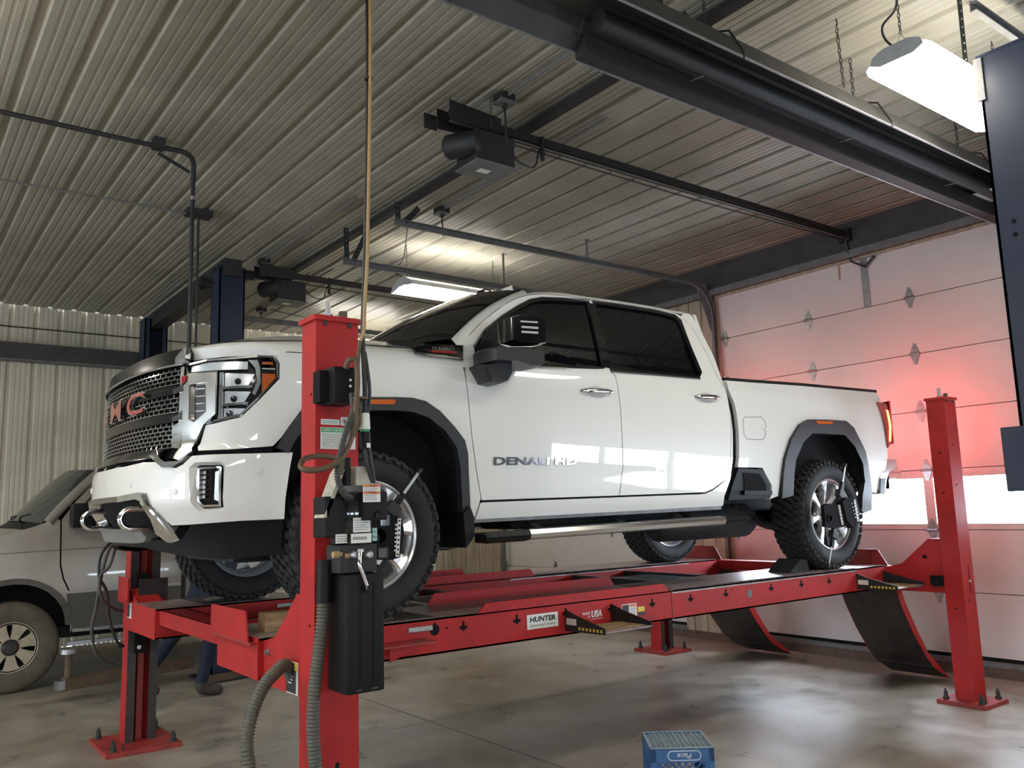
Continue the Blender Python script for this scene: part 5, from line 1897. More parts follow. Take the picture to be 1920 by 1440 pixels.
for a in range(3):
    d = Vector((cos(a * pi / 3 + .2), 0, sin(a * pi / 3 + .2))) * .013
    q = Vector((p[0] + .028, NY - .003, p[2] + .071))
    mb.bar(q - d, q + d, .003, .001)
mb.box((p[0] + .05, NY - .003, p[2] + .062), (p[0] + .068, NY - .002, p[2] + .080))
mb.obj('sticker_mark', 'label_black', st)

# ================================================================== PUMP UNIT ON THE NEAR FRONT POST
PUY = 2.985
def pu(u, v, y=PUY): return PY(u, v, y)
pump = thing('hydraulic_power_unit', (1.52, 3.1, 0.80), 'black hydraulic pump unit with tall square tank bolted to the near front lift post', 'pump unit')
# tank
a = pu(650, 1078); b = pu(722, 1300)
tx0, tx1, tz0, tz1 = a[0], b[0], b[2] + .012, a[2]
mb = MB().box((tx0, PUY, tz0), (tx1, PUY + .165, tz1), bev=.014)
tank = mb.obj('reservoir_tank', 'black_plastic', pump, smooth=True, sharp=50)
for xx in (tx0 + .055, tx0 + .112):
    MB().box((xx, PUY - .003, tz0 + .03), (xx + .004, PUY + .002, tz1 - .03)).obj('tank_rib', 'black_plastic', tank)
for xx in (tx0 + .05, tx1 - .045):
    MB().box((xx - .014, PUY - .004, tz0 + .012), (xx + .014, PUY + .001, tz0 + .018)).obj('tank_mark', 'dark_steel', tank)
MB().box((1.47, 3.14, tz0 + .15), (1.56, 3.19, tz1 + .30)).obj('mounting_bracket', 'black_iron', pump)
# pump block under the motor
bx0 = pu(632, 1040)[0]; bx1 = pu(716, 1040)[0]
zb0, zb1 = tz1 + .004, pu(660, 1022)[2]
MB().box((bx0 + .02, PUY + .02, zb0), (bx1 - .01, PUY + .14, zb1), bev=.006).obj('valve_block', 'black_iron', pump)
# motor: upright drum with terminal box, fins and labels
mz0, mz1 = zb1, pu(660, 920)[2]
mcx = (pu(640, 980)[0] + pu(712, 980)[0]) / 2
mcy = PUY + .085
mr = .082
mot = MB().lathe([(0, mz0), (mr * .9, mz0), (mr, mz0 + .012), (mr, mz1 - .03), (mr * .93, mz1 - .012), (mr * .6, mz1), (0, mz1)], (mcx, mcy, 0), (0, 0, 1), 40).obj('motor', 'black_gloss', pump, smooth=True, sharp=40)
MB().box((mcx - mr - .055, mcy - .06, mz0 + .03), (mcx - mr + .03, mcy + .05, mz1 - .02), bev=.008).obj('capacitor_box', 'black_plastic', mot)
MB().box((mcx + .0, PUY - .03, mz1 - .115), (mcx + .10, PUY + .05, mz1 - .005), bev=.008).obj('terminal_box', 'black_plastic', mot)
MB().lathe([(0, .014), (.012, .012), (.016, 0)], (mcx + .055, PUY - .03, mz1 - .095), (0, -1, 0), 16).obj('up_button', 'black_gloss', mot)
def sticker(name, u0, v0, u1, v1, y, par, base='label_white', rows=5, seed=2):
    a, b = PY(u0, v0, y), PY(u1, v1, y)
    c = (a + b) / 2
    w, h = abs(b[0] - a[0]), abs(a[2] - b[2])
    s = plate(name, base, par, (c[0], y, c[2]), (1, 0, 0), (0, 0, 1), w, h, .0015)
    print_lines('sticker_print', 'label_print', s, (c[0], y - .0015, c[2]), (1, 0, 0), (0, 0, 1), w * .84, h * .8, rows, lift=.0008, seed=seed)
    return s, c, w, h
s, c, w, h = sticker('caution_sticker', 680.5, 908, 713, 941, PUY - .031, mot, rows=7)
for dz in (.42, .02):
    plate('sticker_header', 'label_orange', s, (c[0], PUY - .033, c[2] + h * dz), (1, 0, 0), (0, 0, 1), w * .96, h * .14, .001)
    text_obj('sticker_lettering', 'WARNING', 'label_black', s, (c[0] + .004, PUY - .0345, c[2] + h * dz), (1, 0, 0), (0, 0, 1), width=w * .5, height=h * .08, bold=.01, lift=.0006)
sticker('rating_sticker', 662, 971, 694, 997, mcy - mr - .004, mot, rows=5, seed=4)
sticker('rating_sticker', 658, 1001, 696, 1017, mcy - mr - .004, mot, rows=1, seed=5)
sticker('rating_sticker', 629, 1002, 655, 1018, mcy - .064, mot, rows=3, seed=6)
sticker('test_sticker', 698, 990, 707, 1014, mcy - mr + .005, mot, base='label_teal', rows=2)
# fittings and lever
p = pu(624, 1040, PUY + .03); q = pu(650, 1042, PUY + .03)
mb = MB().cyl(p, (p[0] + .035, p[1], p[2]), .014, n=6)
mb.cyl((p[0] + .035, p[1], p[2]), q, .010, n=12)
mb.cyl((q[0] - .012, q[1], q[2]), (q[0] + .008, q[1], q[2]), .015, n=6)
mb.obj('brass_fitting', 'tan_cable', pump)
for u in (664, 690):
    p = pu(u, 1040, PUY + .018)
    MB().lathe([(0, .022), (.012, .020), (.018, .012), (.020, 0)], p, (0, -1, 0), 16).obj('valve_knob', 'bare_steel', pump, smooth=True)
p0, p1, p2 = pu(675, 1032, PUY - .01), pu(674, 1058, PUY - .02), pu(688, 1098, PUY - .02)
mb = MB().tube(smooth_path([p0, p1, (Vector(p1) * .5 + Vector(p2) * .5), p2], 6), .0075, 10)
mb.bar((p0[0] - .014, p0[1], p0[2]), (p0[0] + .014, p0[1], p0[2]), .012, .012)
lev = mb.obj('release_lever', 'chrome', pump, smooth=True, sharp=50)
MB().lathe([(0, -.016), (.012, -.011), (.016, 0), (.012, .011), (0, .016)], pu(690, 1104, PUY - .02), (0, 0, 1), 16).obj('lever_knob', 'black_gloss', lev, smooth=True)
# tapered sheet-metal hood over the motor
gz0 = mz1 - .01
MB().prism([(mcx - mr - .06, gz0 - .09), (mcx - mr - .045, gz0 - .09), (mcx - .055, gz0 + .09), (mcx - .06, gz0 + .10), (mcx - .075, gz0 + .08)], 'y', mcy - .06, mcy + .03).obj('side_flange', 'dusty_cream', pump)
MB().box((mcx - .06, mcy - .05, gz0 + .0), (mcx + .085, mcy + .06, gz0 + .03)).obj('motor_shelf', 'galv_dull', pump)
MB().prism([(mcx - .005, gz0 + .03), (mcx + .075, gz0 + .03), (mcx + .075, gz0 + .065), (mcx + .03, gz0 + .105), (mcx - .005, gz0 + .105)], 'y', mcy - .055, mcy + .0).obj('switch_housing', 'dusty_cream', pump)
MB().cyl((mcx - .035, mcy - .03, gz0 + .03), (mcx - .035, mcy - .03, gz0 + .14), .018, n=14).obj('cord_grip', 'black_plastic', pump)

# electrical box higher on the post
cb = thing('control_box', (1.45, 3.12, 1.90), 'black control box with two white buttons high on the near lift post', 'control box')
a = PY(627, 686, 3.06); b = PY(668, 757, 3.06)
mb = MB().box((a[0], 3.06, b[2]), (b[0], 3.187, a[2]), bev=.004)
body = mb.obj('box_body', 'black_plastic', cb)
MB().box((a[0] - .035, 3.12, b[2] + .008), (a[0], 3.185, a[2] - .01), bev=.003).obj('box_side', 'black_matte', cb)
for v in (712.5, 724):
    p = PY(657, v, 3.06)
    MB().lathe([(0, .004), (.005, .003), (.006, 0)], p, (0, -1, 0), 12).obj('push_button', 'label_white', cb)

# ---- cables and hoses on the near post
drop = []
tan = thing('power_cord', tuple(PY(690, 640, 3.0)), 'tan power cord hanging from the ceiling to the near lift post', 'cord')
cable('cord_run', [PY(693, 0, 3.02) + np.array([0, 0, .62]), PY(694, 0, 3.02), PY(694, 150, 3.02), PY(692, 300, 3.02), PY(690, 420, 3.01), PY(688, 500, 3.01), PY(684, 570, 3.0), PY(682, 620, 2.98), PY(675, 640, 2.99)], .0075, 'tan_cable', tan)
cable('cord_tail', [PY(675, 640, 2.99), PY(671, 680, 2.99), PY(670, 740, 2.99), PY(674, 770, 2.98), PY(671, 800, 2.98), PY(655, 830, 2.98), PY(646, 850, 2.98), PY(640, 890, 3.0)], .0085, 'brown_rubber', tan)
blk = thing('black_cable', tuple(PY(690, 300, 3.03)), 'black cable taped along the tan power cord from the ceiling', 'cable')
cable('cable_run', [PY(689, 0, 3.05) + np.array([0, 0, .62]), PY(689, 0, 3.05), PY(690, 150, 3.05), PY(688, 300, 3.05), PY(684, 500, 3.03), PY(680, 620, 3.0), PY(682, 680, 2.99), PY(684, 720, 2.98), PY(685, 775, 2.985)], .010, 'black_cable', blk)
cable('cable_branch', [PY(684, 660, 3.0), PY(690, 700, 2.98), PY(693, 735, 2.98), PY(690, 775, 2.985)], .007, 'black_cable', blk)
MB().lathe([(.013, -.006), (.019, -.004), (.019, .004), (.013, .006)], PY(691, 148, 3.035), (0, 0, 1), 16).obj('cable_tie', 'black_cable', blk)
MB().lathe([(.020, -.006), (.030, -.004), (.030, .004), (.020, .006)], PY(676, 747, 2.99), (0, 0, 1), 16).obj('cable_tie', 'brown_rubber', blk)
# plug and connector below the cables
pg = thing('plug_connector', tuple(PY(685, 800, 2.985)), 'cream and green plug joined to a black socket hanging on the near lift post', 'plug')
p = PY(684, 790, 2.985)
mb = MB().lathe([(0, .032), (.016, .032), (.019, .026), (.0215, -.026), (.0215, -.032), (0, -.032)], p, (0, 0, 1), 20)
mb.obj('plug_cap', 'label_white', pg, smooth=True, sharp=40)
p2 = PY(684, 804, 2.985)
MB().lathe([(0, .016), (.018, .016), (.018, -.016), (0, -.016)], p2, (0, 0, 1), 20).obj('plug_ring', 'label_green', pg, smooth=True, sharp=40)
p3 = PY(684, 826, 2.985)
MB().lathe([(0, .034), (.022, .034), (.023, -.010), (.020, -.034), (0, -.034)], p3, (0, 0, 1), 20).obj('socket', 'black_plastic', pg, smooth=True, sharp=40)
plate('socket_tag', 'label_white', pg, PY(691, 835, 2.96), (1, 0, 0), (0, 0, 1), .016, .018, .002)
for du in (0, 8):
    cable('socket_cord', [PY(684 + du, 840, 2.985), PY(687 + du, 865, 2.99), PY(694 + du * .7, 890, 3.01), PY(697 + du * .5, 905, 3.02)], .008, 'dark_hose', pg)
# looped brown air hose
hl_ = thing('brown_hose', tuple(PY(600, 868, 3.0)), 'brown rubber hose looped in front of the near lift post', 'hose')
cable('hose_loop', [PY(648, 690, 3.02), PY(655, 675, 3.0), PY(668, 680, 2.99), PY(670, 730, 2.97), PY(664, 790, 2.955), PY(656, 830, 2.95), PY(640, 858, 2.94), PY(615, 876, 2.93), PY(580, 882, 2.94), PY(564, 875, 2.98), PY(572, 860, 3.03), PY(600, 855, 3.08), PY(625, 858, 3.12)], .011, 'brown_rubber', hl_)
cg = thing('ribbed_conduit', tuple(PY(650, 830, 2.96)), 'thin black ribbed conduit from the control box down to the pump motor', 'conduit')
corrugated('conduit_run', [PY(660, 740, 3.03), PY(662, 770, 2.97), PY(652, 800, 2.945), PY(642, 835, 2.94), PY(634, 870, 2.94), PY(634, 900, 2.94), PY(645, 925, 2.96), PY(660, 935, 3.0)], .0115, 'dark_hose', cg, pitch=.010, amp=.003, n=10)
# big ribbed hose down the post
bh = thing('ribbed_hose', tuple(PY(598, 1440, 3.1)), 'grey ribbed hose running down the near lift post beside the black tank', 'hose')
corrugated('hose_run', [PY(606, 1120, 3.11), PY(605, 1160, 3.11), PY(598, 1220, 3.11), PY(590, 1290, 3.11), PY(587, 1350, 3.11), PY(589, 1410, 3.11), PY(592, 1450, 3.11), (PY(594, 1470, 3.11)[0], 3.10, .32), (1.44, 3.08, .035)], .0235, 'grey_hose', bh)
MB().cyl(PY(607, 1130, 3.11), PY(609, 1050, 3.11), .030, n=20).obj('hose_sleeve', 'black_plastic', bh, smooth=True, sharp=40)
bh2 = thing('ribbed_hose', tuple(PY(470, 1400, 3.4)), 'brown ribbed hose bowing from the front cross beam to the floor', 'hose')
corrugated('hose_run', [(1.445, 3.50, .875), PY(535, 1247, 3.46), PY(515, 1262, 3.42), PY(492, 1290, 3.38), PY(472, 1340, 3.34), PY(463, 1390, 3.31), PY(466, 1430, 3.29), (PY(470, 1440, 3.28)[0] + .03, 3.27, .36), (PY(470, 1440, 3.28)[0] + .12, 3.24, .06), (PY(470, 1440, 3.28)[0] + .22, 3.20, .032)], .0235, 'grey_hose', bh2)

# loops of air hose on the far front post
ah = thing('air_hose', tuple(PY(200, 1100, 6.40)), 'coiled black air hose hanging on the far front lift post', 'hose')
cable('hose_coil', [PY(228, 1010, 6.45), PY(205, 1030, 6.38), PY(190, 1080, 6.38), PY(180, 1140, 6.38), PY(172, 1180, 6.38), PY(180, 1225, 6.38), PY(200, 1240, 6.40), PY(228, 1245, 6.44)], .011, 'dark_hose', ah)
cable('hose_coil', [PY(222, 1008, 6.45), PY(206, 1060, 6.36), PY(188, 1080, 6.36), PY(190, 1120, 6.36), PY(212, 1140, 6.40), PY(235, 1148, 6.44)], .010, 'dark_hose', ah)
cable('hose_coil', [PY(212, 1012, 6.45), PY(190, 1040, 6.40), PY(186, 1080, 6.40), PY(200, 1110, 6.40), PY(205, 1160, 6.40), PY(218, 1200, 6.40), PY(232, 1212, 6.44)], .010, 'black_cable', ah)

# ================================================================== ALIGNMENT HEADS ON THE NEAR WHEELS
def align_head(cx, cz, label, tilt):
    yw = TY - .845 - .142
    t = thing('wheel_alignment_head', (cx, yw - .07, cz), label, 'alignment head', 'alignment heads on the near wheels')
    R3 = Matrix.Rotation(tilt, 3, 'Y')
    C = Vector((cx, yw, cz))
    def L(x, y, z): return C + R3 @ Vector((x, y, z))
    def bx(name, a, b, m, par, bev=.004):
        mb = MB().box(a, b, bev=bev)
        mb.v = [tuple(C + R3 @ Vector(p)) for p in mb.v]
        return mb.obj(name, m, par)
    bx('clamp_bar', (-.018, -.04, -.25), (.018, -.015, .25), 'black_iron', t)
    for s in (1, -1):
        bx('clamp_slider', (-.035, -.05, s * .17 - .03), (.035, -.005, s * .17 + .03), 'black_iron', t)
        bx('clamp_arm', (-.008, -.035, s * .20), (.008, -.03, s * .42), 'bare_steel', t)
        bx('arm_grip', (-.014, -.042, s * .235 - .035), (.014, -.022, s * .235 + .035), 'black_plastic', t)
        bx('arm_tip', (-.010, -.04, s * .42 - .015), (.010, -.0, s * .42 + .015), 'black_iron', t)
    MB().cyl(L(0, -.02, 0), L(0, -.10, 0), .035, n=20).obj('hub_post', 'black_iron', t, smooth=True, sharp=40)
    MB().lathe([(.028, -.012), (.034, -.01), (.034, .01), (.028, .012)], L(-.03, -.115, -.04), (0, 1, 0), 18).obj('knob', 'black_plastic', t)
    return t, L
for (u, v, lab, tl) in ((700, 1010, 'black clamp with dotted target strip on the front wheel beside the pump unit', radians(40)), (1556, 972, 'black clamp with two dotted target strips on the rear wheel below the tail lamp', radians(24))):
    front = u < 1000
    cx = TX if front else TX + 4.036
    t, L = align_head(cx, ZR + TIRE_R, lab, tl)
    yy = TY - .845 - .142 - .10
    def tgt(u0, v0, u1, v1, y, hgt, dots_both, par, nrm=None):
        a, b = PY(u0, v0, y), PY(u1, v1, y)
        return a, b
    # target body: upright black board with rounded edge and white dotted strip
    def board(ulist, y, depth):
        poly = [tuple(PY(u_, v_, y)[[0, 2]]) for u_, v_ in ulist]
        return MB().prism(poly, 'y', y, y + depth).obj('target_board', 'black_matte', t)
    if front:
        bd_ = board([(700, 965), (712, 960), (738, 966), (754, 973), (758, 1000), (750, 1045), (735, 1050), (702, 1050)], yy, .035)
        strips = [((749, 972), (745, 1044), 8)]
        small = [((743, 980), (741, 1036), 7)]
        plate('target_window', 'black_gloss', bd_, PY(722, 976, yy), (1, 0, 0), (0, 0, 1), .05, .05, .002)
        sticker('target_label', 709, 1027, 728, 1046, yy - .001, bd_, base='label_black', rows=5, seed=9)
    else:
        bd_ = board([(1545, 948), (1552, 944), (1580, 948), (1585, 950), (1591, 985), (1568, 991), (1548, 988)], yy - .02, .03)
        board([(1580, 940), (1590, 933), (1602, 936), (1610, 980), (1600, 990), (1588, 975)], yy - .04, .05)
        strips = [((1573, 947), (1580, 984), 6), ((1602, 937), (1609, 977), 7)]
        small = [((1597, 941), (1605, 973), 5)]
        mb = MB().lathe([(.022, -.01), (.030, -.006), (.030, .006), (.022, .01)], PY(1555, 972, yy - .04), (0, 1, 0), 18)
        mb.obj('target_knob', 'black_gloss', t)
    for k, (p0, p1, nd) in enumerate(strips):
        y = yy - .003 if front else yy - (.0225 if k == 0 else .0425)
        a, b = Vector(PY(*p0, y)), Vector(PY(*p1, y))
        MB().bar(a, b, .0035 if False else .004, .018 if front else .022, up=(1, 0, 0)).obj('target_strip', 'label_white', t)
        for i in range(nd):
            q = a.lerp(b, (i + .5) / nd)
            MB().cyl(q + Vector((0, -.0018, 0)), q + Vector((0, -.0028, 0)), .0058, n=12).obj('target_dot', 'label_black', t)
    for p0, p1, nd in small:
        y = yy - .003 if front else yy - .0425
        a, b = Vector(PY(*p0, y)), Vector(PY(*p1, y))
        for i in range(nd):
            q = a.lerp(b, (i + .5) / nd)
            MB().box(q - Vector((.005, .001, .0045)), q + Vector((.005, .001, .0045))).obj('target_square', 'label_white', t)

# ================================================================== SMALL THINGS ON AND AROUND THE LIFT
p0 = PZ(496, 1187, ZR)
wb = MB().box((p0[0], p0[1], ZR + .001), (p0[0] + .34, p0[1] + .085, ZR + .088), bev=.003).obj('wooden_block', 'wood')
tag(wb, 'short weathered timber block on the near runway ahead of the front wheel', 'wood block')
x = TX + 4.036 - .52
MBc = MB().prism([(x + .0, ZR + .005), (x + .24, ZR + .005), (x + .22, ZR + .09), (x + .15, ZR + .10), (x + .05, ZR + .045)], 'y', 3.92, 4.12)
ch = MBc.obj('wheel_chock', 'rubber')
tag(ch, 'black rubber chock wedged ahead of the near rear wheel', 'wheel chock')
# milk crate
def crate(cx, cy, rotz):
    w, d, h = .33, .33, .28
    t = thing('milk_crate', (cx, cy, 0), 'blue plastic milk crate standing upside down on the concrete floor', 'crate')
    def bxs(lst, name, m):
        mb = MB()
        for a, b in lst: mb.box(a, b, bev=.002)
        mb.v = [tuple(Vector((cx, cy, 0)) + Matrix.Rotation(rotz, 3, 'Z') @ Vector(p)) for p in mb.v]
        return mb.obj(name, m, t)
    x0, x1, y0, y1 = -w / 2, w / 2, -d / 2, d / 2
    for xx, yy in ((x0, y0), (x1 - .03, y0), (x0, y1 - .03), (x1 - .03, y1 - .03)):
        bxs([((xx, yy, 0), (xx + .03, yy + .03, h))], 'corner_post', 'crate_blue')
    for (a, b) in (((x0, y0, 0), (x1, y0 + .012, .07)), ((x0, y1 - .012, 0), (x1, y1, .07)), ((x0, y0, 0), (x0 + .012, y1, .07)), ((x1 - .012, y0, 0), (x1, y1, .07))):
        bxs([(a, b)], 'rim_band', 'crate_blue')
    for (a, b) in (((x0, y0, h - .072), (x1, y0 + .012, h)), ((x0, y1 - .012, h - .072), (x1, y1, h)), ((x0, y0, h - .072), (x0 + .012, y1, h)), ((x1 - .012, y0, h - .072), (x1, y1, h))):
        bxs([(a, b)], 'base_band', 'crate_blue')
    # grid of the upturned bottom
    bot = []
    for k in range(13):
        xx = x0 + .012 + (w - .024) * k / 12
        bot.append(((xx - .0025, y0 + .008, h - .012), (xx + .0025, y1 - .008, h - .001)))
    bxs(bot, 'bottom_slats_lengthwise', 'crate_pale')
    bot = []
    for k in range(22):
        yy = y0 + .010 + (d - .02) * k / 21
        bot.append(((x0 + .008, yy - .002, h - .014), (x1 - .008, yy + .002, h - .004)))
    bxs(bot, 'bottom_slats_crosswise', 'crate_pale')
    bxs([((x0, y0, h - .010), (x1, y0 + .010, h + .002)), ((x0, y1 - .01, h - .010), (x1, y1, h + .002)), ((x0, y0, h - .010), (x0 + .010, y1, h + .002)), ((x1 - .010, y0, h - .010), (x1, y1, h + .002))], 'bottom_edge', 'crate_pale')
    # diagonal lattice in each side
    Rz = Matrix.Rotation(rotz, 3, 'Z')
    for side in range(4):
        mb = MB()
        def P(a, z, o=0):
            q = {0: (a, y0 + .004 + o, z), 1: (a, y1 - .004 - o, z), 2: (x0 + .004 + o, a, z), 3: (x1 - .004 - o, a, z)}[side]
            return Vector((cx, cy, 0)) + Rz @ Vector(q)
        zA, zB = .07, h - .072
        hh = zB - zA
        for k in range(-4, 9):
            for sg in (1, -1):
                a0 = -.11 + k * .036
                pts = (a0, zA), (a0 + sg * hh, zB)
                # clip to the opening
                (ax_, az_), (bx_, bz_) = pts
                lo, hi = -.11, .11
                def clip(p, q):
                    t0, t1 = 0, 1
                    dx = q[0] - p[0]
                    for bound, sgn in ((lo, 1), (hi, -1)):
                        da = sgn * (p[0] - bound); db = sgn * (q[0] - bound)
                        if da < 0 and db < 0: return None
                        if da < 0: t0 = max(t0, da / (da - db))
                        if db < 0: t1 = min(t1, da / (da - db))
                    if t1 - t0 < .05: return None
                    return tuple(p[i] + (q[i] - p[i]) * t0 for i in (0, 1)), tuple(p[i] + (q[i] - p[i]) * t1 for i in (0, 1))
                c_ = clip(*pts)
                if c_: mb.bar(P(*c_[0]), P(*c_[1]), .005, .005)
        mb.obj('side_lattice', 'crate_blue', t)
        mb = MB()
        for s in (-1, 1):
            q = [P(s * .115, zA), P(s * .155, zA), P(s * .155, zB), P(s * .115, zB)]
            q2 = [v + (P(0, 0, .006) - P(0, 0, 0)) for v in q]
            mb.add(q + q2, [(0, 1, 2, 3), (7, 6, 5, 4), (0, 4, 5, 1), (1, 5, 6, 2), (2, 6, 7, 3), (3, 7, 4, 0)])
        mb.obj('side_panel', 'crate_blue', t)
    # oval mark with the dairy name, upside down because the crate is
    face = Vector((cx, cy, 0)) + Rz @ Vector((.01, y0 - .001, h - .038))
    ux = Rz @ Vector((1, 0, 0))
    ring = MB()
    pts = []
    for k in range(40):
        a = 2 * pi * k / 40
        ex, ez = cos(a), sin(a)
        xx = (.062 if ex > 0 else -.062) + ex * .023
        pts.append(face + ux * xx + Vector((0, 0, ez * .023)))
    pts.append(pts[0]); pts.append(pts[1])
    ring.tube(pts, .0022, 6, caps=False)
    ring.obj('name_oval', 'label_white', t)
    text_obj('name_lettering', 'Pace', 'label_white', t, face + Vector((0, 0, -.001)), -ux, (0, 0, -1), width=.075, height=.026, bold=.006, shear=.25, lift=.0015)
    return t
mat('crate_blue', (.045, .13, .30), .5, var=.2, scale=14)
mat('crate_pale', (.33, .42, .45), .55, var=.25, scale=20)
pc = PZ(1313, 1398, .28)
crate(pc[0] - .0, pc[1] + .165, radians(-38))

# ================================================================== LIGHT FIXTURES
mat('tube_glow', (1, 1, 1), .4, emit=(1.0, .95, .86), estr=40.0)
mat('lens_glow', (1, 1, 1), .4, emit=(1.0, .94, .83), estr=13.5)
mat('fixture_white', (.72, .72, .70), .35)
mat('fixture_grey', (.42, .42, .41), .45, var=.2, scale=10)
def chain(name, p, q, parent, m='dark_steel', lk=.030, r=.0022):
    p, q = Vector(p), Vector(q)
    L = (q - p).length
    n = max(2, int(L / (lk * .78)))
    d = (q - p).normalized()
    mb = MB()
    for k in range(n):
        c = p.lerp(q, (k + .5) / n)
        s = Vector((1, 0, 0)) if k % 2 else Vector((0, 1, 0))
        pts = []
        for j in range(9):
            a = 2 * pi * j / 8
            pts.append(c + d * (cos(a) * lk * .5) + s * (sin(a) * lk * .22))
        mb.tube(pts, r, 5, caps=False)
    return tag(mb.obj(name, m, parent), kind='stuff')
def light_fixture(x0, x1, yc, z, label, w=.34, cord_to=None, wrap=True):
    """two-lamp reflector fixture running along x; z = underside"""
    t = thing('shop_light', ((x0 + x1) / 2, yc, z + .2), label, 'light fixture', 'hanging shop lights')
    # spine
    hw = w * .31 if wrap else .055
    MB().box((x0 + .01, yc - hw, z + (.075 if wrap else .045)), (x1 - .01, yc + hw, z + .12), bev=.005).obj('light_housing', 'fixture_grey', t)
    if wrap:
        # clear wraparound lens glowing all over, grey end caps
        lens = [(yc - w * .3, z + .088), (yc - w * .40, z + .085), (yc - w * .5, z + .055), (yc - w * .47, z + .02), (yc - w * .30, z), (yc + w * .30, z), (yc + w * .47, z + .02), (yc + w * .5, z + .055), (yc + w * .40, z + .085), (yc + w * .3, z + .088)]
        MB().prism(lens, 'x', x0 + .012, x1 - .012).obj('light_lens', 'lens_glow', t)
        cap = [(yc - .07, z + .125), (yc - w * .36, z + .10), (yc - w * .40, z + .06), (yc - w * .25, z + .035), (yc + w * .25, z + .035), (yc + w * .40, z + .06), (yc + w * .36, z + .10), (yc + .07, z + .125)]
        for x in (x0, x1):
            MB().prism(cap, 'x', x - .012, x + .011).obj('light_end', 'fixture_grey', t)
    else:
        for s in (1, -1):
            mb = MB()
            prf = [(yc + s * .125, z + .07), (yc + s * .14, z + .075), (yc + s * w * .42, z + .05), (yc + s * w * .5, z - .0), (yc + s * (w * .5 - .004), z - .0), (yc + s * (w * .42 - .004), z + .045), (yc + s * .14, z + .070), (yc + s * .125, z + .065)]
            mb.prism(prf, 'x', x0, x1)
            mb.obj('light_reflector', 'fixture_white', t)
            MB().cyl((x0 + .03, yc + s * .095, z + .030), (x1 - .03, yc + s * .095, z + .030), .022, n=14).obj('light_tube', 'tube_glow', t, smooth=True, sharp=50)
        for x in (x0, x1):
            MB().prism([(yc - w * .5, z), (yc - w * .42, z + .05), (yc - .06, z + .12), (yc + .06, z + .12), (yc + w * .42, z + .05), (yc + w * .5, z), (yc + w * .3, z + .012), (yc + .06, z + .03), (yc - .06, z + .03), (yc - w * .3, z + .012)], 'x', x - .004, x + .004).obj('light_end', 'fixture_grey', t)
    for x in (x0 + .06, x1 - .06):
        mb = MB()
        mb.tube([(x, yc - .05, z + .12), (x, yc, z + .20), (x, yc + .05, z + .12)], .003, 6)
        mb.obj('hanger_wire', 'bare_steel', t)
        chain('hanger_chain', (x, yc, z + .20), (x, yc, CEIL - .002), t)
    if cord_to is not None:
        cable('light_cord', [(x0 + .08, yc + .02, z + .12), (x0 - .02, yc + .04, z + .16), (x0 - .06, yc + .03, z + .22), (x0 + .02, yc, z + .32), cord_to], .006, 'black_cable', t)
    return t
light_fixture(4.12, 5.36, 2.04, 3.75, 'glaring two-tube shop light hung beside the near blue lift post', w=.36, cord_to=(4.35, 2.12, CEIL - .01))
light_fixture(4.20, 5.42, 7.38, 3.80, 'glowing shop light hung beyond the roof of the white pickup', w=.46, cord_to=(4.0, 6.9, CEIL - .01), wrap=False)
light_fixture(4.85, 6.07, 11.0, 3.93, 'shop light close under the ceiling by the cream far wall', cord_to=(4.1, 10.72, CEIL - .01))
light_fixture(-1.10, .12, 4.9, 3.76, 'shop light hung ahead of the pickup over the open bay')
light_fixture(-2.55, -1.33, 4.9, 3.76, 'added unseen shop light doubling the one ahead of the pickup')  # extra fixture added out of view to brighten hood and bumper
light_fixture(-3.0, -1.78, 1.7, 3.76, 'added unseen shop light doubling the one over the walkway')  # out-of-view extra, added to strengthen the light from ahead
light_fixture(-1.5, -.28, 1.7, 3.76, 'added unseen shop light just behind the photographer over the walkway')  # put in out of view to light the near post and truck front
light_fixture(-1.2, .02, -1.6, 3.70, 'shop light hung behind the photographer near the window wall')
light_fixture(3.2, 4.42, -1.7, 3.70, 'shop light hung over the empty bay behind the camera')
light_fixture(-2.6, -1.38, 9.6, 3.78, 'shop light hung ahead of the silver van')

# ================================================================== CEILING GEAR
def slotted(name, p, q, parent, w=.05, m='black_iron'):
    """perforated angle from p to q"""
    p, q = Vector(p), Vector(q)
    mb = MB()
    mb.bar(p, q, w, .004, up=(0, 1, 0))
    mb.bar(p + Vector((0, w * .5, 0)), q + Vector((0, w * .5, 0)), .004, w, up=(0, 1, 0)) if False else None
    o = mb.obj(name, m, parent)
    n = max(2, int((q - p).length / .045))
    m2 = MB()
    d = (q - p).normalized()
    for k in range(n):
        c = p.lerp(q, (k + .5) / n)
        nrm = d.cross(Vector((0, 1, 0)))
        for s in (1, -1):
            u = Vector((0, 1, 0)).cross(d).normalized()
            m2.cyl(c + u * (s * .0022) , c + u * (s * .0028), .0055, n=8)
    tag(m2.obj(name + '_holes', 'fixture_white', parent), kind='stuff')
    return o
# strut across the ceiling that carries the openers and the track ends
st = MB().bar((3.60, 1.6, CEIL - .045), (3.60, 9.1, CEIL - .045), .075, .045).obj('ceiling_strut', 'black_iron')
tag(st, 'black steel strut bolted across the ribbed ceiling above the pickup bed', 'strut')

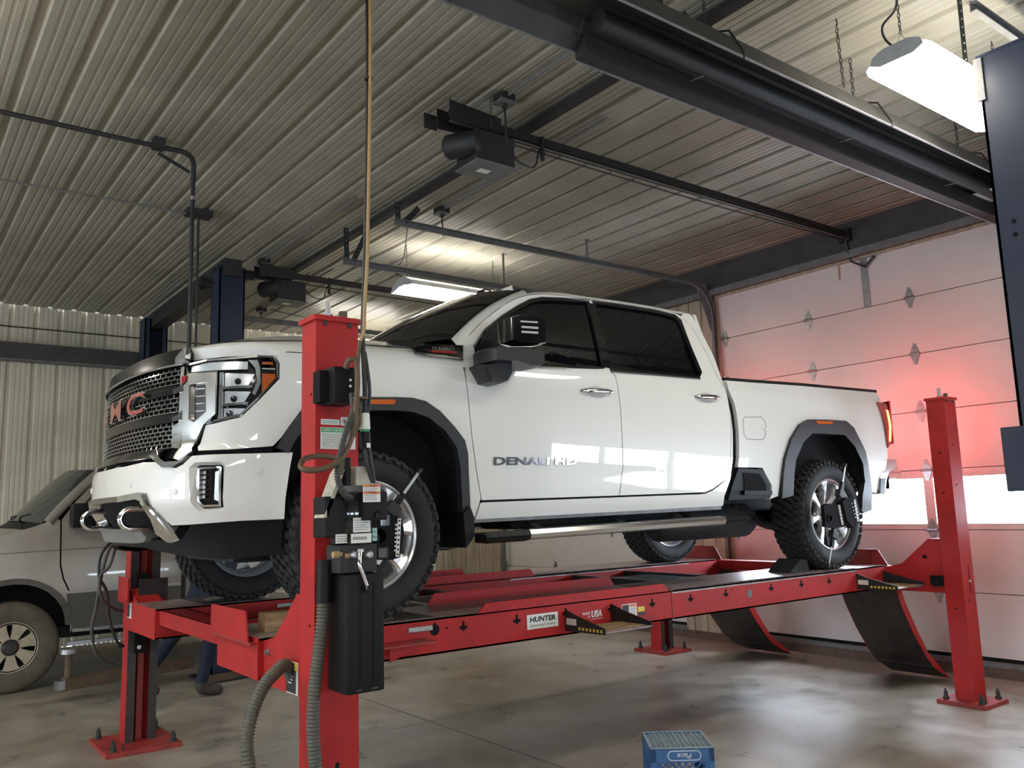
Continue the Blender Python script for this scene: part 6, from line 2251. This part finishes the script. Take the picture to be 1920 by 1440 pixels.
def door_track(y, z, xs, label, side, rods=(), hang=True, bright=False):
    """horizontal track along x at height z, bending down at the door wall"""
    t = thing('door_track', (5.5, y, z), label, 'door track')
    R = .38
    xe = WX - .06
    path = [Vector((xs, y, z)), Vector((xe - R - .05, y, z))]
    for k in range(1, 11):
        a = pi / 2 * k / 10
        path.append(Vector((xe - R + R * sin(a), y, z - R + R * cos(a))))
    path.append(Vector((xe, y, .2)))
    # channel section
    sec = [(-.028, -.018), (-.028, .018), (.028, .018), (.028, -.018), (.022, -.018), (.022, .012), (-.022, .012), (-.022, -.018)]
    vs, fs = [], []
    for i, p in enumerate(path):
        a = path[max(i - 1, 0)]; b = path[min(i + 1, len(path) - 1)]
        d = (b - a).normalized()
        n = Vector((0, 1, 0)); u = n.cross(d)   # u across, in plane
        for s1, s2 in sec:
            vs.append(p + u * s1 + n * (s2 * side))
    m = len(sec)
    for i in range(len(path) - 1):
        for k in range(m):
            a, b = i * m + k, i * m + (k + 1) % m
            fs.append((a, b, b + m, a + m))
    fs += [tuple(range(m)), tuple(range(len(vs) - m, len(vs)))]
    mesh_obj('track_rail', vs, fs, 'galv' if bright else 'galv_dull', t)
    MB().bar((xs, y + side * .02, z + .034), (xe - .5, y + side * .02, z + .034), .028, .004).obj('track_angle', 'galv_dull', t)
    if hang:
        slotted('track_hanger', (xs + .03, y, z + .02), (xs + .02, y, CEIL - .05), t)
        slotted('track_brace', (xs + .10, y, z + .02), (xs + .24, y, CEIL - .06), t)
    for x in rods:
        MB().box((x - .012, y - .003, z + .02), (x + .012, y + .003, CEIL)).obj('track_rod', 'galv_dull', t)
        MB().box((x - .012, y - .003, CEIL - .006), (x + .05, y + .02, CEIL)).obj('rod_foot', 'galv_dull', t)
    # flag bracket at the wall
    MB().prism([(xe - .02, z - .55), (xe + .05, z - .55), (xe + .05, z + .02), (xe - .26, z + .02)], 'y', y + side * .02, y + side * .028).obj('flag_bracket', 'galv_dull', t)
    return t
door_track(6.25, 4.05, 3.50, 'grey overhead door track above the far side of the pickup cab', 1, rods=(5.75,))
door_track(7.10, 3.90, 3.42, 'grey overhead door track just beyond the glowing light behind the cab', 1, rods=(5.3,))
door_track(2.84, 4.05, 3.2, 'bright overhead door track beside the long dark radiant heater', -1, bright=True)
door_track(1.80, 4.10, 4.50, 'overhead door track above the top of the near blue lift post', 1, rods=(), hang=False)
door_track(10.5, 4.05, 3.4, 'overhead door track near the cream far wall', -1)

def opener(y, z, xm, label, box_l=.52):
    t = thing('door_opener', (xm + .3, y, z), label, 'door opener')
    # rail: two angle irons
    for s in (1, -1):
        MB().bar((xm + .02, y + s * .035, z + .01), (WX - .12, y + s * .035, z + .01), .006, .055).obj('opener_rail', 'black_iron', t)
    MB().bar((xm + .05, y, z - .022), (WX - .14, y, z - .022), .02, .006).obj('rail_web', 'galv_dull', t)
    cable('pull_chain', [(xm + .5, y + .0, z - .06), (5.5, y, z - .075), (WX - .16, y, z - .05)], .006, 'black_iron', t)
    # mounting plates and motor
    for s in (1, -1):
        MB().prism([(xm, z + .085), (xm + .42, z + .06), (xm + .42, z - .045), (xm, z - .06)], 'y', y + s * .075, y + s * .080).obj('side_plate', 'black_iron', t)
    MB().prism([(xm - .10, z + .03), (xm + .0, z + .03), (xm + .0, z - .075), (xm - .10, z - .075)], 'y', y + .082, y + .087).obj('end_bracket', 'black_iron', t)
    mb = MB().lathe([(0, -.14), (.06, -.14), (.085, -.12), (.085, .10), (.07, .12), (.03, .13), (0, .13)], (xm + .16, y + .02, z - .16), (-.55, .83, 0), 22)
    mb.obj('opener_motor', 'black_iron', t, smooth=True, sharp=40)
    MB().box((xm + .20, y - .10, z - .29), (xm + .20 + box_l * .6, y + .15, z - .07), bev=.006).obj('gear_case', 'black_iron', t)
    MB().box((xm + .19, y - .11, z - .30), (xm + .22 + box_l * .6, y + .16, z - .288)).obj('case_cover', 'galv_dull', t)
    plate('case_label', 'label_white', t, (xm + .34, y + .03, z - .30), (1, 0, 0), (0, -1, 0), .09, .06, .001)
    cable('limit_cord', [(xm + .52, y - .02, z - .10), (xm + .60, y - .03, z - .19), (xm + .74, y - .03, z - .20), (xm + .80, y - .02, z - .05)], .006, 'black_cable', t)
    MB().box((xm + .80, y - .05, z - .14), (xm + .825, y - .03, z + .04)).obj('trolley', 'black_iron', t)
    # hangers to the strut and arm to the door
    for dx in (-.02, .14):
        MB().bar((3.60 + dx * .6, y + .05, z + .03), (3.60 + dx, y + .05, CEIL - .06), .034, .005).obj('hanger_strap', 'black_iron', t)
    MB().box((WX - .16, y - .06, z - .06), (WX - .05, y + .06, z + .07)).obj('header_bracket', 'black_iron', t)
    mb = MB()
    mb.tube([(WX - .14, y, z - .04), (WX - .09, y - .02, z - .26), (WX - .02, y - .12, z - .33), (WX + .0, y - .22, z - .24)], .014, 8)
    mb.obj('door_arm', 'brown_rubber' if False else 'dark_steel', t)
    return t
opener(4.48, 4.14, 2.88, 'black garage door opener and rail over the pickup bed')
opener(8.60, 4.12, 3.13, 'black garage door opener beside the far blue lift post')
# plate on the door for the arm
MB().box((WX + .018, 4.36, 3.42), (WX + .028, 4.43, 3.95)).obj('arm_plate', 'galv', bpy.data.objects['door_1'])
MB().box((WX + .020, 4.66, 3.75), (WX + .024, 4.675, 3.98)).obj('release_cord', 'tan_cable', bpy.data.objects['door_1'])

# radiant tube heater
ht = thing('radiant_heater', (5.0, 2.66, 3.8), 'long dark radiant tube heater under a steel reflector beside the near light', 'heater')
HX0, HX1 = 2.62, 7.45
def trough(x0, x1, name, par, m):
    pr = [(2.875, 3.745), (2.79, 3.90), (2.73, 3.955), (2.57, 3.955), (2.51, 3.90), (2.43, 3.745), (2.433, 3.744), (2.514, 3.896), (2.573, 3.95), (2.727, 3.95), (2.787, 3.896), (2.872, 3.744)]
    return MB().prism(pr, 'x', x0, x1).obj(name, m, par)
for a, b in ((HX0, 4.2), (4.2, 5.8), (5.8, HX1)):
    r_ = trough(a, b - .004, 'heater_reflector', ht, 'dark_steel_and_unlit_wall')
MB().bar((HX0, 2.872, 3.698), (HX1, 2.872, 3.698), .012, .006).obj('reflector_edge', 'galv', ht)
MB().bar((-1.5, 2.875, 3.743), (HX0, 2.875, 3.743), .012, .006).obj('reflector_edge', 'galv', ht)
MB().bar((-1.5, 2.43, 3.743), (HX1, 2.43, 3.743), .012, .006).obj('reflector_edge', 'galv', ht)
MB().cyl((HX0, 2.70, 3.83), (HX1, 2.70, 3.83), .052, n=18).obj('radiant_tube', 'black_iron', ht, smooth=True, sharp=50)
MB().box((HX0, 2.785, 3.70), (HX1, 2.87, 3.80)).obj('side_shield', 'black_iron', ht)
trough(-1.5, HX0 - .004, 'heater_reflector', ht, 'dark_steel_and_unlit_wall')
MB().box((6.55, 2.60, 3.80), (6.85, 2.78, 3.805)).obj('heater_label', 'label_white', ht)
for x in (3.35, 4.75, 6.1):
    pts = [(x, 2.885, 3.73), (x, 2.89, 3.76), (x, 2.80, 3.92), (x, 2.65, 3.985), (x, 2.50, 3.92), (x, 2.42, 3.76), (x, 2.425, 3.73)]
    MB().tube(pts, .006, 6).obj('reflector_hanger', 'black_iron', ht)
    chain('heater_chain', (x, 2.65, 3.985), (x, 2.65, CEIL - .002), ht, lk=.04, r=.003)
    MB().tube([(x + .02, 2.88, 3.735), (x + .02, 2.80, 3.78), (x + .03, 2.70, 3.775)], .004, 6).obj('tube_clip', 'bare_steel', ht)
# bracket from the ceiling near the heater
br = MB().box((3.56, 2.83, 4.02), (3.64, 2.87, CEIL - .02)).obj('track_bracket', 'black_iron')
tag(br, 'short black ceiling bracket between heater and bright track', 'bracket')
# spare hanging chain
p = PZ(1567, 35, CEIL)
hc = thing('hanging_chain', (p[0], p[1], CEIL), 'loose rusty chain hanging from the ceiling next to the heater', 'chain')
chain('chain_links', (p[0], p[1], CEIL - .06), (p[0] + .02, p[1], CEIL - .42), hc, lk=.036, r=.003)
MB().tube([(p[0], p[1], CEIL), (p[0] + .01, p[1], CEIL - .02), (p[0], p[1], CEIL - .05)], .005, 6).obj('chain_hook', 'dark_steel', hc)

# junction boxes with cords
for (u, v, lab, dz) in ((945, 178, 'ceiling outlet box with chain above the door opener', .34), (828, 390, 'round ceiling outlet over the track above the cab', .26), (495, 486, 'ceiling outlet next to the far blue lift post top', .30), (490, 577, 'ceiling outlet in the brightly lit strip by the far wall', .20)):
    p = PZ(u, v, CEIL)
    t = thing('outlet_box', (p[0], p[1], CEIL), lab, 'outlet box')
    MB().box((p[0] - .055, p[1] - .055, CEIL - .055), (p[0] + .055, p[1] + .055, CEIL - .004), bev=.008).obj('box_body', 'black_iron', t)
    MB().box((p[0] - .06, p[1] - .06, CEIL - .062), (p[0] + .06, p[1] + .06, CEIL - .055)).obj('box_cover', 'galv_dull', t)
    MB().lathe([(0, -.03), (.016, -.028), (.02, 0), (0, 0)], (p[0], p[1], CEIL - .062), (0, 0, 1), 14).obj('cord_plug', 'black_iron', t)
    cable('drop_cord', [(p[0], p[1], CEIL - .08), (p[0] + .005, p[1], CEIL - .16), (p[0] + .02, p[1] + .01, CEIL - dz)], .007, 'black_cable', t)
    MB().cyl((p[0] - .0, p[1] - .05, CEIL - .02), (p[0] - .0, max(1.0, p[1] - 2.2), CEIL - .02), .010, n=8).obj('conduit', 'galv_dull', t)
    if u == 945:
        chain('box_chain', (p[0] - .09, p[1] + .03, CEIL - .03), (p[0] - .09, p[1] + .03, CEIL - .24), t)

# compressed-air pipes on the left
ap = thing('air_pipe', (1.78, 6.25, 4.2), 'black air pipe along the ceiling turning down ahead of the pickup', 'pipe')
yA = 6.17
MB().cyl((WXL, yA, 4.22), (1.55, yA, 4.22), .017, n=12).obj('pipe_run', 'black_iron', ap, smooth=True, sharp=50)
MB().tube(smooth_path([(1.55, yA, 4.22), (1.68, yA, 4.22), (1.745, yA + .03, 4.20), (1.775, yA + .08, 4.15), (1.78, yA + .10, 4.05)], 6), .019, 12).obj('pipe_elbow', 'black_iron', ap, smooth=True)
MB().cyl((1.78, yA + .10, 4.06), (1.79, yA + .10, .95), .016, n=12).obj('pipe_drop', 'black_iron', ap, smooth=True, sharp=50)
MB().box((1.46, yA - .04, 4.20), (1.54, yA + .04, CEIL)).obj('pipe_clamp', 'black_iron', ap)
MB().bar((1.50, yA, 4.17), (1.74, yA + .06, 4.10), .018, .018).obj('pipe_brace', 'black_iron', ap)
MB().cyl((1.7815, yA + .10, 3.93), (1.7825, yA + .10, 3.90), .021, n=12).obj('pipe_collar', 'bare_steel', ap)
ap2 = thing('air_pipe', (2.2, 7.55, 4.2), 'thin grey pipe along the ceiling dropping beside the far blue post', 'pipe')
MB().cyl((WXL, 7.5, 4.235), (2.18, 7.5, 4.235), .010, n=10).obj('pipe_run', 'galv_dull', ap2, smooth=True, sharp=50)
MB().cyl((2.19, 7.52, 4.25), (2.21, 7.52, .95), .011, n=10).obj('pipe_drop', 'black_iron', ap2, smooth=True, sharp=50)
MB().box((2.08, 7.44, 4.225), (2.30, 7.58, CEIL)).obj('pipe_clamp', 'black_iron', ap2)
# thin line along the far wall
w_ = MB().cyl((WXL, WY - .05, 4.0), (WX, WY - .05, 3.98), .008, n=8).obj('wall_conduit', 'black_iron')
tag(w_, 'thin conduit line along the top of the cream far wall', 'conduit')

# ================================================================== BLUE TWO-POST LIFTS
def blue_post(parent, x0, x1, y0, y1, h, open_y):
    t = .014
    mb = MB()
    web = y0 if open_y > 0 else y1
    mb.box((x0, web, .02), (x1, web + t * open_y, h))
    mb.box((x0, y0, .02), (x0 + t, y1, h))
    mb.box((x1 - t, y0, .02), (x1, y1, h))
    op = y1 if open_y > 0 else y0
    mb.box((x0, op, .02), (x0 + .06, op - t * open_y, h))
    mb.box((x1 - .06, op, .02), (x1, op - t * open_y, h))
    o = mb.obj('post', 'blue_steel', parent)
    MB().box((x0 - .005, y0 - .005, h), (x1 + .005, y1 + .005, h + .012)).obj('post_cap', 'blue_steel', o)
    MB().box((x0 - .10, y0 - .10, 0), (x1 + .10, y1 + .10, .02)).obj('post_base', 'blue_steel', o)
    return o
fl = thing('two_post_lift', (2.8, 9.9, 0), 'dark blue two-post lift straddling the silver van', 'vehicle lift')
pa = blue_post(fl, 2.69, 2.95, 8.45, 8.72, 4.08, +1)
pb = blue_post(fl, 2.64, 2.92, 11.22, 11.48, 4.08, -1)
MB().box((2.72, 8.40, 3.98), (2.90, 11.5, 4.16)).obj('overhead_beam', 'black_iron', fl)
MB().lathe([(.03, 0), (.05, .03), (.075, .10), (.07, .10), (.045, .03), (.0, .02)], (2.60, 8.42, 3.86), (-1, -.3, 0), 16).obj('limit_switch', 'black_iron', fl)
cable('switch_cord', [(2.62, 8.42, 3.88), (2.60, 8.41, 3.98), (2.66, 8.42, 4.05), (2.70, 8.43, 4.06)], .008, 'black_cable', fl)
MB().box((2.62, 8.40, .55), (3.02, 8.80, 1.0), bev=.01).obj('carriage', 'blue_steel', fl)
mat('rust_steel', (.12, .08, .05), .7, .2, var=.4, scale=12)
arm1 = MB().bar((2.55, 8.62, .17), (1.42, 8.42, .15), .11, .10).obj('lift_arm', 'rust_steel', fl)
MB().bar((1.80, 8.48, .155), (1.36, 8.40, .15), .085, .075).obj('arm_extension', 'bare_steel', arm1)
MB().cyl((1.46, 8.45, .20), (1.46, 8.45, .40), .03, n=14).obj('arm_riser', 'rust_steel', arm1)
MB().cyl((1.46, 8.45, .40), (1.46, 8.45, .44), .07, n=18).obj('arm_pad', 'bare_steel', arm1)
MB().bar((2.50, 8.25, .05), (3.35, 8.40, .055), .07, .055).obj('lift_arm', 'rust_steel', fl)
nl = thing('blue_lift_post', (4.68, 1.63, 0), 'tall dark blue lift post standing close to the camera beside the glaring light', 'lift post')
blue_post(nl, 4.53, 4.83, 1.44, 1.825, 3.82, -1)
MB().box((4.41, 1.42, 1.546), (4.61, 1.868, 1.858), bev=.006).obj('carriage', 'blue_steel', nl)
MB().box((4.518, 1.80, 3.58), (4.532, 1.84, 3.815)).obj('cable_guide', 'galv_dull', nl)
for z in (3.05, 2.98):
    MB().cyl((4.527, 1.74, z - .15), (4.532, 1.74, z - .15), .012, n=12).obj('post_hole', 'black_matte', nl)
hs = thing('perforated_strap', (4.6, 1.9, CEIL), 'black perforated strap hanging from the ceiling beside the near blue lift post', 'strap')
slotted('strap', (4.60, 1.905, CEIL), (4.585, 1.905, 3.80), hs)
MB().box((4.56, 1.895, 3.785), (4.63, 1.92, 3.83)).obj('strap_clip', 'galv_dull', hs)

# ================================================================== SILVER VAN
mat('van_paint', (.46, .43, .365), .35, .55, coat=.6, var=.12, scale=3)
mat('van_lower', (.10, .095, .08), .6, .1, var=.3, scale=5)
mat('dirty_tire', (.12, .10, .075), .85, var=.35, scale=8)
mat('alloy_dirty', (.50, .44, .32), .5, .3, var=.3, scale=10)
mat('van_glass', (.035, .045, .042), .05, spec=.6)
VY = 9.16
van = thing('van', (2.9, 10.15, 0), 'silver van with dusty wheels parked against the cream far wall', 'van')
VFAR = VY + 1.98
def vy(z):
    """sheer of the body side: leans in above the waist"""
    return .0 if z < 1.0 else .03 * (z - 1.0) / .5 if z < 1.5 else .03 + (z - 1.5) * .26
def vmap(s, z, off=0.0):
    return (s - TX, TY - (VY + vy(z) - off), z - ZR)
def vmapF(s, z, off=0.0):
    return (s - TX, TY - (VFAR - vy(z) + off), z - ZR)
def vpanel(name, poly, m, off=0.0, thick=.03, par=None, holes=(), near_only=False, **k):
    o = panel(name, [poly] + list(holes), m, par or van, off=off, thick=thick, mp=vmap, grid=.08, **k)
    if not near_only:
        panel(name, [poly] + list(holes), m, par or van, off=off, thick=thick, mp=vmapF, grid=.08, **k)
    return o
WXc, WZc = 1.10, .41
arch = [(WXc + .50 * cos(a), WZc + .16 + .46 * sin(a)) for a in np.linspace(pi, 0, 15)]
fender_v = [(.22, .50), (.22, 1.20), (.30, 1.30), (.60, 1.375), (.97, 1.43), (1.20, 1.49), (1.36, 1.545), (1.40, 1.57), (1.462, 1.56), (1.47, 1.13), (1.50, 1.00), (1.56, .87), (1.585, .55), (1.585, .50)] + [p for p in arch[::-1]]
vpanel('van_fender', fender_v, 'van_paint', shrink=.002)
door_v = [(1.472, 1.56), (1.48, 1.13), (1.51, 1.00), (1.57, .87), (1.60, .50), (2.62, .50), (2.62, 2.05), (1.98, 2.08), (1.80, 1.96), (1.60, 1.74)]
glass_v = [(1.62, 1.545), (1.60, 1.58), (1.64, 1.67), (1.84, 1.90), (2.0, 2.0), (2.54, 1.99), (2.54, 1.56)]
vd = vpanel('van_door', door_v, 'van_paint', holes=[glass_v], shrink=.003)
vpanel('door_glass', inset(glass_v, -.01), 'van_glass', off=-.015, thick=0, par=vd)
vpanel('van_side', [(2.63, .50), (2.63, 2.05), (5.45, 2.05), (5.62, 1.9), (5.66, .50)] + [(4.62 + .48 * cos(a), .55 + .44 * sin(a)) for a in np.linspace(0, pi, 12)], 'van_paint')
# lower cladding and bright strip
vpanel('van_cladding', [(1.535, .862), (1.60, .50), (2.62, .50), (2.62, .865)], 'van_lower', off=.008, thick=.01)
vpanel('side_moulding', [(1.53, .862), (2.62, .862), (2.62, .895), (1.52, .885)], 'fixture_grey', off=.014, thick=.015)
vpanel('door_sill', [(1.60, .50), (2.62, .49), (2.62, .525), (1.60, .53)], 'bare_steel', off=.012, thick=.02)
vpanel('arch_lip', [(p[0] + (p[0] - WXc) * .0, p[1]) for p in arch] + [(WXc + .44 * cos(a), WZc + .16 + .41 * sin(a)) for a in np.linspace(0, pi, 15)], 'van_lower', off=.012, thick=.03)
# crease
for z0, z1 in ((1.255, 1.285),):
    vs = []
    mb = MB()
    mb.bar((.25, VY + vy(1.26) - .001, 1.245), (2.6, VY + vy(1.26) - .001, 1.298), .006, .006)
    mb.obj('body_crease', 'van_lower', van)
# hood, windscreen, roof spanning the width
def span(name, curve, m, bulge=0.0, n=10, smooth=True, par=None):
    """curve: (x, z) points of the near edge; spanned to the far side with a crown"""
    vs, fs = [], []
    for x, z in curve:
        ya, yb = VY + vy(z), VFAR - vy(z)
        for k in range(n + 1):
            t = k / n
            b = 4 * t * (1 - t)
            vs.append((x - bulge * b, ya + (yb - ya) * t, z + (.035 * b)))
    for i in range(len(curve) - 1):
        for k in range(n):
            a = i * (n + 1) + k
            fs.append((a, a + 1, a + n + 2, a + n + 1))
    return mesh_obj(name, vs, fs, m, par or van, smooth=smooth)
span('van_nose', [(.22, .50), (.20, .80), (.20, 1.15), (.24, 1.25)], 'van_paint', .10)
span('van_hood', [(.24, 1.25), (.34, 1.31), (.60, 1.375), (.97, 1.43), (1.16, 1.475)], 'van_paint', .10)
span('cowl_screen', [(1.16, 1.475), (1.22, 1.485), (1.30, 1.53)], 'black_plastic', .14)
wsv = span('van_windscreen', [(1.30, 1.53), (1.46, 1.71), (1.64, 1.90), (1.80, 2.04)], 'van_glass', .16)
span('van_roof', [(1.80, 2.04), (1.95, 2.085), (2.6, 2.10), (5.45, 2.10), (5.62, 1.95)], 'van_paint', .02)
# pillar
for side in (1, -1):
    mb = MB()
    cs = [(1.32, 1.53), (1.46, 1.70), (1.64, 1.89), (1.80, 2.03), (1.95, 2.08)]
    pts = [(x + .035, (VY + vy(z) + .004) if side > 0 else (VFAR - vy(z) - .004), z) for x, z in cs]
    mb.tube(smooth_path(pts, 5), .045, 10)
    mb.obj('van_pillar', 'van_paint', van, smooth=True)
MB().box((.9, VY + .25, .55), (5.55, VFAR - .25, 1.25)).obj('van_inner', 'black_matte', van)
MB().box((1.2, VY + .05, .45), (5.5, VFAR - .05, .55)).obj('van_floor', 'black_matte', van)
# mirror
mb = MB().box((1.52, VY - .22, 1.475), (1.74, VY - .02, 1.71), bev=.05)
mb.obj('van_mirror', 'black_plastic', van, smooth=True, sharp=60)
# wipers
for y in (9.65, 10.3):
    MB().tube([(1.24, y, 1.51), (1.16, y - .12, 1.56), (1.15, y - .24, 1.60), (1.22, y - .34, 1.62)], .008, 6).obj('wiper', 'black_plastic', van)
# wheels
def van_wheel(x, y, s):
    c = Vector((x, y, WZc)); ax = Vector((0, -s, 0))
    w = MB().lathe([(.22, -.10), (.25, -.115), (.32, -.125), (.375, -.115), (.405, -.09), (.41, 0), (.405, .09), (.375, .115), (.32, .125), (.25, .115), (.22, .10)], c, ax, 44).obj('van_wheel', 'dirty_tire', van, smooth=True, sharp=60)
    MB().lathe([(.225, .105), (.215, .11), (.20, .09), (.195, .03), (.0, .03)], c, ax, 40).obj('van_rim', 'black_matte', w, smooth=True, sharp=40)
    MB().lathe([(.232, .10), (.226, .112), (.205, .100), (.20, .085)], c, ax, 40).obj('rim_lip', 'alloy_dirty', w, smooth=True)
    for k in range(7):
        a = 2 * pi * k / 7 + .3
        d = Vector((cos(a), 0, sin(a))); t = Vector((-sin(a), 0, cos(a)))
        mb = MB()
        vs = []
        for r, wd in ((.06, .030), (.12, .042), (.16, .052), (.21, .074)):
            for q in (-1, 1):
                for h in (.06, .098):
                    vs.append(c + d * r + t * (q * wd) + ax * h)
        mb.add(vs, [(0, 1, 5, 4), (4, 5, 9, 8), (8, 9, 13, 12), (1, 3, 7, 5), (5, 7, 11, 9), (9, 11, 15, 13), (3, 2, 6, 7), (7, 6, 10, 11), (11, 10, 14, 15), (12, 13, 15, 14)])
        mb.obj('van_spoke', 'alloy_dirty', w)
    MB().lathe([(0, .128), (.05, .126), (.068, .112), (.078, .09)], c, ax, 20).obj('van_hub', 'dark_steel', w, smooth=True)
    return w
van_wheel(WXc, VY + .14, 1)
van_wheel(4.62, VY + .14, 1)
van_wheel(WXc, VFAR - .14, -1)
van_wheel(4.62, VFAR - .14, -1)
MB().bar((1.55, VY - .03, .40), (4.0, VY - .03, .40), .05, .04).obj('van_step_bar', 'bare_steel', van)
# headlamp and bumper (ahead of the frame)
MB().box((.08, VY + .05, .50), (.24, VFAR - .05, .72), bev=.04).obj('van_bumper', 'bare_steel', van)
for y in (VY + .12, VFAR - .42):
    MB().box((.14, y, .92), (.22, y + .30, 1.10), bev=.02).obj('van_headlamp', 'lamp_silver', van)

# ================================================================== PERSON behind the far runway
mat('denim', (.010, .016, .034), .85, var=.35, scale=16, bump=.15, bscale=80)
mat('dark_jacket', (.012, .014, .018), .85, var=.3, scale=12, bump=.15, bscale=60)
mat('boot_leather', (.045, .036, .030), .7, var=.3, scale=14)
mat('skin', (.52, .31, .22), .5)
mat('hair_dark', (.03, .02, .015), .7)
def person(base, label):
    B = Vector(base)
    J = {}
    def j(n, x, y, z, rx, ry=None): J[n] = (Vector((x, y, z)), rx, ry or rx)
    j('pelvis', .05, 0, .93, .150, .115)
    j('belly', .03, 0, 1.08, .155, .115)
    j('chest', -.02, -.01, 1.28, .175, .12)
    j('neck0', -.03, -.02, 1.46, .075)
    j('neck', -.01, -.03, 1.53, .055)
    j('head0', .02, -.04, 1.60, .078, .085)
    j('head1', .04, -.05, 1.70, .088, .10)
    j('head2', .03, -.05, 1.78, .06, .07)
    for s, n in ((-1, 'r'), (1, 'l')):
        j('sh' + n, -.03, s * .19, 1.42, .07)
    j('elr', .12, -.27, 1.18, .05); j('wrr', .33, -.24, 1.20, .034); j('har', .40, -.22, 1.21, .036, .02)
    j('ell', .10, .28, 1.17, .05); j('wrl', .30, .20, 1.16, .034); j('hal', .37, .18, 1.16, .036, .02)
    # front leg (boot forward), trailing leg behind
    j('hipr', .07, -.10, .86, .105); j('knr', .03, -.10, .50, .072); j('anr', -.05, -.10, .12, .052)
    j('her', -.06, -.10, .055, .05); j('tor', .14, -.11, .042, .045, .036)
    j('hipl', -.02, .11, .86, .105); j('knl', -.20, .13, .56, .075); j('anl', -.46, .14, .20, .052)
    j('hel', -.49, .14, .13, .05); j('tol', -.33, .15, .045, .042, .034)
    E = [('pelvis', 'belly'), ('belly', 'chest'), ('chest', 'neck0'), ('neck0', 'neck'), ('neck', 'head0'), ('head0', 'head1'), ('head1', 'head2'),
         ('chest', 'shr'), ('shr', 'elr'), ('elr', 'wrr'), ('wrr', 'har'), ('chest', 'shl'), ('shl', 'ell'), ('ell', 'wrl'), ('wrl', 'hal'),
         ('pelvis', 'hipr'), ('hipr', 'knr'), ('knr', 'anr'), ('anr', 'her'), ('her', 'tor'), ('pelvis', 'hipl'), ('hipl', 'knl'), ('knl', 'anl'), ('anl', 'hel'), ('hel', 'tol')]
    # fingers
    for n, y0 in (('har', -.22), ('hal', .18)):
        h = J[n][0]
        for k in range(4):
            yy = h.y + (-.03 + .02 * k)
            L = (.055, .065, .06, .048)[k]
            j(n + 'f%da' % k, h.x + .035, yy, h.z - .005, .0105)
            j(n + 'f%db' % k, h.x + .035 + L * .6, yy, h.z - .022, .0095)
            j(n + 'f%dc' % k, h.x + .035 + L * .75, yy, h.z - .05, .008)
            E += [(n, n + 'f%da' % k), (n + 'f%da' % k, n + 'f%db' % k), (n + 'f%db' % k, n + 'f%dc' % k)]
        s = 1 if n == 'har' else -1
        j(n + 'ta', h.x - .0, h.y + s * .035, h.z - .01, .011)
        j(n + 'tb', h.x + .03, h.y + s * .045, h.z - .035, .009)
        E += [(n, n + 'ta'), (n + 'ta', n + 'tb')]
    names = list(J)
    me = bpy.data.meshes.new('person')
    me.from_pydata([tuple(J[n][0]) for n in names], [(names.index(a), names.index(b)) for a, b in E], [])
    o = bpy.data.objects.new('person', me)
    COL.objects.link(o)
    sk = o.modifiers.new('skin', 'SKIN')
    sk.use_smooth_shade = True
    for i, n in enumerate(names):
        d = me.skin_vertices[0].data[i]
        d.radius = (J[n][1], J[n][2])
        d.use_root = (n == 'pelvis')
    ss = o.modifiers.new('subsurf', 'SUBSURF')
    ss.levels = 2
    ss.render_levels = 2
    dg = bpy.context.evaluated_depsgraph_get()
    m2 = bpy.data.meshes.new_from_object(o.evaluated_get(dg))
    bpy.data.objects.remove(o)
    bpy.data.meshes.remove(me)
    m2.materials.clear()
    for nm in ('dark_jacket', 'denim', 'boot_leather', 'skin', 'hair_dark'): m2.materials.append(MATS[nm])
    for p in m2.polygons:
        c = p.center
        p.use_smooth = True
        if c.z < .13 or (c.x < -.38 and c.z < .22): p.material_index = 2
        elif c.z < .95 and c.x < .22: p.material_index = 1
        elif c.z > 1.50: p.material_index = 4 if (c.z > 1.72 or c.x < -.02) and c.z > 1.60 else 3
        elif c.x > .30: p.material_index = 3
        else: p.material_index = 0
    b = bpy.data.objects.new('person', m2)
    b.location = B
    link(b)
    tag(b, label, 'person')
    # face features and a jacket hem
    def add(name, m, fn):
        mb = MB(); fn(mb)
        mb.v = [tuple(B + Vector(v)) for v in mb.v]
        return mb.obj(name, m, b, smooth=True)
    for s in (-1, 1):
        add('eye', 'label_white', lambda mb: mb.lathe([(0, -.010), (.008, -.006), (.011, 0), (.008, .006), (0, .010)], (.125, -.05 + s * .032, 1.70), (1, 0, 0), 12))
        add('ear', 'skin', lambda mb: mb.lathe([(0, -.008), (.02, -.006), (.026, 0), (.02, .006), (0, .008)], (.03, -.05 + s * .098, 1.685), (0, 1, 0), 12))
    add('nose', 'skin', lambda mb: mb.cyl((.125, -.05, 1.70), (.150, -.05, 1.665), .008, .014, n=10))
    add('mouth', 'badge_red', lambda mb: mb.box((.118, -.075, 1.632), (.128, -.025, 1.642), bev=.003))
    return b
person((2.44, 7.86, 0), 'person in dark jacket and jeans stepping along behind the far runway')
